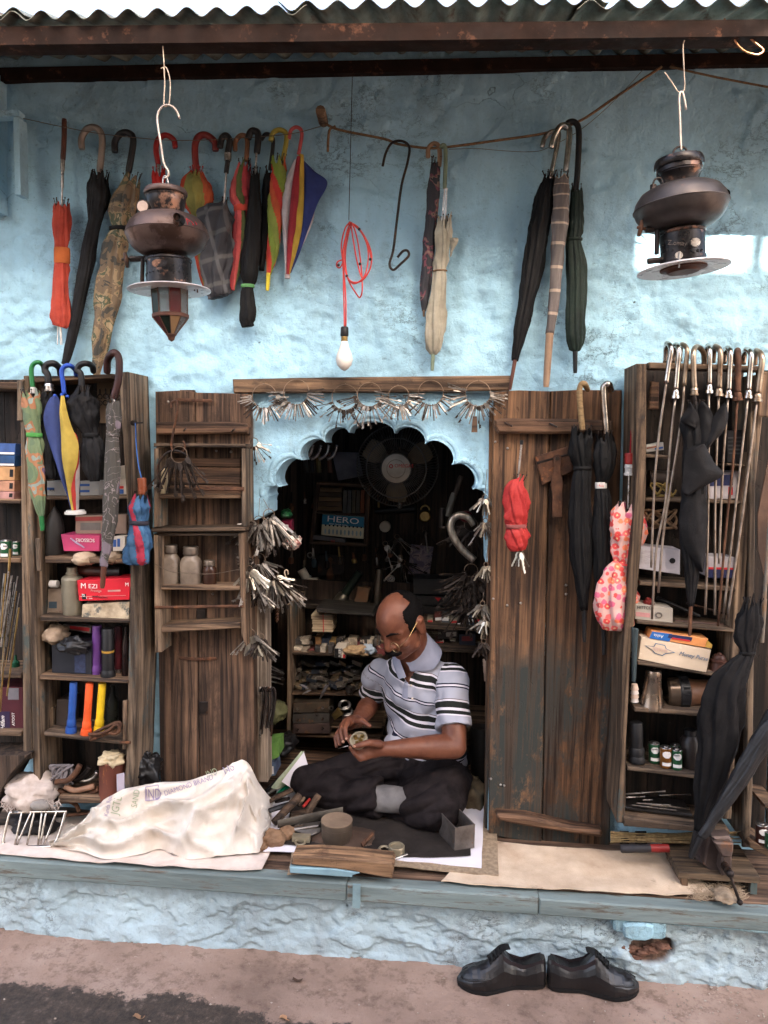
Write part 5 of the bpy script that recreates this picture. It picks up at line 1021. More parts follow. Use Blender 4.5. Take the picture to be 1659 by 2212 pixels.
# ================================================================== helpers for goods
def textmesh(body, size, mat, shear=0.0, ext=.0004):
    cu = bpy.data.curves.new('txt', 'FONT'); cu.body = body; cu.size = size; cu.extrude = ext; cu.shear = shear; cu.align_x = 'LEFT'; cu.resolution_u = 3
    o = bpy.data.objects.new('txt', cu); COL.objects.link(o); dg = bpy.context.evaluated_depsgraph_get(); dg.update()
    me = bpy.data.meshes.new_from_object(o.evaluated_get(dg)); bpy.data.objects.remove(o); bpy.data.curves.remove(cu)
    me.materials.clear(); me.materials.append(mat); return me
def lettering(body, F, p, hpx, Y, mat, parent, ang=0.0, shear=0.0, stretch=1.0, flip=False):
    """words on a front-facing surface; p = lower left corner in picture units, hpx = cap height"""
    u, v = F(*p); k = (at(*F(p[0]+10, p[1]), Y)-at(u, v, Y)).length/10
    me = textmesh(body, hpx*k/.7, mat, shear); o = bpy.data.objects.new('lettering', me); COL.objects.link(o)
    o.parent = parent; M_ = Matrix.Translation(at(u, v, Y)-LOC[parent]) @ Matrix.Rotation(radians(ang), 4, 'Y') @ Matrix.Rotation(pi/2, 4, 'X') @ Matrix.Diagonal((stretch*(1 if not flip else -1), 1 if not flip else -1, 1, 1))
    o.matrix_local = M_; return o
INKB, INKW, INKK, INKR = (mk('ink_'+n_, c_, c_, bump=0, rough=.7) for n_, c_ in (('blue', (52, 84, 140)), ('white', (226, 220, 214)), ('black', (26, 25, 26)), ('red', (186, 46, 48))))
lettering('r Rain', K7, (664, 836), 13, YD-.0295, INKR, UB, stretch=.9)
INKG = mk('ink_violet', (160, 146, 172), (140, 128, 154), bump=0, rough=.8); INKO = mk('ink_olive', (160, 170, 142), (146, 156, 128), bump=0, rough=.8)
def carton(label, F, q, Y, dep, mat, group=None, bands=(), words=(), name='carton', cat='box', ch=.0015):
    P_ = [F(*p) for p in q]; base = (at(*P_[2], Y)+at(*P_[3], Y))/2+Vector((0, dep/2, 0)); t = thing(name, label, cat, base, group)
    pts = [at(*p, Y) for p in P_]; MB().prism(pts, (0, dep, 0), ch).build('box', mat, t)
    def inq(sx, sy, yo): # bilinear in the face
        a = pts[0].lerp(pts[1], sx); b = pts[3].lerp(pts[2], sx); return a.lerp(b, sy)+Vector((0, yo, 0))
    for i, (x0, y0, x1, y1, m_) in enumerate(bands):
        MB().prism([inq(x0, y0, -.0012-.0004*i), inq(x1, y0, -.0012-.0004*i), inq(x1, y1, -.0012-.0004*i), inq(x0, y1, -.0012-.0004*i)], (0, .001, 0)).build('printed_panel', m_, t)
    for w_ in words:
        body, p, h, m_ = w_[:4]; kw = w_[4] if len(w_) > 4 else {}
        lettering(body, F, p, h, Y-.003, m_, t, **kw)
    return t
def turned(label, name, cat, F, p0, p1, parts, Y, group=None, seg=22, sq=1.0):
    """parts: (part name, [(t, r in crop units)...], material)"""
    k = F(1, 0)[0]-F(0, 0)[0]; t = thing(name, label, cat, at(*F(*p1), Y), group)
    for nm, pr, m_ in parts:
        t0, t1 = pr[0][0], pr[-1][0]; a = (lerp(p0[0], p1[0], t0), lerp(p0[1], p1[1], t0)); b = (lerp(p0[0], p1[0], t1), lerp(p0[1], p1[1], t1))
        spin(Y, a, b, [((x-t0)/(t1-t0), r*k) for x, r in pr], seg, F, sq=sq).build(nm, m_, t, smooth=40)
    return t
def crumple(label, name, cat, F, c, rx, ry, Y, mat, group=None, ryd=.05, amp=.3, seed=1, parts=()):
    c3 = at(*F(*c), Y); k = (at(*F(c[0]+10, c[1]), Y)-c3).length/10; mb = MB(); mb.ball((0, 0, 0), 1, 40, 26); out = []
    for v in mb.v:
        d = 1+amp*hn(v.x*1.7+seed, v.y*1.7, v.z*1.7)+amp*.8*(abs(hn(v.x*3.4, v.y*3.4+seed, v.z*3.4))-.25)+amp*.4*(abs(hn(v.x*8, v.y*8+seed, v.z*8))-.25)
        out.append(c3+Vector((v.x*rx*k*d, v.y*ryd*d, v.z*ry*k*d)))
    mb.v = out; return mb.build(name, mat, smooth=True, label=label, cat=cat, group=group, loc=c3-Vector((0, 0, ry*k)))
IY = CY+.035
lettering('Z.omay', L2, (590, 1372), 62, LAMPF.y-286*LAMPK-.0012, mk('emboss', (84, 76, 72), rough=.35, metal=.5, bump=0), LAMPB, ang=3, stretch=.95)
GLC = 'goods on the left cabinet shelves'
# --- tall narrow cabinet
card = paper('brown_card', (120, 98, 76))
t = carton('brown display card printed with ring bolts behind the long umbrella', Z1, [(985, 130), (1235, 110), (1240, 560), (1000, 560)], -.06, .012, card, GLC, name='display_card', cat='card')
for x, y in ((1020, 290), (1078, 285), (1020, 355), (1076, 352), (1130, 290)):
    c = at(*Z1(x, y), -.064); MB().torus(c, .008, .0016, seg=14, k=5).build('printed_ring', INKK, t)
    if y < 300: MB().tube([c+Vector((0, 0, .008)), c+Vector((0, 0, .026))], .0022, 5).build('printed_bolt', INKK, t)
carton('flattened grey white carton on the upper left shelf', Z1, [(480, 1150), (668, 1160), (668, 1300), (480, 1298)], IY, .07, paper('grey', (168, 164, 156)), GLC, bands=[(0, .45, .4, .62, INKB)], words=[('IER', (505, 1255), 28, INKK)])
carton('white carton with blue stripes between the black umbrellas', Z1, [(818, 1150), (1012, 1150), (1012, 1296), (818, 1300)], IY, .07, paper('grey', (168, 164, 156)), GLC, bands=[(0, .2, .5, .36, INKB), (0, .62, .5, .78, INKB)])
carton('upper torn small white box beside the brown umbrella', Z1, [(1215, 1000), (1298, 985), (1304, 1128), (1218, 1130)], IY, .06, paper('white', (206, 194, 178)), GLC)
carton('lower small box with red and blue print beside the brown umbrella', Z1, [(1222, 1132), (1312, 1130), (1312, 1288), (1225, 1290)], IY, .06, paper('white', (206, 194, 178)), GLC, bands=[(0, .45, .45, .62, INKR), (0, .66, .45, .95, INKB)])
turned('tall black dome topped bottle on left cabinet', 'bottle', 'bottle', Z1, (560, 1412), (560, 1928), [('body', [(0, 8), (.06, 28), (.16, 58), (.28, 80), (.42, 92), (.95, 92), (1, 84)], plastic('black_dusty', (48, 45, 43), .5))], IY+.04, GLC)
carton('faded red striped carton on top of the pink box', Z1, [(770, 1505), (1290, 1490), (1290, 1690), (770, 1690)], IY+.03, .07, paper('faded', (140, 118, 104)), GLC, bands=[(0, .08, .6, .3, mk('print_red_dull', (140, 60, 54), rough=.7)), (.1, .4, .5, .8, mk('print_grey', (110, 104, 98), rough=.7))])
t = carton('pink scissors box upside down on left cabinet', Z1, [(620, 1695), (1015, 1712), (1012, 1868), (650, 1868)], IY-.01, .09, mk('print_pink', (186, 62, 100), (150, 50, 90), sc=6, rough=.55, spot=(120, 60, 120), spotsc=5), GLC, words=[('SCISSORS', (966, 1742), 34, INKW, dict(ang=180, stretch=.95))])
for i in range(3): MB().tube([at(*Z1(720+i*22, 1735+i*20), IY-.012), at(*Z1(840+i*10, 1815+i*8), IY-.012)], .0022, 5).build('printed_blade', mk('print_lilac', (196, 170, 200), rough=.5), t)
carton('white and blue box behind the brown scroll umbrella', Z1, [(1150, 1720), (1278, 1715), (1278, 1865), (1150, 1868)], IY, .08, paper('white', (206, 194, 178)), GLC, bands=[(.05, .2, .3, .7, INKB), (.38, .15, .6, .7, INKB)])
crumple('dirty white bundle wrapped in twine on left cabinet', 'bundle', 'bundle', Z1, (860, 1940), 125, 68, IY, cloth('dirty_white', (196, 176, 152), (150, 128, 104)), GLC, .04, .2, 3)
crumple('crumpled grey paper bundle right of the twine wrapped one', 'bundle', 'bundle', Z1, (1150, 1930), 90, 55, IY, cloth('dirty_white', (196, 176, 152)), GLC, .04, .3, 8)
turned('grey metal oil tin with neck beside the red box', 'metal_bottle', 'bottle', Z2, (735, 85), (742, 606), [('neck', [(0, 50), (.1, 50), (.12, 62), (.16, 60)], mk('tin_grey_green', (138, 130, 112), (102, 96, 82), sc=6, rough=.45, metal=.4)), ('shoulder', [(.16, 70), (.2, 100), (.24, 106)], MATS['tin_grey_green']), ('body', [(.24, 104), (.5, 103), (.85, 94), (.97, 88), (1, 80)], MATS['tin_grey_green'])], IY+.02, GLC)
carton('rusty square tin with blue smudge left of the oil tin', Z2, [(490, 305), (645, 300), (645, 572), (480, 570)], IY+.03, .07, mk('tin_rusty', (124, 108, 92), (92, 76, 64), spot=(90, 60, 46)), GLC, bands=[(.1, .5, .6, .75, mk('smudge_blue', (58, 74, 84), rough=.7))])
turned('small white roll of tape above the rusty tin', 'tape_roll', 'tape', Z2, (515, 258), (590, 258), [('roll', [(0, 38), (1, 38)], paper('roll', (196, 188, 178)))], IY+.02, GLC)
turned('brown torch with black head lying behind the red box', 'torch', 'torch', Z2, (790, 125), (1245, 130), [('barrel', [(0, 50), (.6, 54)], mk('torch_brown', (76, 44, 36), rough=.5)), ('head', [(.6, 54), (.68, 66), (1, 66)], BLACKPL)], IY+.06, GLC)
t = carton('red carton lettered in white, tattered, on left cabinet', Z2, [(785, 222), (1335, 195), (1320, 420), (805, 432)], IY-.02, .1, mk('print_red', (200, 34, 48), (176, 26, 40), sc=5, rough=.5, bump=.1, spot=(214, 190, 170), spotlim=(.70, .72), spotsc=26), GLC,
    words=[('M', (822, 300), 52, INKW), ('EZI', (900, 300), 42, INKW, dict(stretch=1.15)), ('Prestige', (925, 336), 24, mk('ink_pink', (232, 170, 160), rough=.7, bump=0), dict(stretch=1.0)), ('7S', (832, 385), 24, INKW), ('9.  mm', (878, 410), 16, INKW), ('DOUBLE', (940, 392), 14, INKK), ('LOCKING', (1010, 402), 14, INKK), ('M', (1275, 280), 36, INKW)],
    bands=[(.07, .66, .15, .92, INKK), (.58, .52, .82, .6, mk('ink_pink', (232, 170, 160), rough=.7, bump=0)), (.03, .78, .93, .795, mk('ink_pink', (0, 0, 0)))])
t = carton('torn open cream carton of metal parts under the red carton', Z2, [(840, 470), (1322, 440), (1318, 615), (830, 620)], IY-.015, .09, mk('paper_torn', (196, 178, 150), (140, 122, 98), sc=30, rough=.8, bump=.4, spot=(92, 92, 86), spotlim=(.5, .56), spotsc=12), GLC)
for x, r in ((960, 40), (1100, 30), (1200, 30)): spin(IY+.03, (x-60, 452), (x+40, 452), [(0, r*.2116*.5), (1, r*.2116*.5)], 12, Z2).build('metal_part', STEEL, t)
crumple('soiled paper bag on the black radio box', 'paper_bag', 'bag', Z2, (570, 770), 105, 92, IY+.02, cloth('bag_paper', (168, 146, 122), (110, 92, 76)), GLC, .05, .3, 5)
t = carton('black box with rounded face on the third shelf of left cabinet', Z2, [(528, 868), (930, 850), (935, 1185), (528, 1165)], IY, .11, plastic('black_blue', (34, 36, 44), .5), GLC, bands=[(.58, .3, .85, .95, mk('print_darkblue', (52, 60, 88), rough=.6, sc=90))])
crumple('crumpled black plastic bag draped over the black box', 'plastic_bag', 'bag', Z2, (760, 890), 150, 90, IY-.02, mk('bag_black', (40, 38, 38), (20, 19, 19), rough=.35, bump=.2), GLC, .03, .4, 11)
carton('white carton with red bar lying at the back of third shelf', Z2, [(640, 670), (930, 700), (925, 765), (650, 720)], IY+.08, .04, paper('greyish', (150, 138, 130)), GLC, bands=[(.25, .1, .95, .7, INKR)])
def torch(label, F, top, bot, r, body, head=None, Y=IY+.02, hl=.28, hr=1.45, ring=None, grp=GLC):
    parts = [('barrel', [(0, r*.92), (.02, r), (1-hl, r*1.02)], body), ('head', [(1-hl, r*1.02), (1-hl+.05, r*1.2), (1-hl*.5, r*1.2), (1-hl*.45, r*1.08), (1-.12, r*hr*.92), (.98, r*hr), (1, r*hr*.96)], head or body)]
    if ring: parts.append(('band', [(ring[0], r*1.05), (ring[0]+.03, r*1.08), (ring[0]+.04, r*1.05)], ring[1]))
    return turned(label, 'torch', 'torch', F, top, bot, parts, Y, grp)
torch('purple plastic torch standing on third shelf', Z2, (990, 678), (988, 1197), 46, plastic('purple', (102, 62, 128)), hl=.22, hr=1.15)
torch('black torch with yellow band standing beside the purple one', Z2, (1100, 712), (1105, 1213), 60, BLACKPL, Y=IY, hl=.16, hr=1.25, ring=(.44, plastic('ochre', (186, 142, 58))))
turned('maroon flask behind the black torch', 'flask', 'bottle', Z2, (1212, 690), (1210, 1168), [('body', [(0, 30), (.05, 36), (.9, 36)], mk('maroon', (92, 34, 40), rough=.4)), ('foot', [(.9, 40), (1, 40)], STEEL)], IY+.05, GLC)
turned('dark glass bottle at the right end of third shelf', 'bottle', 'bottle', Z2, (1285, 690), (1283, 1212), [('body', [(0, 14), (.15, 16), (.3, 40), (.97, 42), (1, 36)], mk('brown_glass', (38, 26, 24), rough=.15, bump=0))], IY+.02, GLC)
YT = IY-.015
torch('blue ribbed torch on the lower left shelf', Z2, (752, 1262), (724, 1776), 38, plastic('tblue', (44, 82, 152)), Y=YT, hr=1.5)
torch('orange ribbed torch between the blue and yellow ones', Z2, (915, 1268), (878, 1798), 38, plastic('torange', (238, 96, 48)), Y=YT, hr=1.5)
torch('yellow ribbed torch on the lower left shelf', Z2, (1045, 1270), (1008, 1770), 38, plastic('tyellow', (226, 184, 36)), Y=YT+.01, hr=1.4)
carton('dark brown box at the left end of the torch shelf', Z2, [(580, 1440), (700, 1440), (690, 1745), (570, 1740)], IY+.03, .08, mk('box_dark', (62, 52, 46), rough=.7), GLC)
turned('dim green bottle behind the yellow torch', 'bottle', 'bottle', Z2, (1150, 1290), (1140, 1770), [('body', [(0, 22), (.2, 26), (.35, 60), (1, 62)], mk('green_glass_dark', (38, 40, 34), rough=.3))], IY+.07, GLC)
wirething('tongs', 'rusty iron tongs lying on the torch shelf', 'tongs', [[at(*Z2(*q), CY-.02) for q in ((925, 1845), (960, 1780), (1080, 1720), (1200, 1670), (1228, 1690), (1215, 1730), (1150, 1770), (1060, 1800), (920, 1850))], [at(*Z2(*q), CY-.03) for q in ((905, 1790), (1000, 1790), (1120, 1745), (1170, 1700), (1210, 1705), (1215, 1760), (1170, 1790), (1110, 1775))]], .0055, RUST, n=40)
t = turned('rusty paint tin stuffed with torn paper at the cabinet foot', 'paint_tin', 'tin', K4, (668, 1040), (668, 1272), [('can', [(0, 76), (.03, 79), (.06, 76), (.95, 76), (.98, 79), (1, 76)], mk('tin_painted', (104, 58, 44), (78, 44, 36), sc=5, rough=.55, stretch=(3, 3, .7), spot=(176, 112, 58), spotlim=(.56, .6), spotsc=7))], CY+.03, GLC)
crumple('crumpled cream newspaper in the paint tin', 'newspaper', 'paper', K4, (665, 1040), 68, 42, CY+.02, paper('news', (206, 186, 150)), GLC, .04, .5, 2)
plank([K4(692, 1130), K4(738, 1120), K4(738, 1230), K4(694, 1232)], CY-.022, .002, 'paper_label', paper('label_grey', (170, 160, 170)), t, 0)
wirething('rope_coil', 'heap of grey cord at the foot of left cabinet', 'cord', [[at(*K4(365+70*cos(a*1.7+j)*(.5+.5*sin(a*.37+j)), 1130+55*sin(a*1.3+j*2)), CY+.03+.02*sin(a+j)) for a in [i*.55 for i in range(60)]] for j in range(3)], .0045, cloth('grey_cord', (124, 116, 116)), n=200)
for i, (pts, m_, lab) in enumerate((([(330, 1175), (400, 1165), (450, 1120), (475, 1075)], RUST, 'thick rusty bow handle, topmost of the heap'), ([(385, 1200), (440, 1225), (500, 1215), (560, 1200)], mk('handle_tan', (150, 112, 88), rough=.6), 'tan curved handle in the heap at cabinet foot'), ([(345, 1225), (420, 1255), (520, 1250), (590, 1215)], RUST, 'rusty curved bar lowest in the heap'), ([(430, 1165), (480, 1150), (520, 1110), (530, 1085)], IRON, 'dark iron bow in the heap at cabinet foot'), ([(480, 1165), (520, 1165), (560, 1145), (580, 1115)], STEEL, 'dull steel bow in the heap at cabinet foot'))):
    wirething('curved_handle', lab, 'handle', [[at(*K4(*q), CY+.005+i*.012) for q in pts]], .010, m_, 'curved handles at the cabinet foot', 20, 8)
crumple('grey black rag bundle beside the left door foot', 'rag', 'rag', K4, (868, 1100), 85, 95, -.1, mk('bag_black', (0, 0, 0)), GLC, .05, .45, 21)
# --- far left cabinet
GFL = 'small stacked boxes on the far left cabinet'
for i, (y0, y1, c_, lab) in enumerate(((770, 885, (62, 92, 150), 'blue box topmost in the far left stack'), (890, 1000, (40, 74, 116), 'teal blue box second in the far left stack'), (1005, 1145, (196, 150, 104), 'orange tan box with black key print, third in stack'), (1150, 1258, (190, 140, 112), 'salmon box with black key print, fourth in stack'), (1262, 1335, (188, 140, 132), 'pinkish crushed box at the bottom of the stack'))):
    t = carton(lab, Z1, [(-200, y0-6), (158-i*3, y0), (154-i*4, y1), (-200, y1-6)], IY-.01, .09, mk('fl_box%d' % i, c_, tuple(x*.8 for x in c_), sc=30, rough=.6), GFL, bands=[(.55, .78, .98, .95, INKW)] if i < 2 else [(.86, .2, .96, .75, INKK)])
NOVG = mk('cell_green', (44, 96, 62), rough=.35, bump=0)
def cell(label, F, x, y0, y1, r, Y, m_, grp, words='', wh=.0):
    t = turned(label, 'battery', 'battery', F, (x, y0), (x, y1), [('body', [(.06, r), (.97, r), (1, r*.95)], m_), ('cap', [(0, r*.35), (.03, r*.4), (.035, r*.96), (.06, r)], STEEL)], Y, grp, 20)
    k = F(1, 0)[0]-F(0, 0)[0]; sc_ = pxm(*F(x, y0), Y)*k; R_ = r*sc_*1.02
    for (f0, f1, m2, wd) in ((.18, .5, INKW, .8), (.72, .88, INKW, .85)):
        a, b = at(*F(x, lerp(y0, y1, f0)), Y), at(*F(x, lerp(y0, y1, f1)), Y); rows = []
        for i in range(5):
            p = a.lerp(b, i/4); w_ = wd*math.sqrt(max(.05, 1-((i-2)/2.2)**2)) if f0 < .3 else wd
            rows.append([p+Vector((sin(th)*R_, -cos(th)*R_, 0)) for th in [w_*(j/6-.5)*2 for j in range(7)]])
        MB().grid(rows).build('label_patch', m2, t, smooth=True)
    if words: lettering(words, F, (x-r*.62, lerp(y0, y1, .39)), r*.3, Y-r*sc_*1.06, INKK, t, stretch=.75)
    return t
GB = 'battery cells'
cell('green battery with white oval at the far left edge', Z1, 62, 1750, 1938, 52, IY, NOVG, GB, 'NOVINO')
cell('smaller green battery behind, far left shelf', Z1, 170, 1765, 1912, 36, IY+.05, NOVG, GB, 'NOVINO')
carton('dark red carton with pale lettering on the far left shelf', Z2, [(-100, 1310), (232, 1310), (242, 1762), (-100, 1760)], IY, .1, mk('box_maroon', (84, 32, 40), (64, 26, 34), sc=5, rough=.6), GFL, bands=[(.3, .55, .6, .99, mk('print_violet', (50, 36, 66), rough=.6)), (.55, .02, .88, .28, mk('print_silver', (120, 116, 122), rough=.6))], words=[('Hifam', (48, 1745), 40, INKW, dict(ang=-90, shear=.3)), ('ATOOT', (150, 1705), 26, INKW, dict(ang=-90))])
turned('green glass bottle on the far left shelf', 'bottle', 'bottle', Z2, (160, 985), (160, 1142), [('body', [(0, 12), (.3, 14), (.45, 38), (1, 40)], glassm('green_bottle', (36, 84, 60), .3))], IY+.04, GFL)
carton('dark wooden crate at the foot of the far left cabinet', K4, [(-120, 1020), (165, 1015), (60, 1130), (-120, 1460)], -.24, .12, WDARK, GFL, name='crate', cat='crate')
GRD = 'bundle of loose umbrella rods at the far left'
random.seed(31)
for i, (x0, y0, x1, y1, r) in enumerate(((105, -100, 0, 1560, 13), (120, 170, 10, 900, 12), (90, 130, 15, 700, 8), (60, 150, 5, 800, 7), (180, 180, 60, 900, 7), (145, 240, 40, 1000, 4), (192, 500, 70, 1400, 10), (30, 250, -30, 1100, 6), (45, 150, -20, 900, 9), (170, 330, 55, 1100, 4), (200, 350, 85, 1050, 4), (110, 320, 5, 1300, 4))):
    p0, p1 = at(*Z2(x0, y0), CY-.02-.004*(i % 4)), at(*Z2(x1, y1), CY-.035-.004*(i % 4))
    o = MB().tube([p0, p0.lerp(p1, .5), p1], r*.2116*pxm(20, 1400, CY)*.9, 7).build('umbrella_rod', STEEL if i % 3 else BRASS, smooth=40, label='loose umbrella rod at the far left edge, %s in its bundle, %s' % (ORD[i], 'steel' if i % 3 else 'brassy'), cat='rod', group=GRD, loc=p1)
# --- left door shelf: jars
def jar(label, x0, x1, y0, y1, m_, lidm, square=True):
    cx = (x0+x1)/2; r = (x1-x0)/2; Y = YB+.05; t = thing('glass_jar', label, 'jar', at(*K3(cx, y1), Y), 'jars on the left door shelf'); k = .3307*pxm(*K3(cx, y1), Y)
    z0, z1 = at(*K3(cx, y1), Y).z, at(*K3(cx, y0), Y).z; c = at(*K3(cx, y1), Y); rows = []
    for f, rr in ((0, .94), (.04, 1), (.62, 1), (.7, .95), (.76, .72), (.8, .7)):
        row = []
        for j in range(32):
            a = 2*pi*j/32; e = .45 if square and f < .7 else 1; cx_, sx_ = cos(a), sin(a)
            row.append(Vector((c.x+math.copysign(abs(cx_)**e, cx_)*r*k*rr*.98, c.y+math.copysign(abs(sx_)**e, sx_)*r*k*rr*.8, lerp(z0, z1, f))))
        rows.append(row)
    mb = MB().grid(rows, closed=True); mb.f += [tuple(range(31, -1, -1)), tuple(160+i for i in range(32))]; mb.mi += [0, 0]
    mb.build('glass', m_, t, smooth=50); cc = Vector((c.x, c.y, 0))
    MB().lathe(cc+Vector((0, 0, lerp(z0, z1, .8))), cc+Vector((0, 0, z1)), [(0, r*k*.72), (.1, r*k*.78), (.3, r*k*.74), (.5, r*k*.78), (.7, r*k*.74), (.9, r*k*.77), (1, r*k*.7)], 26).build('lid', lidm, t, smooth=True)
JG = mk('jar_glass_dusty', (128, 114, 100), (96, 84, 74), sc=14, rough=.25, bump=.08); JA = mk('jar_amber', (66, 42, 30), (46, 30, 24), rough=.2, bump=.05); JL = mk('jar_lid', (128, 116, 104), (90, 80, 72), rough=.4, metal=.5)
jar('dusty square glass jar, leftmost on the door shelf', 1058, 1174, 1318, 1584, JG, JL); jar('dusty square glass jar, middle one on the door shelf', 1182, 1314, 1330, 1592, JG, JL); jar('small amber round jar on the door shelf', 1322, 1416, 1420, 1592, JA, JL, False)
carton('worn cream booklet behind the key hoop', K3, [(1052, 825), (1078, 820), (1075, 985), (1048, 985)], YB+.02, .03, paper('cream', (190, 172, 140)), name='booklet', cat='book')
wirething('tie_wire', 'thin wire strung across the door shelf in front of jars', 'wire', [[at(*K3(*q), YB-.008) for q in ((1005, 1440), (1100, 1490), (1165, 1500), (1300, 1510), (1420, 1505), (1560, 1480))]], .0011, WIRE)
# --- right cabinet
GRC = 'goods on the right cabinet shelves'
carton('small flat striped carton on the top right shelf', Z4, [(115, 1120), (310, 1080), (318, 1165), (120, 1195)], IY, .08, paper('grey', (168, 164, 156)), GRC, bands=[(.05, .3, .6, .5, mk('print_brown', (150, 90, 60), rough=.6)), (.5, .55, .95, .8, INKB)])
turned('dark round tin lying on the second right shelf', 'tin', 'tin', Z4, (150, 1480), (400, 1490), [('can', [(0, 95), (.1, 100), (.12, 95), (1, 95)], mk('tin_dark', (70, 58, 50), rough=.5, metal=.3))], IY+.05, GRC)
wirething('yellow_cord', 'coil of yellow cord on the second right shelf', 'cord', [[at(*Z4(300+150*cos(a)*(1-.02*i), 1600+70*sin(a*1.3)), IY+.02) for i, a in enumerate([i*.5 for i in range(40)])]], .003, mk('cord_yellow', (150, 126, 70), rough=.8), n=140)
wirething('tan_rope', 'coil of tan rope on the third right shelf', 'rope', [[at(*Z4(280+170*cos(a), 1920+100*sin(a*1.21+.4)), IY+.02+.01*sin(a*2)) for a in [i*.6 for i in range(36)]]], .0045, ROPE, n=160)
carton('white carton with dark blue corner behind the bare shafts', Z4, [(815, 1420), (1225, 1390), (1215, 1702), (815, 1700)], IY+.02, .09, paper('whitish', (190, 182, 184)), GRC, bands=[(0, .1, .62, .5, mk('print_navy', (40, 46, 84), rough=.5)), (.5, .55, .62, .85, INKR)])
carton('black ribbed plastic basket on the upper right shelf', Z4, [(1000, 960), (1235, 940), (1225, 1320), (1010, 1300)], IY+.03, .08, plastic('dark_basket', (46, 44, 46)), GRC, bands=[(.05, y_, .95, y_+.05, mk('basket_rib', (92, 90, 92), rough=.5)) for y_ in (.2, .32, .44, .56, .68)], name='basket', cat='basket')
t = carton('white instruction carton with punched hole on the right shelf', Z5, [(50, 140), (495, 180), (490, 450), (42, 385)], IY-.015, .09, paper('whitish', (190, 182, 184)), GRC, bands=[(.05, .15, .4, .75, mk('fine_print', (150, 140, 140), (190, 182, 180), sc=120, rough=.7, bump=0, stretch=(1, 1, 8)))])
c = at(*Z5(410, 300), IY-.018); MB().lathe(c, c+Vector((0, .004, 0)), [(0, .009), (1, .009)], 10).build('hole', INKK, t)
carton('white, red and navy lock carton upside down behind shafts', Z5, [(800, 255), (1212, 265), (1208, 490), (800, 480)], IY, .09, paper('whitish', (190, 182, 184)), GRC, bands=[(0, .5, 1, .6, INKR), (0, .6, 1, 1, MATS['print_navy']), (.72, .78, .9, .95, mk('print_sky', (70, 120, 180), rough=.6))], words=[('LOCK', (1195, 315), 28, INKR, dict(ang=180))])
carton('grey lock carton with ring printed on it, lower right shelf', Z5, [(0, 770), (415, 820), (412, 978), (0, 935)], IY-.015, .09, paper('stone', (170, 160, 146)), GRC, bands=[(.02, .5, .4, .78, mk('print_rose', (198, 140, 136), rough=.7))], words=[('HITTCO', (22, 822), 34, INKK, dict(stretch=.9))])
c = at(*Z5(262, 890), IY-.018); MB().torus(c, .0085, .0018, seg=16, k=5).build('spare_ring', mk('print_ring', (120, 110, 100), rough=.7), bpy.data.objects[[o.name for o in COL.objects if o.name.startswith('carton')][-1]])
for i, (a, b, r, m_, lab) in enumerate((((430, 960), (960, 1000), 22, mk('rod_brown', (86, 62, 52), rough=.6), 'brown rod lying on lower right shelf'), ((560, 760), (1000, 880), 12, IRON, 'dark thin rod on lower right shelf'), ((240, 700), (700, 900), 20, BLACKPL, 'black tube slanting across lower right shelf'))):
    p, q = at(*Z5(*a), IY+.02+i*.02), at(*Z5(*b), IY+.02+i*.02); MB().tube([p, q], r*.1984*pxm(1450, 1350, IY), 10).build('rod', m_, smooth=40, label=lab, cat='rod', group=GRC, loc=q)
crumple('red cloth scrap on the grey lock carton', 'rag', 'rag', Z5, (150, 750), 50, 45, IY+.02, cloth('red_scrap', (140, 54, 50)), GRC, .02, .4, 4)
t = carton('blue and orange box lying on the purse carton', Z5, [(190, 1068), (800, 1150), (768, 1245), (155, 1140)], IY-.03, .07, mk('print_orange', (222, 150, 92), (206, 132, 78), rough=.55), GRC, bands=[(0, 0, .36, 1, mk('print_azure', (44, 104, 176), rough=.5)), (.3, .05, .72, .55, MATS['print_navy']), (.38, .42, .7, .62, INKR)], words=[('Ashia', (312, 1112), 34, INKW, dict(ang=188))])
plank([Z5(790, 1165), Z5(845, 1215), Z5(835, 1255), Z5(770, 1240)], IY-.034, .05, 'flap', mk('print_gold', (220, 170, 80), rough=.5), t, 0)
t = carton('long beige purse carton with blue diamond on right cabinet', Z5, [(70, 1130), (832, 1270), (775, 1522), (35, 1370)], IY-.03, .11, mk('paper_beige', (206, 186, 162), (184, 164, 140), sc=6, rough=.7, bump=.15, spot=(222, 206, 180), spotlim=(.6, .66), spotsc=9), GRC)
dm = [Z5(108, 1222), Z5(205, 1232), Z5(225, 1195), Z5(330, 1218), Z5(345, 1258), Z5(440, 1300), Z5(340, 1312), Z5(300, 1335), Z5(215, 1310), Z5(190, 1275)]
MB().prism([at(*q, IY-.0325) for q in dm], (0, .001, 0)).build('printed_diamond', mk('ink_slate', (92, 120, 150), rough=.7), t); cx = sum(q[0] for q in dm)/10; cy_ = sum(q[1] for q in dm)/10
MB().prism([at(cx+(q[0]-cx)*.88, cy_+(q[1]-cy_)*.85, IY-.0338) for q in dm], (0, .001, 0)).build('printed_diamond', MATS['paper_beige'], t)
lettering('NOVA', Z5, (195, 1272), 44, IY-.036, mk('ink_rose', (226, 190, 178), rough=.7), t, ang=10, stretch=.9); lettering('Money Purse', Z5, (478, 1325), 46, IY-.034, mk('ink_slate', (0, 0, 0)), t, ang=10, shear=.25, stretch=.92)
turned('brown ceramic insulator beside the purse carton', 'insulator', 'insulator', Z5, (918, 1302), (905, 1505), [('body', [(0, 25), (.08, 28), (.1, 55), (.25, 72), (.32, 70), (.36, 88), (.45, 88), (.5, 80), (.95, 92), (1, 84)], mk('ceramic_brown', (84, 54, 44), (62, 40, 34), rough=.4))], IY-.005, GRC)
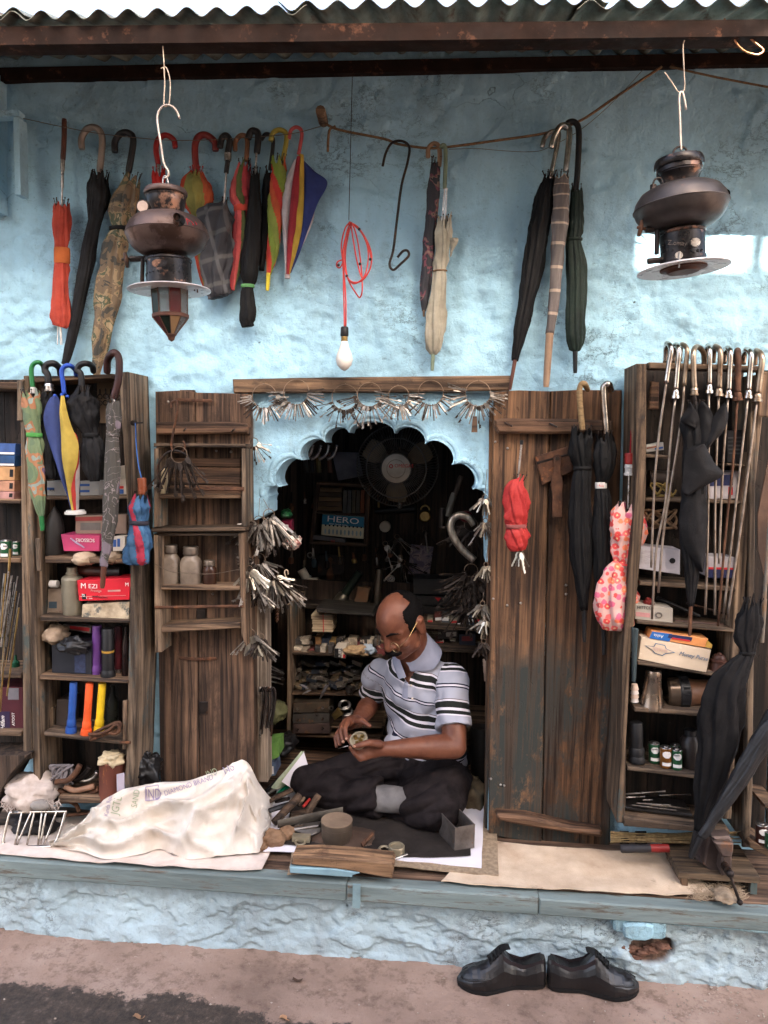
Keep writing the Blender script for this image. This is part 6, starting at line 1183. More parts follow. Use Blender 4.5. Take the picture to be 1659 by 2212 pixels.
turned('clear glass stopper glinting at the back of right shelf', 'stopper', 'glass', Z5, (1060, 1150), (1062, 1240), [('body', [(0, 12), (.3, 36), (.6, 40), (1, 10)], glassm('stopper', (190, 195, 195), .6))], IY+.05, GRC)
turned('tapered steel tumbler upside down on the right shelf', 'tumbler', 'cup', Z5, (205, 1492), (178, 1898), [('body', [(0, 78), (.02, 82), (.2, 86), (.22, 83), (.9, 126), (.92, 130), (1, 134)], mk('tumbler_steel', (150, 132, 116), (104, 88, 74), sc=14, rough=.3, metal=.9, bump=.05))], IY, GRC)
t = turned('large brown lantern torch lying with black ribbed head', 'large_torch', 'torch', Z5, (330, 1730), (820, 1735), [('lens', [(0, 150), (.04, 172), (.25, 180)], mk('torch_glass', (92, 76, 62), rough=.12, metal=.4, bump=0)), ('head', [(.25, 182), (.27, 190), (.46, 190), (.48, 176)], BLACKPL), ('barrel', [(.48, 172), (.55, 150), (.7, 140), (1, 140)], mk('torch_tan', (110, 76, 54), (84, 58, 44), rough=.45))], IY+.05, GRC, 36)
for i in range(8):
    a = pi+i*pi/8+.1; c = at(*Z5(510, 1732), IY+.05); k = .1984*pxm(1470, 1490, IY)
    p = c+Vector((0, -abs(sin(a))*190*k, cos(a)*190*k)); MB().box((p.x-35*k, p.y-.0015, p.z-22*k), (p.x+35*k, p.y+.002, p.z+22*k)).build('rib', BLACKPL, t)
t = thing('paper_cup_stack', 'stack of paper cups at the left end of right shelf', 'cups', at(*Z5(0, 1830), IY), GRC)
for i in range(4): spin(IY, (-5, 1640+i*48), (-2, 1700+i*44), [(0, 30*.1984), (1, 44*.1984)], 16, Z5).build('cup', paper('cup%d' % (i % 2), ((206, 180, 160), (214, 204, 196))[i % 2]), t)
torch('black torch standing head down on the lower right shelf', Z8, (280, -20), (285, 395), 66, BLACKPL, Y=IY, hl=.38, hr=1.35, grp=GRC)
cell('green battery leftmost on the lower right shelf', Z8, 467, 190, 395, 57, IY+.02, NOVG, GB, 'Panasonic'); cell('gold brown battery between two green ones', Z8, 588, 232, 446, 60, IY-.005, mk('cell_gold', (150, 96, 40), rough=.3, metal=.3, bump=0), GB); cell('green battery rightmost on the lower right shelf', Z8, 700, 255, 466, 58, IY-.005, NOVG, GB, 'Panasonic'); cell('green battery half hidden behind the gold one', Z8, 690, 210, 400, 50, IY+.06, NOVG, GB)
turned('round black jar behind the leaning umbrella', 'jar', 'jar', Z8, (850, 60), (850, 485), [('neck', [(0, 60), (.14, 62)], BLACKPL), ('body', [(.14, 70), (.25, 105), (.9, 112), (1, 100)], plastic('jar_black', (40, 33, 30), .4))], IY+.03, GRC)
GT = 'shiny hand tools lying on the bottom right shelf'
random.seed(5)
for i, (a, b, r, m_) in enumerate((((170, 735), (585, 705), 9, STEEL), ((170, 770), (370, 762), 9, STEEL), ((520, 748), (850, 740), 8, CHROME), ((345, 800), (450, 795), 8, STEEL), ((350, 832), (840, 890), 15, CHROME), ((230, 850), (700, 905), 8, STEEL), ((170, 850), (860, 935), 6, IRON), ((280, 830), (640, 850), 8, STEEL))):
    p, q = at(*Z8(*a), IY+.03-.006*i), at(*Z8(*b), IY+.03-.006*i)
    MB().lathe(p, q, [(0, r*.4*.00035), (.04, r*.00032), (.45, r*.00034), (.5, r*.00022), (.9, r*.0002), (1, r*.00034)], 8).build('hand_tool', m_, smooth=40, label='slim shiny hand tool in the right cabinet tray, %s from the back' % ORD[i], cat='tool', group=GT, loc=q)
plank([Z8(165, 870), Z8(870, 950), Z8(870, 985), Z8(165, 905)], IY+.0, .1, 'tray', plastic('tray_black', (34, 31, 30)), rc)
cell('dark battery on the far right shelf', Z8, 1595, 1040, 1245, 62, CY-.01, mk('cell_dark', (70, 40, 34), rough=.4), GB); cell('green battery at the far right edge', Z8, 1690, 1120, 1290, 62, CY-.03, NOVG, GB)
# broom and torch under the right cabinet
t = thing('broom', 'straw hand broom lying under the right cabinet', 'broom', at(*Z8(440, 1240), -.13)); random.seed(3)
STRAW = mk('straw', (146, 124, 86), (92, 76, 50), sc=80, rough=.8, bump=.3); mb = MB()
for i in range(90):
    y0 = random.uniform(1125, 1250); y1 = random.uniform(1120, 1262); yy = -.15+random.uniform(-.02, .02)
    mb.tube([at(*Z8(10, y0), yy), at(*Z8(500, random.uniform(1140, 1245)), yy), at(*Z8(random.uniform(900, 1400), y1), yy)], .0016, 4)
mb.build('bristle', STRAW, t, kind='stuff')
for x0, x1 in ((110, 200), (270, 385)): spin(-.15, (x0, 1190), (x1, 1192), [(0, 68*.2063), (1, 70*.2063)], 16, Z8, sq=.6).build('binding', CBLK2, t)
turned('black and red torch lying on the burlap under the broom', 'torch', 'torch', Z8, (118, 1308), (620, 1302), [('barrel', [(0, 36), (.02, 42), (.62, 40)], mk('torch_rubber', (46, 44, 46), rough=.6)), ('head', [(.62, 40), (.64, 42), (1, 42)], mk('torch_red', (136, 38, 34), rough=.4))], -.2)
plank([K7(1660, 680), K7(1700, 680), K7(1700, 1400), K7(1650, 1400), K7(1625, 1300), K7(1600, 1200), K7(1600, 1000)], CY-.05, .006, 'paper_cover', mk('brown_paper', (92, 70, 56), (66, 52, 44), rough=.85, bump=.4), fr_, 0)
spin(CY-.07, (1470, -200), (1380, 1185), [(0, 18*.1984), (.65, 20*.1984), (.66, 26*.1984), (1, 26*.1984)], 10, Z5).build('pipe', mk('pipe_bluegrey', (86, 104, 106), (120, 92, 66), rough=.5), fr_)
# ================================================================== goods in the dark room
GI = 'goods inside the dark shop'; BY = .93
# fan
FY_ = .62; fc = K5(1003, 580); c3 = at(*fc, FY_); R_ = 243*.3638*pxm(*fc, FY_)
t = thing('table_fan', 'oscillating fan with wire cage and cream hub under the arch', 'fan', c3+Vector((0, .1, -R_)))
FANW = mk('fan_wire', (112, 104, 96), rough=.4, metal=.5, bump=0); FANP = plastic('fan_cream', (196, 180, 160), .45)
mb = MB(); e1, e2 = Vector((1, 0, 0)), Vector((0, -.12, 1)).normalized(); nf = e1.cross(e2)
if nf.y > 0: nf = -nf
for i in range(84):
    a = 2*pi*i/84; d = e1*cos(a)+e2*sin(a)
    mb.tube([c3+d*R_*.34+nf*.075, c3+d*R_*.7+nf*.07, c3+d*R_*.95+nf*.04, c3+d*R_, c3+d*R_*.95-nf*.04, c3+d*R_*.4-nf*.06], .0011, 4)
mb.build('cage', FANW, t, smooth=True)
for rr, off in ((1.0, 0), (.72, .07), (.36, .076)): MB().torus(c3+nf*off, R_*rr, .0028, e1, e2, 48, 6).build('cage_hoop', FANW, t, smooth=True)
h0 = c3+nf*.06; MB().lathe(h0, h0+nf*.024, [(0, R_*.35), (.7, R_*.35), (1, R_*.3)], 32).build('hub_badge', FANP, t, smooth=40)
MB().torus(h0+nf*.0245, R_*.22, .0012, e1, e2*.75, 32, 5).build('badge_ring', mk('badge_line', (150, 134, 116), rough=.5), t)
lettering('OMEGAS', K5, (985, 588), 20, h0.y-.0265, INKR, t, stretch=1.0); MB().torus(at(*K5(965, 582), h0.y-.0265), .007, .002, seg=16, k=5).build('badge_mark', INKR, t)
for k in range(3):
    a0 = 2*pi*k/3+.5; rows = []
    for i in range(9):
        rr = R_*(.2+.7*i/8); w_ = .32+.5*sin(pi*i/9); rows.append([c3+(e1*cos(a0+w_*(j/6-.5))+e2*sin(a0+w_*(j/6-.5)))*rr+nf*(.025*(j/6-.5)) for j in range(7)])
    MB().grid(rows).build('blade', plastic('fan_blade', (128, 108, 84), .4), t, smooth=True)
MB().lathe(c3-nf*.14, c3-nf*.02, [(0, .03), (.2, .055), (.9, .05), (1, .04)], 20).build('motor', BLACKPL, t, smooth=40)
MB().tube([c3-nf*.1, c3-nf*.1+Vector((0, .12, R_*1.25))], .012, 8).build('bracket', IRON, t)
# small box shelf with the blue card
t = thing('wall_shelf', 'small brown box shelf on the back wall holding worn books', 'shelf', at(*K5(655, 1045), BY-.1)); SY = BY-.1
for q in ([(520, 672), (545, 672), (505, 1040), (478, 1040)], [(815, 690), (842, 692), (826, 1050), (800, 1050)], [(520, 672), (842, 690), (842, 712), (520, 692)], [(505, 850), (830, 870), (830, 882), (505, 862)], [(478, 1025), (826, 1040), (824, 1062), (478, 1045)]):
    plank([K5(*p) for p in q], SY, .1, 'board', WDOORH if q[1][1]-q[0][1] < 40 and abs(q[1][0]-q[0][0]) > 100 else WDOOR, t)
random.seed(12); pal = [(104, 80, 56), (84, 66, 50), (120, 92, 62), (92, 72, 54), (110, 86, 60)]
for i in range(5): carton('worn brown book, %s from the top of the flat pile in wall shelf' % ORD[i], K5, [(530-i, 708+i*28), (672, 712+i*28), (672, 736+i*28), (528-i, 732+i*28)], SY+.01, .07, mk('book%d' % i, pal[i], rough=.8), 'books in the wall shelf', name='book', cat='book', ch=0)
for i in range(5): carton(('grey', 'slate grey', 'olive brown', 'dark olive', 'rust brown')[i]+' book standing upright in the wall shelf', K5, [(682+i*26, 722), (704+i*26, 724), (700+i*26, 862), (678+i*26, 860)], SY+.012, .07, mk('bookv%d' % i, ((96, 92, 84), (80, 80, 78), (92, 84, 66), (74, 70, 60), (128, 74, 48))[i], rough=.8), 'books in the wall shelf', name='book', cat='book', ch=0)
t = carton('blue and cream blade card with bold white lettering, in wall shelf', K5, [(558, 868), (806, 884), (800, 1014), (550, 990)], SY-.008, .012, mk('card_cream', (206, 200, 170), (190, 182, 150), rough=.6), GI, bands=[(0, 0, 1, .48, mk('card_blue', (44, 122, 152), rough=.5))], words=[('HERO', (582, 908), 34, INKW, dict(ang=4, stretch=1.5)), ('BRAIN  NINDER  CHINA', (598, 926), 7, INKW, dict(ang=4))], name='blade_card', cat='card')
for i in range(10):
    p = at(*K5(576+i*23.5, 932+i*1.5), SY-.011); MB().lathe(p, p+Vector((0, .004, 0)), [(0, .0042), (1, .0042)], 8).build('hole', INKK, t)
    q = at(*K5(574+i*23.3, 968+i*1.6), SY-.0105); MB().prism([q+Vector((cos(a)*.0045, 0, sin(a)*.013)) for a in [j*pi/5 for j in range(10)]], (0, .001, 0)).build('printed_blade', mk('print_pale', (150, 176, 182), rough=.6), t)
carton('grey tube box with red print at the bottom of wall shelf', K5, [(505, 990), (690, 1012), (690, 1036), (500, 1016)], SY-.002, .05, mk('tubebox', (96, 92, 92), rough=.6), GI, words=[('555', (605, 1030), 12, INKR, dict(ang=6))])
# things pinned on the back wall
HB = BY+.02
MB().prism([at(*K5(*q), HB-.0) for q in ((612, 495), (770, 500), (800, 640), (650, 668))], (0, .003, 0)).build('plastic_sheet', mk('sheet_grey', (128, 120, 124), rough=.5), label='grey plastic sheet hanging behind the fan', cat='sheet', loc=at(*K5(700, 660), HB))
for i in range(4): wirething('steel_hoop', 'pale steel hoop end, %s of four under the upper left scallop' % ('first', 'second', 'third', 'last')[i], 'hoop', [[at(*K5(x+i*48, y), .5) for x, y in ((440, 540), (470, 525), (490, 495), (500, 455))]], .007, STEEL, 'steel hoops inside the arch', 12)
for i, (x, c_) in enumerate(((455, (70, 62, 54)), (490, (60, 54, 50)), (530, (116, 100, 58)), (595, (110, 66, 46)))): turned(('grey', 'dark', 'yellow', 'rust red')[i]+' tube standing high on the left inside the arch', 'tube', 'tube', K5, (x, 500), (x+8, 620), [('body', [(0, 14), (1, 14)], mk('tube%d' % i, c_, rough=.6))], .72, GI)
mb = MB(); c = at(*K5(928, 942), HB-.03); mb.lathe(c, c+Vector((0, .03, 0)), [(0, .022), (.1, .026), (1, .026)], 24); mb.build('round_tin', mk('tin_pale', (190, 178, 160), (150, 138, 120), rough=.5), label='round pale tin lid hanging on the back wall', cat='tin', loc=c)
mb = MB(); c = at(*K5(1166, 880), HB-.03); mb.lathe(c, c+Vector((0, .03, 0)), [(0, .022), (.15, .027), (1, .027)], 24); mb.torus(c+Vector((0, .015, .03)), .02, .004, a0=0, a1=pi); mb.build('brass_padlock', BRASS, label='big round brass padlock hanging on the back wall', cat='padlock', smooth=40, loc=c)
mb = MB(); c = at(*K5(963, 1254), HB-.04); mb.lathe(c, c+Vector((0, .015, 0)), [(0, .017), (.2, .019), (1, .019)], 28); o = mb.build('pocket_watch', mk('watch_face', (214, 208, 196), rough=.4, bump=0), label='small white clock face with black numerals on back wall', cat='watch', loc=c)
LOC[o] = c
for i in range(12): a = i*pi/6; MB().tube([c+Vector((cos(a)*.011, -.001, sin(a)*.011)), c+Vector((cos(a)*.016, -.001, sin(a)*.016))], .0011, 4).build('numeral', INKK, o)
MB().tube([c+Vector((-.004, -.001, -.003)), c+Vector((0, -.001, 0)), c+Vector((.006, -.001, .009))], .0011, 4).build('hand', INKK, o)
turned('white pipe stub hanging beside the iron lever', 'pipe_stub', 'pipe', K5, (432, 1195), (466, 1255), [('pipe', [(0, 26), (.8, 26), (.82, 31), (1, 31)], plastic('pvc', (196, 188, 172)))], HB-.06, GI)
turned('short white pipe elbow lying across the pipe stub', 'pipe_stub', 'pipe', K5, (455, 1275), (535, 1262), [('pipe', [(0, 22), (.1, 26), (1, 24)], plastic('pvc', (196, 188, 172)))], HB-.075, GI)
plank_l = MB().prism([at(*K5(*q), HB-.03) for q in ((590, 1130), (605, 1122), (618, 1132), (610, 1170), (622, 1225), (605, 1290), (602, 1385), (583, 1385), (585, 1290), (580, 1230), (596, 1170))], (0, .006, 0)); plank_l.build('iron_lever', RUST, label='iron lever hanging on the dim back wall', cat='lever', loc=at(*K5(595, 1385), HB))
carton('dark iron lock case behind the lever on the back wall', K5, [(528, 1110), (688, 1105), (685, 1220), (530, 1235)], HB-.024, .02, IRON, GI, name='lock_case', cat='lock')
t = turned('dark green metal torch leaning on the inner shelf', 'torch', 'torch', K5, (780, 1210), (655, 1395), [('barrel', [(0, 24), (.7, 26)], mk('torch_green', (46, 58, 50), rough=.4, metal=.4)), ('head', [(.7, 26), (.76, 38), (.95, 42), (1, 40)], mk('torch_head', (110, 104, 92), rough=.35, metal=.7))], BY-.1, GI)
turned('grey steel torch standing behind the bald head', 'torch', 'torch', K5, (895, 1190), (875, 1440), [('barrel', [(0, 24), (.04, 28), (1, 28)], mk('torch_grey', (104, 94, 82), rough=.35, metal=.7))], BY-.12, GI)
carton('worn box of hardware leaning beside the steel torch', K5, [(768, 1292), (838, 1310), (815, 1440), (738, 1412)], BY-.14, .05, mk('worn_box', (104, 74, 52), (70, 62, 50), sc=18, rough=.8), GI)
MB().prism([at(*K5(*q), HB-.01) for q in ((1085, 1045), (1218, 1060), (1190, 1248), (1065, 1220))], (0, .002, 0)).build('poster', mprint('poster_print', [(0, (92, 84, 100)), (.45, (126, 112, 120)), (.55, (150, 132, 128)), (.6, (84, 74, 84))], 30), label='small faded printed picture pinned to the back wall', cat='poster', loc=at(*K5(1140, 1240), HB))
for i, (y0, y1, dx) in enumerate(((1245, 1345, 0), (1350, 1410, -2), (1414, 1475, 0))):
    t = carton(('upper', 'middle', 'lower')[i]+' black cash box stacked beside the bald head', K5, [(1095+dx, y0), (1335+dx, y0+6), (1335, y1), (1098, y1-4)], BY-.16, .12, mk('cashbox', (56, 54, 52), (42, 40, 40), rough=.45, metal=.3), GI, name='cash_box', cat='box')
    if i == 1: MB().prism([at(*K5(*q), BY-.163) for q in ((1225, 1362), (1262, 1364), (1245, 1386))], (0, .002, 0)).build('red_mark', INKR, t)
for i, (x, y) in enumerate(((1345, 1360), (1345, 1425))): carton(('upper', 'lower')[i]+' black box to the right of the cash boxes', K5, [(x, y), (x+130, y+4), (x+130, y+52), (x, y+50)], BY-.15, .1, MATS['cashbox'], GI)
random.seed(77)
for i, (x, y, n, ang) in enumerate(((930, 1040, 10, 60), (1000, 1000, 9, 50), (1035, 1150, 16, 80), (1165, 950, 6, 40))): bunch(('dangling chain of old keys below the round tin', 'thin old keys right of the round tin', 'dark rusty key fan by the poster', 'few keys hanging from the brass padlock')[i], K5, (x, y), 14, n, [LD, FD, LS], HB-.03, (-ang, ang), 1.4, group='old keys on the back wall', swing=.4)
for i, (x, y, n) in enumerate(((1440, 930, 22), (1440, 1200, 24), (1400, 1290, 20), (1420, 1390, 20), (1480, 1260, 18))): bunch(('black key mass inside the steel shackle', 'brown key mass under the steel shackle', 'fringe of rusty keys near the cash boxes', 'lowest fringe of rusty keys inside right jamb', 'rusty key mass behind the white key blanks')[i], K5, (x, y), 40, n, [LD, FD, BD], .3, (-75, 75), 1.6, group='rusty key masses inside the right jamb', swing=.4)
wirething('giant_shackle', 'thick twisted steel shackle hanging inside the right jamb', 'shackle', [[at(*K5(*q), .2) for q in ((1460, 930), (1430, 890), (1380, 872), (1335, 890), (1318, 940), (1340, 1010), (1390, 1080), (1460, 1140))]], .014, mk('shackle_steel', (176, 164, 148), (96, 84, 74), sc=22, rough=.35, metal=.8, stretch=(3, 1, 1)), n=40, seg=10)
crumple('dark red round cap behind the shackle', 'red_knob', 'knob', K5, (1410, 880), 42, 34, .3, mk('red_dark', (118, 34, 38), rough=.4), None, .03, .05, 2)
for i, (a, b, m_) in enumerate((((1340, 740), (1300, 880), mk('grey_tool', (110, 104, 94), rough=.5)), ((1270, 830), (1268, 950), IRON), ((1385, 640), (1345, 760), WDARK), ((870, 850), (1110, 830), BLACKPL))): turned(('grey pipe spanner', 'dark sleeve', 'wooden handle', 'long black torch')[i]+' hung in the upper right gloom of the shop', 'hanging_tool', 'tool', K5, a, b, [('body', [(0, 16), (.2, 20), (1, 18 if i < 3 else 26)], m_)], .5 if i < 3 else BY, GI)
# left side inside: bagged goods on a bracket, hook with wooden grip
crumple('red and white checked cloth bundle behind the keys', 'cloth_bundle', 'cloth', Z3, (560, 650), 100, 75, .3, mprint('check_cloth', [(0, (190, 172, 160)), (.5, (176, 92, 84)), (.58, (200, 184, 172))], 60), GI, .06, .3, 14)
crumple('green plastic bag on the high inner bracket', 'plastic_bag', 'bag', Z3, (490, 340), 60, 50, .35, mk('bag_green', (36, 96, 56), rough=.4), GI, .04, .3, 6)
carton('crimson and white packet beneath the green bag', Z3, [(440, 410), (545, 405), (545, 530), (440, 535)], .36, .05, mk('packet_crimson', (140, 36, 66), rough=.4), GI, bands=[(.25, .4, .7, .8, INKW)])
turned('wooden hook handle hanging inside the left jamb', 'hook_grip', 'tool', Z3, (540, 1200), (620, 1290), [('grip', [(0, 30), (.1, 34), (.8, 34), (.85, 44), (1, 44)], WTANV)], .25, GI)
wirething('wire_hook', 'long pale wire hook above the wooden grip', 'hook', [[at(*Z3(*q), .25) for q in ((555, 1200), (510, 1080), (475, 1000), (475, 960), (500, 955), (510, 1000))]], .003, MATS['wire_pale'], None, 24)
MB().torus(at(*Z3(750, 790), HB-.05), .012, .0035).build('star_washer', STEEL, label='star shaped steel washer on the back wall', cat='washer', smooth=True)
wirething('chain', 'short rusty chain hanging inside the left jamb', 'chain', [[at(*Z3(390+8*sin(i*1.6), 1200+i*8), .02+.004*cos(i*1.6)) for i in range(40)]], .004, RUST, n=160)
wirething('elastic_band', 'pale green elastic loop hanging by the lever', 'band', [[at(*Z3(*q), HB-.05) for q in ((915, 1060), (905, 1150), (840, 1190), (815, 1220), (840, 1245), (890, 1210), (900, 1150))]], .0026, mk('elastic', (170, 176, 120), rough=.6), n=40)
# inner shelf unit
su = thing('shelf_unit', 'low wooden shelf unit crammed with locks behind the man', 'shelf unit', at(*Z7(600, 1330), .55)); UY = .52
plank([Z7(270, -400), Z7(325, -400), Z7(330, 700), Z7(310, 1330), Z7(262, 1330), Z7(265, 600)], UY, .3, 'side_panel', WGREYV, su)
for q in ([(270, 225), (1500, 280), (1500, 305), (270, 260)], [(320, 755), (1500, 790), (1500, 818), (320, 785)], [(270, 1295), (1500, 1340), (1500, 1372), (270, 1330)]): plank([Z7(*p) for p in q], UY+.01, .29, 'shelf', WTAN, su)
plank([Z7(1120, 1190), Z7(1500, 1200), Z7(1500, 1225), Z7(820, 1225), Z7(820, 1195)], UY+.02, .2, 'shelf', WTAN, su)
plank([K5(380, 1400), K5(840, 1400), K5(845, 1425), K5(380, 1428)], .75, .2, 'upper_board', WDARKH, su); plank([K5(520, 1425), K5(850, 1455), K5(862, 1475), K5(525, 1450)], UY-.02, .2, 'upper_board', wood('wood_black_h', (70, 62, 54), (44, 40, 36), 0, black=(30, 28, 26)), su)
MB().box((at(590, 1500, .8).x, .85, 0), (at(1065, 1500, .8).x, .87, at(590, 1250, .85).z)).build('back_board', WDARK, su)
t = thing('paper_stack', 'stack of old papers tied with red string on the inner shelf', 'papers', at(*Z3(890, 1620), UY+.03)); random.seed(4)
for i in range(20):
    y = 1440+i*9.2; x0 = 762+random.uniform(-6, 10)+i*.6; plank([Z3(x0, y), Z3(995+random.uniform(-14, 12), y+4), Z3(995, y+11), Z3(x0, y+8)], UY+.03+random.uniform(-.006, .006), .12, 'sheet', paper('old%d' % (i % 3), ((206, 186, 156), (188, 168, 138), (170, 150, 124))[i % 3]), t, 0)
plank([Z3(885, 1435), Z3(893, 1435), Z3(900, 1630), Z3(892, 1630)], UY+.02, .002, 'string', INKR, t, 0)
random.seed(21)
cols = [(196, 180, 160), (176, 160, 140), (120, 60, 60), (70, 66, 64), (206, 192, 172), (90, 84, 80), (150, 110, 70), (62, 76, 100), (186, 150, 96), (50, 46, 46)]
for i in range(26):
    x = 360+(i % 13)*88+random.uniform(-18, 18); row = i//13; y1 = (225 if row == 0 else 110)+x*.03+random.uniform(-12, 8); w_ = random.uniform(60, 130); h_ = random.uniform(40, 105); sl = random.uniform(-10, 10)
    carton('torn %s parts carton on the upper inner shelf, %s in the %s row' % (('cream', 'buff', 'dull red', 'charcoal', 'off white', 'grey', 'brown', 'slate blue', 'ochre', 'black')[i % 10], ORD[i % 13], ('front', 'back')[i//13]), Z7, [(x, y1-h_+sl), (x+w_, y1-h_-sl*.5), (x+w_, y1), (x+random.uniform(-8, 8), y1)], UY+.02+.05*row+random.uniform(0, .03), .07, mk('jumble%d' % (i % 10), cols[i % 10], tuple(v*.6 for v in cols[i % 10]), sc=40, rough=.75, bump=.3, spot=(210, 196, 176) if i % 3 == 0 else None, spotlim=(.56, .6), spotsc=25), 'jumbled cartons on the inner shelf')
carton('white carton with black band lettered PLIERS'.replace(' lettered PLIERS', ' and white letters on end'), Z7, [(885, 175), (1035, 165), (1030, 310), (885, 300)], UY-.015, .1, paper('white', (206, 194, 178)), GI, bands=[(.02, .03, .64, .98, INKK), (.78, .62, .98, .95, INKR)], words=[('PLIERS', (972, 292), 34, INKW, dict(ang=-90, stretch=.9))])
crumple('torn cardboard scraps spilling over the inner shelf', 'cardboard', 'cardboard', Z7, (1190, 205), 150, 60, UY-.005, mk('card_scrap', (196, 166, 126), (150, 122, 92), sc=30, rough=.8, bump=.4), GI, .04, .5, 33)
crumple('crumpled blue white paper near the man\'s shoulder', 'paper_scrap', 'paper', Z7, (1330, 190), 90, 60, UY, paper('bluewhite', (176, 190, 204)), GI, .03, .5, 44)
random.seed(9); LK = [mk('lock_a', (150, 136, 120), (104, 94, 84), rough=.45, metal=.5), mk('lock_b', (104, 96, 88), (72, 66, 60), rough=.5, metal=.5), mk('lock_c', (84, 76, 68), rough=.5, metal=.4), mk('lock_d', (128, 108, 82), (90, 76, 58), rough=.5, metal=.4), mk('lock_e', (62, 66, 76), rough=.5, metal=.4)]
for i in range(44):
    row = i//11; x = 350+(i % 11)*76+random.uniform(-25, 25); y = 420+row*95+random.uniform(-25, 25)+(10 if row == 3 else 0); w_ = random.uniform(80, 150); h_ = random.uniform(34, 60); sl = random.uniform(-26, 26)
    t = carton('%s old door lock, %s from left in the %s row of the lock heap' % (('pale', 'grey', 'dark', 'brown', 'blue grey')[i % 5], ORD[i % 11], ('top', 'upper', 'lower', 'bottom')[i//11]), Z7, [(x, y-h_+sl), (x+w_, y-h_-sl), (x+w_, y-sl), (x, y+sl)], UY+.14-.032*row+random.uniform(-.01, .01), .06, LK[i % 5], 'door locks heaped on the inner shelf', name='door_lock', cat='lock')
    if i % 2: MB().prism([at(*Z7(x+w_*.4+dx, y-h_*.55+dy-sl*.0), UY+.14-.032*row-.016) for dx, dy in ((-12, -8), (14, -8), (14, 8), (-12, 8))], (0, .01, 0)).build('latch', STEEL, t)
for i, (y0, y1, c_, lab) in enumerate(((880, 1015, (94, 80, 66), 'topmost rusty tin drawer with gold lettering traces'), (1025, 1150, (88, 82, 76), 'grey rusty tin drawer, middle of three'), (1155, 1290, (92, 74, 68), 'brown rusty tin drawer, lowest of three'))):
    t = carton(lab, Z7, [(345, y0+10), (812+i*8, y0), (822+i*4, y1), (340, y1)], UY-.01, .14, mk('drawer%d' % i, c_, tuple(v*.7 for v in c_), sc=14, rough=.6, metal=.3, spot=(120, 84, 52), spotsc=26), 'rusty tin drawers under the man\'s elbow', name='rusty_tin', cat='tin')
    for x, y in ((735, y0+70), (405, y0+85)): p = at(*Z7(x, y), UY-.012); MB().lathe(p, p+Vector((0, -.008, 0)), [(0, .006), (1, .005)], 10).build('rivet', STEEL if i == 0 else IRON, t)
for x, y in ((640, 990), (658, 1045)): p = at(*Z7(x, y), UY-.012); MB().torus(p, .005, .002, seg=12, k=5).build('washer', IRON, label='small dark washer hung on a tin drawer %s' % ('above' if y < 1000 else 'below'), cat='washer')
t = carton('brass padlock tilted beside the tin drawers', Z7, [(845, 1050), (930, 960), (1000, 1040), (885, 1115)], UY-.02, .03, BRASS, GI, name='padlock', cat='padlock'); MB().torus(at(*Z7(845, 955), UY-.01), .008, .003, seg=16, k=6).build('shackle', STEEL, t)
for i in range(6): MB().torus(at(*Z7(1010+i*14, 915+i*42-(i % 2)*40), UY+.01), .022, .005, (1, 0, 0), (0, .8, .6), 20, 6).build('steel_ring', STEEL, smooth=True, label='shiny steel ring behind the forearm, %s from the top of the stack' % ORD[i], cat='ring', group='shiny rings behind the forearm')
turned('small steel cup on the middle inner shelf', 'steel_cup', 'cup', Z7, (1085, 675), (1085, 775), [('body', [(0, 58), (.05, 56), (.6, 54), (.9, 40), (1, 30)], STEEL)], UY-.0, GI)
for i, (p, q, w_) in enumerate((((700, 830), (800, 640), 28), ((470, 775), (590, 710), 30), ((440, 640), (530, 690), 24))): loft(Z7, UY-.03, [(q[1], q[0]-w_, q[0]+w_), ((p[1]+q[1])/2, (p[0]+q[0])/2-w_, (p[0]+q[0])/2+w_*.8), (p[1], p[0]-w_*.3, p[0]+w_*.4)]).build('torn_plastic', mk('plastic_scrap', (130, 126, 130), rough=.3), label='torn grey plastic scrap on the lock shelf, %s' % ('long one', 'left one', 'small one')[i], cat='plastic', smooth=True, fix=False, loc=at(*Z7(*p), UY))
# clutter on the floor to the left inside: cartons, green bottle, rods, metal bits
carton('green and white soap carton beside the pale post', Z7, [(0, 1420), (150, 1405), (155, 1600), (0, 1660)], .22, .1, mk('soap_green', (120, 160, 80), (90, 130, 66), sc=20, rough=.5), GI, bands=[(.05, .3, .45, .95, INKW)])
carton('small blue lantern print carton beneath the soap carton', Z7, [(0, 1690), (95, 1670), (110, 1840), (0, 1850)], .2, .1, mk('pack_blue', (110, 130, 150), (70, 80, 110), sc=30, rough=.5), GI, bands=[(.2, .25, .9, .85, INKW)])
crumple('black rubber pieces heaped inside the left jamb', 'rubber_heap', 'rubber', Z7, (230, 1420), 150, 110, .4, BLACKPL, GI, .08, .4, 17)
crumple('olive oilcloth roll propped inside the left jamb', 'cloth_roll', 'cloth', Z7, (110, 1000), 150, 130, .3, mk('oilcloth', (96, 96, 62), (70, 68, 46), rough=.6), GI, .07, .25, 23)
random.seed(14)
for i in range(16):
    a = at(*Z7(-20, 380+i*14+random.uniform(-20, 20)), .35+random.uniform(-.04, .04)); b = at(*Z7(200+random.uniform(-20, 40), 470+i*10+random.uniform(-30, 30)), .4+random.uniform(-.04, .04))
    MB().tube([a, b], .0028, 6).build('steel_rod', IRON if i % 3 else STEEL, label='thin steel rod in the sheaf inside the left jamb, %s from the top' % ORD[i], cat='rod', group='rods inside the left jamb', loc=b)
GH = 'bent iron hooks on the pale post'; random.seed(2)
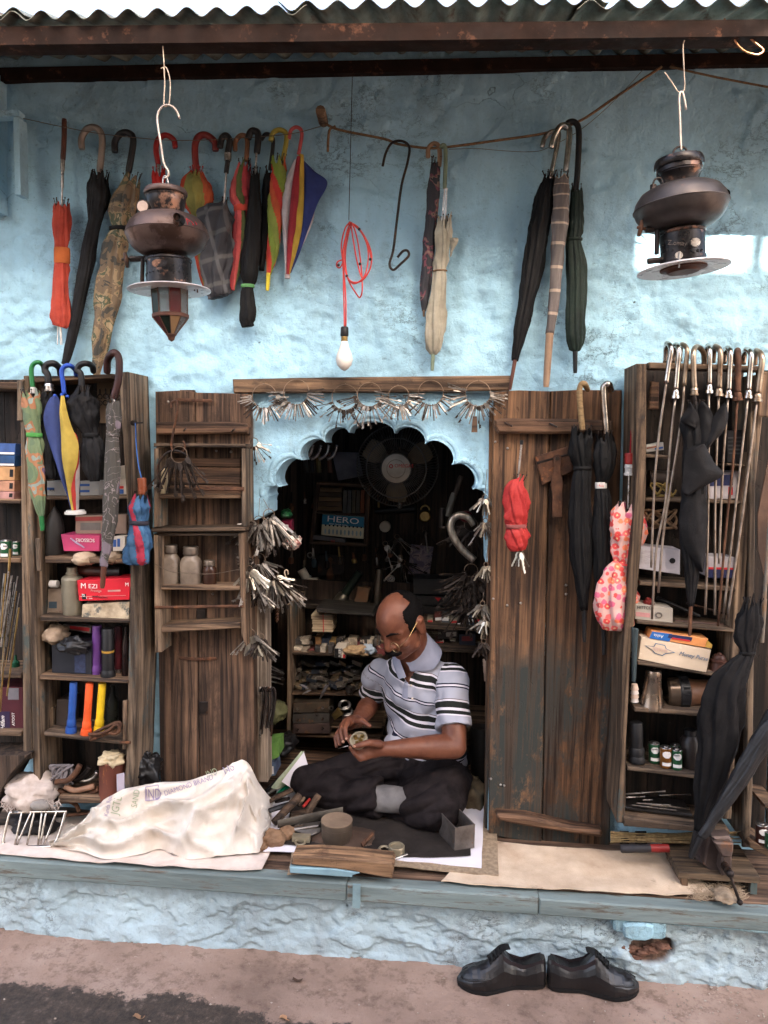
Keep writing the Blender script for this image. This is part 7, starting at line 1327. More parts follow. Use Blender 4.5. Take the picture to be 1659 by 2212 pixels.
for i in range(9): wirething('bent_hook', 'bent iron rod hooked on the pale post, %s from the left' % ORD[i], 'hook', [[at(*K4(1535+i*9+x+random.uniform(-4, 4), y), .02-.008*(i % 3)) for x, y in ((0, 640), (14, 612), (26, 650), (22, 740), (10, 820), (6, 880+random.uniform(-40, 30)))]], .0032, IRON if i % 3 else STEEL, GH, 20)
turned('stack of white striped cups in the gloom behind the right jamb', 'cup_stack', 'cups', Z6, (580, 1650), (600, 1880), [('body', [(0, 26), (.1, 30), (.12, 26), (.3, 30), (.32, 26), (.6, 30), (.62, 26), (1, 30)], paper('cup0', (206, 180, 160)))], .35, GI)
carton('dark carton with pale label behind the shoulder', Z6, [(60, 1300), (290, 1290), (290, 1420), (70, 1430)], .6, .1, mk('carton_dark', (58, 48, 44), rough=.7), GI, bands=[(.4, .45, .9, .8, paper('greyish', (150, 138, 130)))], words=[('NIHA', (0, 1375), 30, mk('ink_dim', (150, 140, 120), rough=.7))])
carton('dark carton with red oval label behind the shoulder', Z6, [(300, 1370), (480, 1370), (480, 1500), (300, 1500)], .58, .1, mk('carton_navy', (40, 42, 52), rough=.7), GI, bands=[(.15, .2, .8, .6, mk('oval_red', (110, 40, 38), rough=.6))])
t = carton('shelf board with dim stock behind the right shoulder', Z6, [(-100, 1520), (620, 1560), (620, 1590), (-100, 1550)], .5, .3, WGREYH, GI, name='inner_board', cat='shelf')
t = carton('lower shelf board in the gloom behind the right arm', Z6, [(300, 2400), (640, 2420), (640, 2450), (300, 2430)], .5, .3, WGREYH, GI, name='inner_board', cat='shelf')
turned('dark canister behind the right arm', 'canister', 'can', K6, (1480, 930), (1490, 1330), [('body', [(0, 60), (.05, 70), (1, 70)], MATS['cashbox'])], .35, GI)
crumple('olive khaki cloth heap behind the right knee', 'cloth_heap', 'cloth', K6, (1420, 1380), 95, 130, .2, cloth('khaki', (112, 98, 76), (80, 68, 54)), GI, .08, .3, 51)
# dim hanging stock on the back wall and packed inner right shelves
random.seed(101); DIM = [IRON, RUST, mk('dim_a', (120, 108, 92), rough=.6), mk('dim_b', (86, 70, 56), rough=.7), STEEL, mk('dim_c', (70, 84, 90), rough=.6), BRASS, mk('dim_d', (134, 88, 64), rough=.7)]
NM = ('iron', 'rusty', 'buff', 'brown', 'steel', 'slate', 'brass', 'clay red')
for i in range(30):
    r_, c_ = i//10, i % 10; x, y = 370+c_*74+random.uniform(-18, 18), (750, 1075, 1300)[r_]+random.uniform(-25, 25); L_ = random.uniform(55, 120); w_ = random.uniform(5, 13)
    turned('%s tool hung on the back wall, %s from left in the %s row' % (NM[i % 8], ORD[c_], ('top', 'middle', 'lower')[r_]), 'hanging_tool', 'tool', K5, (x, y), (x+random.uniform(-14, 14), y+L_), [('shank', [(0, w_*.5), (.5, w_*.6), (.55, w_)], DIM[i % 8]), ('grip', [(.55, w_), (.7, w_*1.4), (.95, w_*1.3), (1, w_*.8)], DIM[(i*3+1) % 8])], HB-.04, 'tools hung on the back wall', 10)
for i in range(24):
    r_, c_ = i//8, i % 8; x = -60+c_*86+random.uniform(-12, 12); y1 = (1290, 1525, 2405)[r_]+random.uniform(-4, 0)+c_*4; w_, h_ = random.uniform(60, 96), random.uniform(50, 130)
    if r_ == 2 and c_ < 4: continue
    carton('%s packet on the inner right shelves, %s from left on the %s board' % (NM[i % 8], ORD[c_], ('top', 'middle', 'bottom')[r_]), Z6, [(x, y1-h_), (x+w_, y1-h_+random.uniform(-8, 8)), (x+w_, y1), (x, y1)], .62+random.uniform(-.03, .03), .08, mk('packet%d' % (i % 8), ((150, 134, 110), (110, 60, 52), (92, 96, 98), (164, 150, 128), (70, 62, 56), (60, 78, 98), (128, 100, 60), (84, 84, 70))[i % 8], rough=.7, spot=(190, 180, 160), spotlim=(.58, .6), spotsc=40), 'packets on the inner right shelves', bands=[(.1, .2, .9, .45, INKW if i % 3 else INKR)])
carton('top shelf board in the gloom under the cash boxes', Z6, [(-100, 1290), (620, 1330), (620, 1352), (-100, 1312)], .52, .28, WGREYH, GI, name='inner_board', cat='shelf')
# ================================================================== things on the platform and the lane
from mathutils.bvhtree import BVHTree
SACK = mk('sack_white', (224, 214, 202), (202, 190, 176), sc=9, rough=.8, bump=.5, bsc=260, bd=.002, spec=.2); BURL = mk('burlap', (216, 194, 168), (186, 160, 134), sc=10, rough=.95, bump=.5, bsc=220, spot=(136, 108, 88), spotlim=(.6, .75), spotsc=9); BURL2 = mk('burlap_grey', (168, 146, 120), (128, 110, 90), sc=60, rough=.95, bump=.5, bsc=240)
def sheet(name, label, cat, front, back, z, mat, th=.003, amp=.006, nx=60, ny=16, group=None, edge=.0, kind=None, seed=0):
    f = catmull([tuple(atz(*p, z)) for p in front], nx); b = catmull([tuple(atz(*p, z)) for p in back], nx); rows = []
    for j in range(ny+1):
        s_ = j/ny; r = []
        for i in range(nx+1):
            p = Vector(f[i]).lerp(Vector(b[i]), s_); h = amp*(hn(p.x*5+seed, p.y*9, 2)+.5*hn(p.x*17, p.y*17, 4+seed)+.7)*.6
            h += amp*max(0, 1-abs(s_-.02)*30)*(hn(p.x*11, 1, seed)+.3)*1.2
            r.append(p+Vector((hn(p.x*9, p.y*9, 7)*.004, hn(p.x*14, seed, 9)*.006 if j == 0 else 0, max(0, h)+.0005)))
        rows.append(r)
    # skip the part of the sheet that droops over the ledge
    for r in rows:
        for i, p in enumerate(r):
            o = (FY-.036)-p.y
            if o > 0: r[i] = Vector((p.x, FY-.036-min(o, .004)-.003, p.z-o*1.0))
    mb = MB().grid(rows); top = len(mb.v); mb.grid([[p-Vector((0, 0, th)) for p in r] for r in rows])
    mb.grid([rows[0], [p-Vector((0, 0, th)) for p in rows[0]]]); mb.grid([rows[-1], [p-Vector((0, 0, th)) for p in rows[-1]]])
    c = sum(rows[0], Vector())/len(rows[0]); return mb.build(name, mat, smooth=40, label=label, cat=cat, group=group, loc=c)
sheet('ground_cloth', 'pale cotton sheet spread under the white sack, edge over the ledge', 'cloth', [S1(-120, 165), S1(0, 182), S1(250, 205), S1(600, 235), S1(900, 248), S1(1060, 256), S1(1130, 250)], [S1(-120, 40), S1(0, 60), S1(300, 20), S1(600, 10), S1(900, 60), S1(1100, 130), S1(1168, 175)], .004, cloth('sheet_pink', (226, 210, 198), (204, 186, 172), .9, .3), amp=.012)
sheet('burlap_mat', 'long beige burlap mat in front of the right door', 'mat', [S2(248, 303), S2(500, 325), S2(800, 340), S2(1050, 352), S2(1250, 362), S2(1410, 352)], [S2(420, 110), S2(600, 140), S2(880, 165), S2(1050, 172), S2(1200, 175), S2(1330, 250)], .004, BURL, amp=.012, seed=3)
sheet('burlap_mat', 'coarse brown burlap under the white work sheet', 'mat', [(622, 1890), (760, 1880), S2(40, 235), S2(200, 250), S2(350, 262), S2(496, 276)], [(650, 1740), (760, 1740), S2(40, 80), S2(200, 40), S2(380, 0), S2(482, -20)], .011, BURL2, amp=.004, seed=9)
sheet('work_sheet', 'white paper sheet spread below the seated man', 'sheet', [K6(60, 1745), K6(300, 1755), K6(480, 1772), K6(820, 1792), K6(1200, 1826), K6(1488, 1858)], [K6(150, 1330), K6(330, 1300), K6(600, 1300), K6(900, 1300), K6(1300, 1360), K6(1500, 1420)], .016, mk('white_paper', (232, 228, 232), (222, 216, 222), rough=.6, bump=.08), amp=.003, seed=5)
sheet('dark_cloth', 'dark brown work cloth with tools in front of the man', 'cloth', [K6(200, 1700), K6(330, 1718), K6(480, 1745), K6(800, 1775), K6(1150, 1785), K6(1415, 1778)], [K6(250, 1400), K6(450, 1380), K6(700, 1380), K6(900, 1400), K6(1200, 1450), K6(1425, 1580)], .021, cloth('work_dark', (52, 46, 42), (34, 30, 28)), amp=.006, seed=8)
MB().prism([at(*K6(*q), .1) for q in ((180, 1290), (325, 1098), (350, 1180), (300, 1320), (240, 1330))], (0, .004, 0)).build('paper_corner', MATS['white_paper'], label='white paper corner standing up behind the tools', cat='paper', loc=at(*K6(240, 1330), .1))
loft(K6, .14, [(1090, 310, 330), (1180, 235, 300), (1260, 165, 250), (1330, 110, 190)]).build('net_cloth', mk('net_green', (150, 166, 128), (190, 196, 170), sc=30, rough=.8), label='pale green and white striped cloth lying behind the tools', cat='cloth', smooth=True, fix=False, loc=at(*K6(150, 1320), .14))
# the big sack
top = [(330, 1545), (420, 1470), (520, 1395), (590, 1325), (650, 1278), (760, 1235), (880, 1205), (1000, 1188), (1110, 1165), (1200, 1135), (1300, 1100), (1400, 1062), (1455, 1052), (1490, 1085), (1530, 1170), (1590, 1260), (1632, 1325)]
bot = [(318, 1560), (400, 1578), (500, 1595), (620, 1632), (740, 1622), (850, 1600), (940, 1575), (1020, 1600), (1110, 1634), (1200, 1630), (1290, 1618), (1380, 1612), (1450, 1605), (1500, 1600), (1545, 1592), (1590, 1520), (1630, 1400)]
NXS, NYS = 130, 46; tp = catmull(top, NXS); bt = catmull(bot, NXS); rows = []
for i in range(NXS+1):
    f0 = atz(*K4(*bt[i]), .012); sx = i/NXS
    yr = lerp(f0.y+.05, f0.y+.15, min(1, sx*1.6)); r0 = at(*K4(*tp[i]), yr); bk = Vector((r0.x-.01, yr+.10, .012)); r = []
    for j in range(NYS+1):
        s_ = j/NYS
        if s_ < .72:
            q = s_/.72; p = f0.lerp(r0, q); p.y = lerp(f0.y, r0.y, q**1.5); p.z = lerp(f0.z, r0.z, q**.9)+.03*sin(pi*q)*min(1, r0.z*4)*.6
        else:
            q = (s_-.72)/.28; p = r0.lerp(bk, q); p.z = lerp(r0.z, bk.z, q**1.4)
        amp = .030*min(1, (1-abs(2*s_-.85))*1.6 if s_ < .9 else .2)
        rg = lambda q: (1-min(1, abs(q)*2.6))**2
        fold = rg(hn(sx*2.2+s_*3.2, s_*1.6-sx*4.5, 3))*2.1+rg(hn(sx*6+s_*3, s_*3-sx*6, 9))*.8+rg(hn(sx*16-s_*8, s_*6+sx*9, 5))*.22-.75
        p = p+Vector((0, -amp*fold*.8, amp*fold*.7)); p.z = max(p.z, .011); r.append(p)
    rows.append(r)
mb = MB().grid(rows); sack_bvh = BVHTree.FromPolygons([tuple(v) for v in mb.v], mb.f)
sk = mb.build('white_sack', SACK, smooth=True, label='large crumpled white woven sack with faded violet printing', cat='sack', fix=False, loc=(at(*K4(900, 1600), -.2)))
LOC[sk] = Vector(sk.location)
def print_on(bvh, body, F, p, hpx, mat, parent, ang=0.0, stretch=1.0, box=None):
    me = textmesh(body, hpx/.7, mat, 0, 0); ca, sa = cos(radians(ang)), sin(radians(ang)); off = LOC[parent]
    bm = bmesh.new(); bm.from_mesh(me); bmesh.ops.triangulate(bm, faces=bm.faces); bmesh.ops.subdivide_edges(bm, edges=[e for e in bm.edges if e.calc_length() > hpx*.3], cuts=2)
    for v in bm.verts:
        x, y = v.co.x*stretch, v.co.y; u, w_ = F(p[0]+x*ca+y*sa, p[1]+x*sa-y*ca); d = ray(u, w_).normalized(); h = bvh.ray_cast(CAM, d)
        v.co = ((h[0]-d*.0025) if h[0] else at(u, w_, -.1))-off
    bm.to_mesh(me); bm.free(); o = bpy.data.objects.new('printed_lettering', me); COL.objects.link(o); o.parent = parent; return o
print_on(sack_bvh, 'IND', K4, (866, 1282), 66, INKG, sk, -3, .55); print_on(sack_bvh, 'JGTL', K4, (700, 1372), 46, INKO, sk, -77, .8); print_on(sack_bvh, 'Kanda Road', K4, (640, 1380), 26, INKG, sk, -78, .75)
print_on(sack_bvh, 'SAND', K4, (812, 1330), 36, INKO, sk, -80, .8); print_on(sack_bvh, '* DIAMOND BRAND *', K4, (955, 1266), 30, INKG, sk, -19, .85); print_on(sack_bvh, 'IND', K4, (1230, 1150), 40, INKO, sk, -20, .7); print_on(sack_bvh, 'No', K4, (1335, 1130), 46, INKG, sk, -25, .8)
for q in (((864, 1205), (940, 1192)), ((864, 1285), (938, 1280)), ((864, 1205), (864, 1285)), ((940, 1192), (938, 1280))):
    pts = []
    for i in range(9):
        u, w_ = K4(lerp(q[0][0], q[1][0], i/8), lerp(q[0][1], q[1][1], i/8)); d = ray(u, w_).normalized(); h = sack_bvh.ray_cast(CAM, d)
        if h[0]: pts.append(h[0]-d*.002)
    if len(pts) > 2: MB().tube(pts, .0014, 4).build('printed_frame', INKG, sk)
# steel rack and ruffled cloth at the left
rk = thing('wire_rack', 'bent steel wire rack standing at the left end', 'rack', atz(*K4(190, 1555), .01)); RY = atz(*K4(190, 1555), .01).y
fr0 = [(75, 1355), (370, 1350), (385, 1365), (345, 1500), (310, 1550), (280, 1558), (45, 1560), (25, 1545), (22, 1510), (55, 1370), (75, 1355)]
MB().tube(catmull([tuple(at(*K4(*q), RY+(1558-q[1])*.0002)) for q in fr0], 70), .0048, 8).build('frame', CHROME, rk, smooth=True)
for a, b in (((130, 1355), (88, 1548)), ((205, 1353), (160, 1548)), ((275, 1352), (240, 1545)), ((335, 1352), (262, 1545)), ((250, 1352), (225, 1548)), ((185, 1354), (100, 1548))): MB().tube(catmull([tuple(at(*K4(a[0]+18, a[1]-50), RY+.09)), tuple(at(*K4(*a), RY+.04)), tuple(at(*K4(*b), RY-.002))], 10), .0036, 7).build('bar', CHROME, rk, smooth=True)
crumple('rolled grey white cloth with frayed fringe behind the rack', 'cloth_roll', 'cloth', K4, (195, 1215), 150, 95, RY+.12, cloth('fringe_grey', (206, 190, 178), (160, 144, 132)), None, .09, .28, 71)
mb = MB(); random.seed(8)
for i in range(150):
    a = at(*K4(random.uniform(10, 350), 1285+random.uniform(-12, 20)), RY+.05+random.uniform(-.02, .02)); mb.tube([a, a+Vector((random.uniform(-.012, .012), -.005, -.008)), a+Vector((random.uniform(-.018, .018), -.01, random.uniform(-.03, -.008)))], .0008, 4)
mb.build('frayed_fringe', cloth('fringe_grey', (206, 190, 178)), kind='stuff', label='frayed cotton threads along the rolled cloth', cat='fringe')
mb = MB(); c = at(*K4(240, 1312), RY+.03); mb.ball(c, (.034, .022, .018), 16, 10); mb.build('pebble', mk('stone_grey', (176, 166, 156), rough=.8), smooth=True, label='smooth grey oval stone on top of the rack', cat='stone')
crumple('black and red odds and ends behind the rack bars', 'scrap_heap', 'scrap', K4, (190, 1430), 130, 60, RY+.1, mk('scrap_dark', (44, 40, 40), (28, 26, 26), rough=.6, spot=(150, 60, 40), spotlim=(.66, .7)), None, .05, .4, 13)
wirething('pipe_bend', 'rusty bent pipe lying behind the rack', 'pipe', [[at(*K4(*q), RY+.13) for q in ((300, 1300), (400, 1290), (450, 1310), (470, 1350))]], .008, RUST)
MB().tube([at(*K4(380, 1375), RY+.13), at(*K4(560, 1355), RY+.15)], .006, 8).build('rod', RUST, label='short rusty rod between rack and sack', cat='rod')
# timber block on the ledge
yb = FY-.03; t = thing('timber_block', 'split old timber block with blue painted base on the ledge edge', 'timber', at(*K6(570, 1915), yb))
MB().prism([at(*K6(*q), yb) for q in ((250, 1782), (420, 1778), (660, 1795), (900, 1822), (915, 1850), (905, 1932), (760, 1905), (640, 1880), (500, 1862), (240, 1838))], (0, .07, 0), .006).build('timber', wood('timber_split', (190, 138, 92), (140, 98, 66), 0, black=(84, 62, 48)), t)
MB().prism([at(*K6(*q), yb-.003) for q in ((232, 1850), (520, 1862), (690, 1888), (640, 1905), (640, 1918), (235, 1890))], (0, .06, 0), .003).build('painted_base', mk('paint_pale_blue', (146, 176, 184), (120, 148, 156), rough=.6), t)
# tin, square box, padlock, chisel, rag
def stand(F, x, y, z=.022): return atz(*F(x, y), z)
b = stand(K6, 540, 1672); k = .3307*pxm(727, 1815, b.y); t = thing('round_tin', 'round grey tin on the dark cloth, lid dusty', 'tin', b); rt = 98*k; zt = at(*K6(540, 1545), b.y).z
MB().lathe(b, Vector((b.x, b.y, zt)), [(0, rt*.97), (.03, rt), (.72, rt), (.74, rt*1.03), (1, rt*1.03)], 36).build('can', mk('tin_can', (112, 98, 84), (80, 68, 58), rough=.5, metal=.5), t, smooth=40)
MB().lathe(Vector((b.x, b.y, zt)), Vector((b.x, b.y, zt+.004)), [(0, rt*1.05), (1, rt*1.04)], 36).build('lid', mk('tin_lid', (150, 128, 106), (112, 92, 76), rough=.7, metal=.2), t, smooth=40)
crumple('flat brown leather rag under the round tin', 'rag', 'rag', K6, (575, 1668), 210, 55, b.y+.02, mk('leather_rag', (84, 66, 54), (60, 46, 38), rough=.85, bump=.4), None, .08, .25, 19)
b0 = stand(K6, 1310, 1748); t = thing('steel_box', 'small open square steel box by the left knee', 'box', b0)
q0, q1 = stand(K6, 1310, 1748), stand(K6, 1440, 1722); dv = (q1-q0); dp = Vector((-dv.y, dv.x, 0)).normalized()*.12; hz = .082; th = dv.normalized()*.004; tq = dp.normalized()*.004
BX = mk('box_steel', (118, 110, 104), (82, 74, 68), sc=20, rough=.5, metal=.6, bump=.3, spot=(110, 78, 56), spotsc=40)
for a, bq, c_ in ((q0, dv, tq), (q0+tq, dp-tq*2, th), (q0+dp-tq, dv, tq), (q0+dv-th+tq, dp-tq*2, th)): MB().prism([a, a+bq, a+bq+Vector((0, 0, hz)), a+Vector((0, 0, hz))], c_).build('wall_plate', BX, t)
MB().prism([q0+tq, q0+dv+tq, q0+dv+dp, q0+dp], (0, 0, .004)).build('floor_plate', BX, t)
b = stand(K6, 930, 1755); t = thing('open_padlock', 'open pale brass padlock lying at the front of dark cloth', 'padlock', b); k = .3307*pxm(855, 1840, b.y)
MB().lathe(b, b+Vector((0, 0, .026)), [(0, 52*k), (.05, 54*k), (.9, 54*k), (1, 50*k), (1, 42*k), (.75, 40*k), (.7, 5*k)], 28).build('body', mk('lock_pale', (176, 164, 138), (132, 120, 98), rough=.45, metal=.5), t, smooth=40)
MB().torus(b+Vector((-78*k, -.004, .008)), 36*k, 10*k, (1, 0, 0), (0, 1, .2), 24, 8).build('shackle', mk('lock_pale', (0, 0, 0)), t, smooth=True)
a, b = stand(K6, 880, 1806), stand(K6, 1000, 1766); MB().tube([a, b], [.0035, .005], 8).build('punch', STEEL, label='short steel punch below the open padlock', cat='tool', smooth=40, loc=a)
a, b = stand(K6, 705, 1705, .035), stand(K6, 775, 1630, .05); MB().tube([a, a.lerp(b, .3)], .009, 8, sq=(1, .4)).tube([a.lerp(b, .3), b], .0065, 8).build('latch_pin', RUST, label='rusty latch pin on the leather rag', cat='tool', smooth=40, loc=a)
GTL = 'hand tools heaped left of the man'
def tool(label, name, F, a, b, r, m_, za=.03, zb=.05, parts=None, sq=(1, 1), seg=8):
    p, q = stand(F, *a, za), stand(F, *b, zb); t = thing(name, label, 'tool', p, GTL)
    MB().tube([p, p.lerp(q, .5), q], [r*.9, r, r*.95], seg, sq=sq).build('shaft', m_, t, smooth=40); return t, p, q
WHAN = wood('tool_handle', (130, 98, 72), (88, 64, 48), 0, black=(54, 42, 34))
t, p, q = tool('hammer with thick wooden handle pointing up, in the tool heap', 'hammer', K6, (345, 1500), (425, 1375), .013, WHAN, .03, .09); MB().box((-.05, -.014, -.014), (.03, .014, .014), M=Matrix.Translation(p+Vector((-.01, 0, -.004))) @ Matrix.Rotation(.5, 4, 'Z')).build('head', WHAN, t)
t, p, q = tool('hammer lying with bright steel head beside the tin', 'hammer', K6, (60, 1640), (330, 1590), .011, WHAN, .03, .045); MB().prism([stand(K6, 250, 1600, .05), stand(K6, 420, 1575, .06), stand(K6, 440, 1585, .05), stand(K6, 435, 1625, .035), stand(K6, 370, 1650, .03), stand(K6, 255, 1625, .03)], (.004, .03, 0), .003).build('head', mk('hammer_steel', (130, 124, 118), (84, 78, 72), rough=.35, metal=.8), t)
tool('long wooden mallet handle slanting across the tool heap', 'mallet_handle', K6, (130, 1560), (300, 1380), .015, WHAN, .04, .1)
tool('flat grey file lying across the tools to the tin', 'file', K6, (155, 1568), (580, 1482), .016, mk('file_steel', (120, 112, 102), (84, 78, 70), rough=.5, metal=.6), .06, .06, sq=(1, .2), seg=6)
for i, (a, b, r, m_, lab) in enumerate((((150, 1385), (240, 1310), .012, glassm('green_handle', (20, 110, 78), .2), 'screwdriver with clear green handle'), ((90, 1370), (220, 1285), .006, STEEL, 'steel punch at the top of the tool heap'), ((140, 1420), (230, 1400), .008, IRON, 'dark bolt in the tool heap'), ((80, 1350), (180, 1260), .008, BLACKPL, 'black handled driver in the tool heap'), ((100, 1400), (270, 1330), .007, IRON, 'iron rod in the tool heap'), ((290, 1450), (330, 1395), .006, WTAN, 'thin pale wooden stick in the tool heap'), ((320, 1455), (365, 1405), .006, plastic('red', (170, 50, 44)), 'red plastic tool grip in the heap'), ((60, 1440), (250, 1345), .009, WHAN, 'worn brown tool handle in the heap'), ((200, 1470), (300, 1400), .008, IRON, 'short iron bar in the heap'), ((100, 1480), (280, 1420), .01, BLACKPL, 'thick black bar in the heap'))): tool(lab, 'hand_tool', K6, a, b, r, m_, .03+.004*i, .05+.003*i)
for i, (x, y, rx, ry) in enumerate(((130, 1660, 70, 55), (215, 1630, 55, 45), (60, 1710, 30, 22))): crumple(('rusty old lock mechanism beside the sack', 'brown rusted lock plate on the tool pile', 'small flat rusty washer plate by the sack')[i], 'rusty_lock', 'lock', K6, (x, y), rx, ry, stand(K6, x, y+ry, .02).y+.02, mk('rust_clay', (150, 118, 90), (104, 78, 58), sc=20, rough=.85, bump=.5), 'rusty lock parts by the sack', .03, .25, 61+i)
t = thing('small_padlock', 'small worn padlock between hammer head and tin', 'padlock', stand(K6, 310, 1685)); p = stand(K6, 310, 1680)
MB().box((-.03, -.012, 0), (.03, .012, .022), M=Matrix.Translation(p)).build('body', mk('lock_pale', (0, 0, 0)), t); MB().torus(p+Vector((.0, -.02, .008)), .016, .004, (1, 0, 0), (0, 1, .1), 20, 6).build('shackle', mk('lock_pale', (0, 0, 0)), t)
# vice on its board
bf = atz(*Z8(785, 1745), .0); Yv = bf.y; zb = at(*Z8(720, 1545), Yv).z; t = thing('vice_stand', 'low plank stand on two runners at the right end', 'stand', bf)
c1, c2 = at(*Z8(720, 1542), Yv), at(*Z8(1582, 1580), Yv); c3_, c4 = atz(*Z8(1360, 1262), zb), atz(*Z8(550, 1218), zb); c2.z = c1.z = zb
MB().prism([c1, c2, c3_, c4], (0, 0, -.022), .003).build('board', wood('vice_board', (150, 122, 92), (104, 82, 62), 0, black=(70, 56, 46)), t)
for x0, x1 in ((755, 820), (1480, 1548)):
    a, b = at(*Z8(x0, 1700), Yv+.004), at(*Z8(x1, 1700), Yv+.004); MB().box((a.x, Yv+.004, .0), (b.x, (c3_.y+c4.y)/2-.02, zb-.0225)).build('runner', WTANV, t)
VI = mk('vice_iron', (104, 88, 80), (70, 58, 54), sc=12, rough=.6, metal=.4, bump=.3, spot=(120, 84, 62), spotsc=20)
vb = atz(*Z8(1130, 1480), zb); t = thing('bench_vice', 'rusty cast iron bench vice on the plank stand', 'vice', vb); kv = .2063*pxm(1560, 1870, vb.y)
pb = atz(*Z8(1010, 1420), zb+.003); MB().lathe(pb, pb+Vector((0, 0, .012)), [(0, 105*kv), (.8, 105*kv), (1, 95*kv)], 28).build('base_flange', VI, t, smooth=40)
MB().ball(atz(*Z8(960, 1395), zb+.016), (.010, .010, .006), 8, 5).build('bolt', VI, t)
yv0 = vb.y-.03
MB().prism([at(*Z8(*q), yv0) for q in ((1040, 1190), (1100, 1185), (1165, 1300), (1165, 1560), (1060, 1560), (985, 1480), (1010, 1330))], (0, .08, 0), .006).build('body', VI, t)
MB().prism([at(*Z8(*q), yv0-.035) for q in ((1080, 1188), (1265, 1182), (1302, 1250), (1275, 1300), (1290, 1420), (1280, 1590), (1185, 1600), (1160, 1530), (1180, 1400), (1120, 1290))], (0, .045, 0), .006).build('jaw', VI, t)
MB().prism([at(*Z8(*q), yv0-.05) for q in ((1095, 1245), (1303, 1255), (1300, 1310), (1285, 1400), (1180, 1395), (1140, 1310))], (0, .02, 0), .004).build('jaw_plate', VI, t)
s0, s1 = at(*Z8(1210, 1490), yv0-.05), at(*Z8(1240, 1540), yv0-.085); MB().tube([s0, s1], .012, 12).ball(s0, .014, 10, 8).build('screw', IRON, t, smooth=40)
g = at(*Z8(1262, 1568), yv0-.09); MB().ball(g, .012, 12, 8).ball(g, .001, 4, 3).build('screw_head', IRON, t, smooth=True)
MB().tube([at(*Z8(1255, 1560), yv0-.09), at(*Z8(1300, 1690), yv0-.1), at(*Z8(1362, 1862), yv0-.105)], .0045, 8).ball(at(*Z8(1365, 1868), yv0-.105), .009, 8, 6).build('handle_bar', IRON, t, smooth=40)
mb = MB(); random.seed(6)
for i in range(420):
    x = random.uniform(880, 1390); a = atz(*Z8(x, random.uniform(1690, 1850)), .006); s_ = random.uniform(.006, .022)
    ang = random.uniform(0, 6.28); mb.tube([a, a+Vector((cos(ang)*s_, sin(ang)*s_*.7, random.uniform(0, .012))), a+Vector((cos(ang+1)*s_*1.6, sin(ang+1)*s_, random.uniform(0, .01)))], .0007, 4)
mb.build('frayed_jute', mk('jute_fray', (188, 166, 138), (140, 118, 94), rough=.9), kind='stuff', label='frayed jute threads spilling under the vice stand', cat='fringe')
crumple('torn jute scrap under the vice handle', 'jute_scrap', 'cloth', Z8, (1210, 1800), 120, 35, atz(*Z8(1210, 1820), .01).y, BURL2, None, .04, .4, 29)
BRK = mk('broken_brick', (128, 92, 74), (84, 60, 50), sc=20, rough=.9, bump=.5)
for i, (x, y) in enumerate(((1060, 585), (1110, 600), (1150, 590), (1195, 575), (1085, 620))): crumple('broken brick lump in the riser hole, %s from left' % ORD[(0, 2, 3, 4, 1)[i]], 'brick_lump', 'brick', S2, (x, y), 34, 13, FY+.0, BRK, 'brick lumps in the riser hole', .012, .55, 80+i)
# pebbles and grit on the lane
random.seed(41); GRIT = mk('grit', (186, 170, 154), (130, 112, 98), rough=.9); mb = MB()
for i in range(150):
    a = atz(*S2(random.gauss(1350, 190), random.uniform(740, 912)), GZ+.003) if i < 110 else atz(*S1(random.uniform(0, 3000), random.uniform(560, 905)), GZ+.003); r = random.uniform(.001, .0036); mb.ball(a, (r*random.uniform(.8, 1.5), r, r*.7), 5, 4)
mb.build('grit', GRIT, kind='stuff', label='scattered pale grit and plaster crumbs on the lane', cat='grit')
for i, (x, y, F) in enumerate(((1230, 885, S1), (600, 880, S1), (1285, 722, S1))):
    c = atz(*F(x, y), GZ+.006); mb = MB(); rows = [[c+Vector(((u_-.5)*.03, (v_-.5)*.018, .004*sin(u_*5+i)+.003*cos(v_*4))) for u_ in (0, .25, .5, .75, 1)] for v_ in (0, .5, 1)]; mb.grid(rows); mb.build('dry_leaf', mk('leaf%d' % i, ((200, 150, 110), (170, 130, 96), (90, 66, 52))[i], rough=.8), smooth=True, label=('pale curled leaf on the dark patch edge', 'tan dry leaf on the wet patch', 'dark dry leaf on the bare concrete')[i], cat='leaf', fix=False)
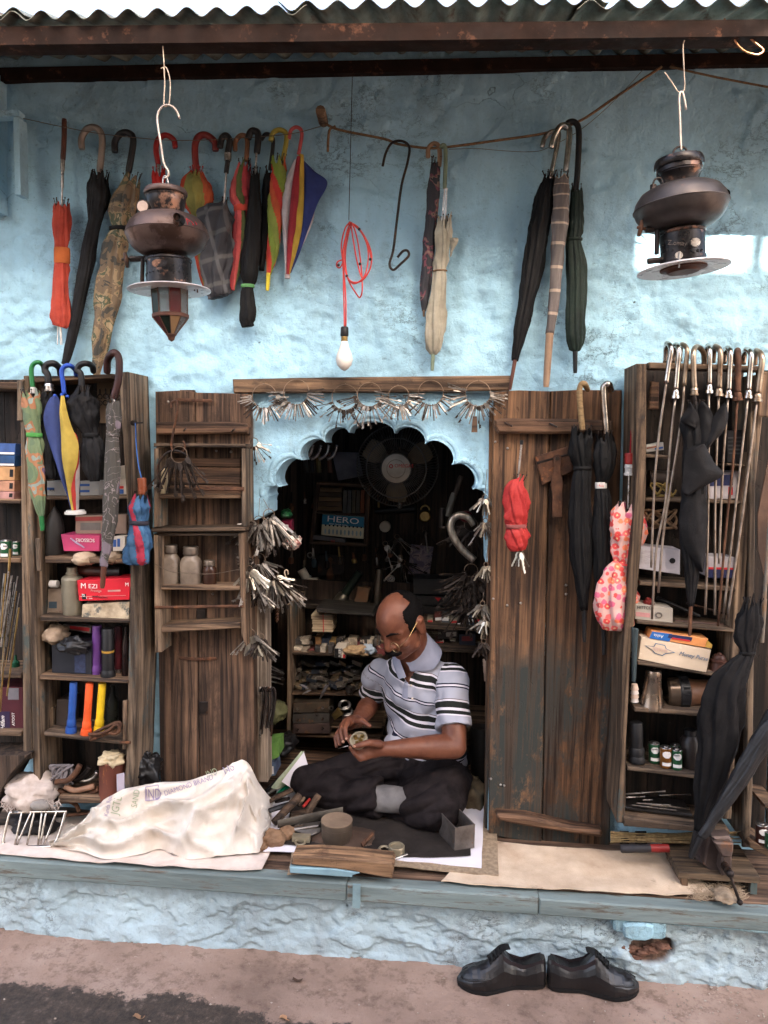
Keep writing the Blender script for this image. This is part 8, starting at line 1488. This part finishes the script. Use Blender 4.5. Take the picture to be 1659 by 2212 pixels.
# ================================================================== shoes
LEA = mk('shoe_leather', (26, 23, 23), (13, 11, 12), sc=14, rough=.36, spec=.5, bump=.25, bsc=60, spot=(50, 44, 40), spotlim=(.6, .75), spotsc=9); SOLE = mk('shoe_sole', (22, 19, 18), rough=.7); LIN = mk('shoe_lining', (46, 36, 38), rough=.8); LACE = cloth('lace', (22, 21, 22))
def shoe(label, heel, toe, flip):
    h, tt = atz(*S2(*heel), GZ), atz(*S2(*toe), GZ); d = tt-h; L = d.length; d.normalize(); n_ = Vector((-d.y, d.x, 0)); t = thing('shoe', label, 'shoe', h, 'pair of black lace-up shoes on the lane')
    def hw(s): return L*interp(s, [(0, .07), (.03, .105), (.12, .125), (.35, .115), (.55, .15), (.72, .175), (.86, .155), (.95, .1), (1, .03)])
    def cen(s): return flip*L*interp(s, [(0, 0), (.4, -.01), (.7, .015), (1, -.02)])
    def P(s, x, z): return h+d*(L*s)+n_*(cen(s)+x)+Vector((0, 0, z+.002))
    N_ = 34; outer = []; inner = []; SH = .017
    for i in range(N_+1):
        s = i/N_; w_ = hw(s); H = L*interp(s, [(0, .34), (.06, .36), (.25, .27), (.4, .33), (.5, .44), (.58, .37), (.68, .285), (.8, .23), (.92, .18), (1, .09)])
        op = interp(s, [(0, .55), (.1, .8), (.35, .82), (.46, .45), (.52, .0)]); r = []
        for j in range(17):
            a = pi*j/16; x = -cos(a); z = sin(a)**.7
            if op > 0:
                lim = op*.84
                if abs(x) < lim: # lower the rim to make the mouth
                    z = math.sqrt(max(0, 1-lim*lim))**.7; x = math.copysign(lim, x) if x else lim
            r.append(P(s, x*w_*(1.0 if z < .5 else lerp(1, .72, (z-.5)*2)), SH*.6+z*(H-SH*.6)+(.005*hn(s*16, a*2, flip*5) if s > .5 else .003*hn(s*12, a*3, 4))))
        outer.append(r)
    mb = MB()
    for i in range(N_):
        for j in range(16):
            a, b, c, e = outer[i][j], outer[i][j+1], outer[i+1][j+1], outer[i+1][j]
            if i/N_ < .5 and 6 <= j <= 9 and (a-b).length > 1e-5 and abs(a.z-b.z) < 1e-5: continue
            mb.add([a, b, c, e], [(0, 1, 2, 3)])
    mb.build('upper', LEA, t, smooth=50)
    rows = []
    for i in range(19):
        s = .03+i/19*.5; w_ = hw(s)*.8; H = L*interp(s, [(0, .33), (.25, .26), (.4, .31), (.5, .4)]); rows.append([P(s, x*w_, z) for x, z in ((-.75, H), (-.85, H*.55), (-.6, .03), (0, .026), (.6, .03), (.85, H*.55), (.75, H))])
    MB().grid(rows).build('lining', LIN, t, smooth=True)
    so = [P(i/24, hw(i/24)*1.07, 0) for i in range(25)]+[P(i/24, -hw(i/24)*1.07, 0) for i in range(24, -1, -1)]
    MB().prism([p for p in so], (0, 0, SH*.75), .002).build('sole', SOLE, t)
    MB().tube([P(s, math.copysign(hw(s)*.86, x), L*interp(s, [(.6, .18), (.8, .16), (.95, .12)])) for s, x in [(.6+.04*i, 1) for i in range(9)]+[(.97, .2)]+[(.92-.04*i, -1) for i in range(9)]], .0028, 6).build('toe_seam', LEA, t, smooth=True)
    for i in range(4):
        s = .52+i*.042; z = L*interp(s, [(.5, .445), (.58, .385), (.68, .295), (.8, .24)])
        MB().tube([P(s, -hw(s)*.45, z-.006), P(s+.012, 0, z+.003), P(s, hw(s)*.45, z-.006)], .0024, 6).build('lace', LACE, t, smooth=True)
    MB().grid([[P(s, x*hw(s)*.42, L*interp(s, [(.42, .44), (.5, .445), (.6, .36), (.66, .3)])) for x in (-1, -.4, .4, 1)] for s in (.41, .46, .52, .6, .66)]).build('tongue', LEA, t, smooth=True)
shoe('left of the two black leather shoes, toe pointing to the sack side', (690, 735), (318, 748), 1); shoe('right of the two black leather shoes, toe pointing right', (705, 742), (1100, 778), -1)
# ================================================================== the seated man
def mp(x, y, Y): return at(*MN(x, y), Y)
def organic(build, voxel, it=6):
    mb = MB(); build(mb); me = mb.mesh('tmp', SACK); o = bpy.data.objects.new('tmp', me); COL.objects.link(o)
    m_ = o.modifiers.new('r', 'REMESH'); m_.mode = 'VOXEL'; m_.voxel_size = voxel; m_.adaptivity = 0
    s_ = o.modifiers.new('s', 'SMOOTH'); s_.factor = .5; s_.iterations = it
    dg = bpy.context.evaluated_depsgraph_get(); dg.update(); out = bpy.data.meshes.new_from_object(o.evaluated_get(dg))
    bpy.data.objects.remove(o); return out
def cap(mb, a, ra, b, rb, ends=True, n=6, seg=18):
    a, b = Vector(a), Vector(b); mb.tube([a.lerp(b, i/n) for i in range(n+1)], [lerp(ra, rb, i/n) for i in range(n+1)], seg)
    if ends: mb.ball(a, ra*.995, 16, 12); mb.ball(b, rb*.995, 16, 12)
def chain(mb, pts, rs):
    for i in range(len(pts)-1): cap(mb, pts[i], rs[i], pts[i+1], rs[i+1], n=3, seg=12)
def finish(me, name, mats, parent=None, disp=None, att=None, dele=None):
    co = [v.co.copy() for v in me.vertices]; no = [v.normal.copy() for v in me.vertices]
    if disp:
        for i, v in enumerate(me.vertices): v.co = co[i]+no[i]*disp(co[i], no[i])
    if att:
        a = me.attributes.new('st', 'FLOAT', 'POINT'); a.data.foreach_set('value', [att(p) for p in co])
    if dele:
        bm = bmesh.new(); bm.from_mesh(me); bmesh.ops.delete(bm, geom=[v for v in bm.verts if dele(v.co, v.normal)], context='VERTS'); bm.to_mesh(me); bm.free()
    me.materials.clear()
    for m_ in (mats if isinstance(mats, list) else [mats]): me.materials.append(m_)
    me.polygons.foreach_set('use_smooth', [True]*len(me.polygons)); o = bpy.data.objects.new(name, me); COL.objects.link(o)
    off = LOC[parent] if parent else Vector((0, 0, 0)); o.parent = parent
    if parent: o.location = -off
    return o
SKIN = mk('skin_brown', (112, 69, 50), (86, 50, 37), sc=16, rough=.46, bump=.2, bsc=160); SKIN.node_tree.nodes['Principled BSDF'].inputs['Subsurface Weight'].default_value = .04
SKIN.node_tree.nodes['Principled BSDF'].inputs['Subsurface Radius'].default_value = (.01, .004, .002)
HAIR = mk('hair_black', (15, 13, 13), (8, 7, 7), sc=60, rough=.75, spec=.06, bump=.5, bsc=90, stretch=(1, 1, 5))
SL, SR = mp(1268, 775, .13), mp(668, 735, .33); EL, WL = mp(1262, 1300, .02), mp(735, 1322, -.075); ER, WR = mp(612, 965, .37), mp(505, 1108, .12)
NB = mp(955, 660, .20); PEL = mp(1080, 1450, .29); CH = mp(985, 930, .235); BE = mp(1020, 1210, .25)
sd = (SL-SR).normalized(); ya, pi_ = radians(36), radians(34)
f0 = Vector((-sin(ya), -cos(ya), 0)); HF = f0*cos(pi_)+Vector((0, 0, -sin(pi_))); HU = Vector((0, 0, cos(pi_)))+f0*sin(pi_); HS = HU.cross(HF)
HC = mp(838, 322, .075)
HM = Matrix((HS, HF, HU)).transposed()
def hp(s, f, u): return HC+HS*s+HF*f+HU*u
tu = (NB-PEL).normalized(); tfw = sd.cross(tu).normalized()
if tfw.y > 0: tfw = -tfw
TM = Matrix((sd, tfw, tu)).transposed()
def torso(mb, g):
    mb.ball(CH, (.165-g, .108-g, .20-g), 28, 18, TM); mb.ball(BE, (.158-g, .125-g, .185-g), 28, 18, TM); mb.ball(PEL+Vector((0, 0, .03)), (.165-g, .12-g, .10-g), 24, 14, TM)
    cap(mb, SR+sd*.03, .062-g, SL-sd*.03, .066-g); cap(mb, NB+Vector((0, .02, -.01)), .062-g, SL-sd*.05+Vector((0, 0, .0)), .062-g); cap(mb, NB+Vector((0, .02, -.01)), .062-g, SR+sd*.05, .06-g)
def body(mb):
    torso(mb, .014)
    # head
    mb.ball(hp(0, -.006, .012), (.077, .098, .092), 30, 20, HM); mb.ball(hp(0, .022, -.045), (.068, .07, .08), 24, 16, HM); mb.ball(hp(0, .056, -.098), (.034, .03, .028), 16, 12, HM)
    cap(mb, hp(-.042, .02, -.085), .026, hp(0, .06, -.105), .026); cap(mb, hp(.042, .02, -.085), .026, hp(0, .06, -.105), .026)
    cap(mb, hp(0, .085, .004), .011, hp(0, .101, -.036), .015); mb.ball(hp(.015, .093, -.043), .011, 10, 8); mb.ball(hp(-.015, .093, -.043), .011, 10, 8); mb.ball(hp(0, .102, -.041), .0155, 10, 8)
    for s_ in (-1, 1):
        cap(mb, hp(.012*s_, .083, .014), .011, hp(.05*s_, .062, .012), .011); mb.ball(hp(.033*s_, .066, -.006), (.018, .014, .013), 12, 10, HM); mb.ball(hp(.042*s_, .058, -.042), (.022, .022, .022), 12, 10, HM)
        mb.ball(hp(.079*s_, -.012, -.018), (.010, .021, .034), 14, 12, HM); mb.ball(hp(.082*s_, -.018, .004), (.012, .018, .014), 12, 10, HM); mb.ball(hp(.08*s_, -.004, -.042), (.009, .011, .012), 12, 10, HM)
    cap(mb, hp(-.02, .084, -.074), .0085, hp(.02, .084, -.074), .0085); cap(mb, hp(-.016, .083, -.084), .009, hp(.016, .083, -.084), .009)
    cap(mb, hp(0, -.03, -.06), .058, NB, .06)
    # arms
    cap(mb, SL-sd*.01, .052, EL, .043); cap(mb, EL, .044, EL.lerp(WL, .3), .044); cap(mb, EL.lerp(WL, .3), .044, WL, .027)
    cap(mb, SR, .05, ER, .041); cap(mb, ER, .041, ER.lerp(WR, .35), .04); cap(mb, ER.lerp(WR, .35), .04, WR, .026)
    # his left hand, cradling
    cap(mb, WL, .026, mp(660, 1325, -.085), .025); cap(mb, mp(660, 1300, -.085), .022, mp(585, 1310, -.088), .019); cap(mb, mp(660, 1345, -.085), .02, mp(590, 1360, -.095), .019)
    for q in (((575, 1298, -.078), (505, 1272, -.078), (455, 1222, -.07)), ((570, 1328, -.092), (488, 1312, -.098), (440, 1252, -.092)), ((575, 1360, -.1), (498, 1368, -.112), (452, 1310, -.118)), ((590, 1385, -.1), (530, 1402, -.112), (488, 1358, -.122))): chain(mb, [mp(*p) for p in q], [.0105, .0095, .0078])
    chain(mb, [mp(680, 1285, -.10), mp(600, 1272, -.13), mp(535, 1290, -.142), mp(484, 1302, -.142)], [.016, .0125, .011, .0085])
    # his right hand, working from above
    cap(mb, WR, .026, mp(462, 1112, .045), .024); cap(mb, mp(455, 1105, .05), .02, mp(430, 1112, .015), .018); cap(mb, mp(450, 1135, .06), .02, mp(400, 1142, .03), .017)
    for q in (((432, 1108, .005), (412, 1160, -.035), (424, 1245, -.065)), ((405, 1118, .012), (378, 1178, -.02), (398, 1268, -.05)), ((392, 1140, .022), (352, 1205, -.008), (372, 1285, -.035)), ((388, 1165, .034), (340, 1228, .012), (346, 1300, -.01))): chain(mb, [mp(*p) for p in q], [.0105, .0095, .0078])
    chain(mb, [mp(478, 1108, .04), mp(540, 1100, .005), (mp(605, 1142, -.02))], [.014, .0115, .0085])
    # legs run on inside the trousers
    cap(mb, PEL, .07, mp(1160, 1690, .06), .04); cap(mb, PEL, .07, mp(200, 1570, .14), .035); cap(mb, mp(200, 1590, .13), .03, mp(680, 1710, .03), .028); cap(mb, mp(680, 1710, .03), .028, mp(940, 1745, .04), .028)
man = finish(organic(body, .0042, 5), 'person', SKIN, disp=lambda p, n_: .0006*hn(p.x*60, p.y*60, p.z*60))
LOC[man] = Vector((0, 0, 0)); tag(man, 'seated bald man in striped polo shirt bent over a lock in his hands', 'person')
# shirt
def mshirt():
    m, n = newmat('striped_jersey'); f = n.math('FRACT', n.math('ADD', n.math('MULTIPLY', n.attr('st'), 1/.158), 20))
    g, dk, wh, nv, br = (152, 153, 164), (30, 32, 30), (200, 194, 202), (24, 27, 46), (92, 78, 78)
    c = n.ramp(f, [(0, wh), (.03, dk), (.11, wh), (.17, dk), (.31, wh), (.35, br), (.365, g), (.62, nv), (.65, wh), (.69, nv), (.72, g)], 'CONSTANT')
    n.l(n.mix(n.ramp(n.noise(n.obj(), 160, 2), [(.35, (.82, .82, .82, 1)), (.65, BW[1])]), (0, 0, 0, 1), c, 'MIX') if False else c, n.b.inputs['Base Color'])
    n.b.inputs['Roughness'].default_value = .85; n.b.inputs['Specular IOR Level'].default_value = .2; n.l(n.bump(n.noise(n.obj(), 300, 3), .3, .001), n.b.inputs['Normal']); return m
SHM = mshirt(); CL, CR = SL.lerp(EL, .73), SR.lerp(ER, .76)
def shirt(mb):
    torso(mb, 0); cap(mb, SL-sd*.015, .068, CL, .067, False); mb.ball(SL-sd*.015, .067, 16, 12); cap(mb, SR+sd*.01, .062, CR, .055, False); mb.ball(SR+sd*.01, .061, 16, 12)
    cap(mb, mp(800, 1275, .17), .04, mp(1250, 1340, .2), .06)
def st(p):
    def seg(a, b):
        d = b-a; t = max(0, min(1, (p-a).dot(d)/d.length_squared)); return (p-(a+d*t)).length, (p-a).dot(d.normalized())
    dl, tl = seg(SL+Vector((0, 0, .0)), CL+(CL-SL)*.2); dr_, tr = seg(SR, CR+(CR-SR)*.2)
    tt = (p-PEL).dot(tu)+(p-PEL).dot(sd)*.22+.05
    if dl < .074 and (p-CH).dot(sd) > .125 and tl > -.06: return -tl+.06+.079
    if dr_ < .07 and (p-CH).dot(sd) < -.13 and tr > .0: return -tr+.1
    return tt
vneck = [(838, 560), (862, 650), (885, 790), (903, 812), (930, 745), (985, 680), (1030, 600), (1020, 500), (900, 480)]
def inpoly(x, y, P_):
    c = False; j = len(P_)-1
    for i in range(len(P_)):
        (xi, yi), (xj, yj) = P_[i], P_[j]
        if (yi > y) != (yj > y) and x < (xj-xi)*(y-yi)/(yj-yi+1e-9)+xi: c = not c
        j = i
    return c
def sdisp(p, n_):
    a = p.dot(sd); b = p.dot(tu); r = abs(hn(a*7+b*5, b*9-a*6, 3))*.026+abs(hn(a*16+b*6, b*12-a*8, 8))*.010-.010
    return r
def vdel(p, n_):
    u, v = proj(p); return n_.y < .3 and inpoly((u-630.9)/.2778, (v-1250.8)/.2778, vneck)
sm = organic(shirt, .006, 5); shirt_o = finish(sm, 'polo_shirt', SHM, man, sdisp, st, vdel)
sb = BVHTree.FromPolygons([tuple(v.co) for v in sm.vertices], [tuple(p.vertices) for p in sm.polygons])
def onshirt(rows_px, name, mat, off, nc=8, n=14):
    R_ = catmull([tuple(float(x) for x in r) for r in rows_px], n); out = []
    for (xa, ya_, xb, yb_) in R_:
        r = []
        for j in range(nc+1):
            x, y = lerp(xa, xb, j/nc), lerp(ya_, yb_, j/nc); d = ray(*MN(x, y)).normalized(); h = sb.ray_cast(CAM, d)
            q = h[0] if h[0] and (h[0]-CAM).length < 3.05 else (out[-1][j]+d*off if out else mp(x, y, .16)); r.append(q-d*off)
        out.append(r)
    mb = MB().grid(out); return mb.build(name, mat, man, smooth=True, fix=False)
COLM = mk('collar_jersey', (136, 139, 156), (122, 125, 142), rough=.85, bump=.2, bsc=200)
rows = []
for i in range(15):
    a = i/14; q = [mp(x, y, Y) for x, y, Y in ((905, 700, .118), (1000, 640, .112), (1050, 560, .125), (1062, 470, .17), (1030, 420, .24))]; c = catmull([tuple(p) for p in q], 14)[i]; c = Vector(c)
    w_ = interp(a, [(0, .012), (.25, .042), (.7, .05), (1, .04)]); rows.append([c+Vector((-.012, .012, .022)), c+Vector((0, 0, .012)), c+Vector((.5*w_, -.006, -.25*w_)), c+Vector((w_, .0, -w_*.75))])
MB().grid(rows).build('collar', COLM, man, smooth=True, fix=False)
rows = []
for i in range(9):
    c = Vector(catmull([tuple(mp(x, y, Y)) for x, y, Y in ((880, 770, .125), (852, 700, .13), (832, 640, .14), (830, 590, .16))], 8)[i]); w_ = .024; rows.append([c+Vector((.004, 0, .004)), c+Vector((-w_*.5, -.004, .0)), c+Vector((-w_, .004, -.008))])
MB().grid(rows).build('collar', COLM, man, smooth=True, fix=False)
onshirt([(880, 775, 905, 790), (862, 850, 900, 868), (855, 920, 900, 935)], 'placket', COLM, .004, 4)
for x, y in ((925, 828), (935, 930)): d = ray(*MN(x, y)).normalized(); h = sb.ray_cast(CAM, d); MB().ball(h[0]-d*.003, .004, 8, 6).build('button', FANP, man)
# trousers
TRM = mk('trouser_cloth', (40, 34, 34), (22, 18, 19), sc=24, rough=.9, bump=.3, bsc=220, spec=.1)
def trousers(mb):
    mb.ball(PEL+Vector((0, .0, -.005)), (.172, .128, .095), 26, 16, TM)
    cap(mb, mp(1000, 1470, .26), .098, mp(560, 1520, .19), .095); cap(mb, mp(560, 1520, .19), .095, mp(150, 1575, .12), .072)
    cap(mb, mp(150, 1600, .115), .074, mp(420, 1690, .06), .066); cap(mb, mp(420, 1690, .06), .066, mp(690, 1706, .012), .068, False)
    cap(mb, mp(1170, 1490, .25), .105, mp(1170, 1640, .08), .10); cap(mb, mp(1170, 1640, .08), .10, mp(1130, 1770, -.02), .09)
    cap(mb, mp(1110, 1760, -.02), .085, mp(985, 1765, -.0), .078); cap(mb, mp(985, 1790, .02), .07, mp(640, 1815, .10), .05); cap(mb, mp(980, 1560, .14), .08, mp(1120, 1700, .04), .08)
def tdisp(p, n_):
    u, v = proj(p); x, y = (u-630.9)/.2778/100, (v-1250.8)/.2778/100
    r = abs(hn(x*.28+y*.62, y*.35-x*.2, 2+p.y*2))*.034+abs(hn(x*.7+y*.9, y*.4-x*.3, 6))*.012-.012
    return r if p.z > .03 else r*.3
tm = organic(trousers, .0065, 6)
for v in tm.vertices: v.co.z = max(v.co.z, .024)
finish(tm, 'trousers', TRM, man, tdisp)
def sock(mb): cap(mb, mp(640, 1706, .012), .048, mp(800, 1712, .0), .047); cap(mb, mp(800, 1712, .0), .047, mp(960, 1745, .02), .05)
finish(organic(sock, .006, 4), 'sock', cloth('sock_grey', (118, 114, 112), (88, 85, 85)), man, lambda p, n_: .003*hn(p.x*40, p.y*40, p.z*40))
# hair, moustache, brows, glasses
mb = MB(); rows = []; NS, NT = 160, 90
for i in range(NT+1):
    th = pi*i/NT; rows.append([(sin(th)*cos(2*pi*j/NS), sin(th)*sin(2*pi*j/NS), cos(th)) for j in range(NS)])
vs = []; keep = []
for r in rows:
    for x, y, z in r:
        s_, f_, u_ = x*.0795, y*.1005-.006, z*.0945+.012
        lim = interp(abs(s_), [(0, -.045), (.03, -.036), (.05, -.005), (.062, .03), (.07, .038), (.08, .03)]); jit = .003*hn(s_*90, f_*90, u_*90)
        ok = f_ < lim+jit and u_ > -.072+(.05 if f_ > -.02 else 0)+jit and (u_ < .075 or f_ < -.03); k = 1+.012*hn(s_*30, f_*30, u_*160)
        vs.append(hp(s_*k, f_*k, u_*k)); keep.append(ok)
fs = []
for i in range(NT):
    for j in range(NS):
        q = (i*NS+j, (i+1)*NS+j, (i+1)*NS+(j+1) % NS, i*NS+(j+1) % NS)
        if all(keep[t_] for t_ in q): fs.append(q)
mb.add(vs, fs); bm = bmesh.new(); me = mb.mesh('hair', HAIR, smooth=True); bm.from_mesh(me); bmesh.ops.delete(bm, geom=[v for v in bm.verts if not v.link_faces], context='VERTS'); bm.to_mesh(me); bm.free()
o = bpy.data.objects.new('hair', me); COL.objects.link(o); o.parent = man; md = o.modifiers.new('thick', 'SOLIDIFY'); md.thickness = .004; md.offset = 1
mb = MB(); pts = [hp(s_, .104-abs(s_)**2*9-(abs(s_)*.25), -.062-abs(s_)*.32) for s_ in (-.036, -.024, -.012, 0, .012, .024, .036)]
mb.tube(pts, [.004, .0105, .0125, .0115, .0125, .0105, .004], 10); mb.build('moustache', HAIR, man, smooth=True)
for s_ in (-1, 1): MB().tube([hp(.014*s_, .097, .016), hp(.032*s_, .088, .022), hp(.052*s_, .072, .016)], [.003, .0045, .002], 8).build('eyebrow', HAIR, man, smooth=True)
GOLD = mk('glasses_gold', (214, 186, 140), rough=.25, metal=.9, bump=0); gl = thing('glasses', None, None, hp(0, .1, -.03), parent=man)
for s_ in (-1, 1):
    c = hp(.033*s_, .098, -.032); MB().torus(c, .0185, .0011, HS, HU*.9-HF*.25, 24, 5).build('rim', GOLD, gl, smooth=True); MB().tube([hp(.051*s_, .094, -.03), hp(.074*s_, .05, -.012), hp(.083*s_, -.01, .012)], .0012, 5).build('temple_arm', GOLD, gl)
MB().tube([hp(-.015, .102, -.03), hp(0, .112, -.026), hp(.015, .102, -.03)], .0011, 5).build('bridge', GOLD, gl)
MB().torus(mp(384, 1162, -.012), .0102, .0016, (1, 0, 0), (0, 1, .3), 16, 5).build('finger_ring', STEEL, man)
for q in ((482, 1302, -.1502), (424, 1243, -.0725), (398, 1266, -.057)): MB().ball(mp(*q), (.006, .002, .005), 10, 6).build('fingernail', mk('nail_skin', (206, 156, 128), rough=.3, bump=0), man, smooth=True)
# lock and driver in his hands
c = mp(522, 1255, -.105); t = thing('held_lock', 'opened brass lock held in the man\'s cupped hand', 'lock', c); M_ = Matrix.Translation(c) @ Matrix.Rotation(.5, 4, 'X') @ Matrix.Rotation(-.25, 4, 'Y')
mb = MB(); mb.lathe((0, 0, -.010), (0, 0, .012), [(0, .030), (.9, .032), (1, .03), (1, .025), (.6, .024), (.58, .002)], 26); mb.v = [M_ @ p for p in mb.v]; mb.build('case', mk('lock_pale', (0, 0, 0)), t, smooth=40)
for i, (x, y) in enumerate(((-.01, .006), (.008, -.004), (.012, .01), (-.004, -.012))): mb = MB().box((x-.006, y-.004, .002), (x+.006, y+.004, .018-.003*i)); mb.v = [M_ @ p for p in mb.v]; mb.build('lever', BRASS, t)
MB().tube([mp(360, 1318, -.06), mp(438, 1296, -.085)], .0022, 8).build('small_driver', STEEL, label='thin steel driver pinched in the man\'s fingers', cat='tool', smooth=True)
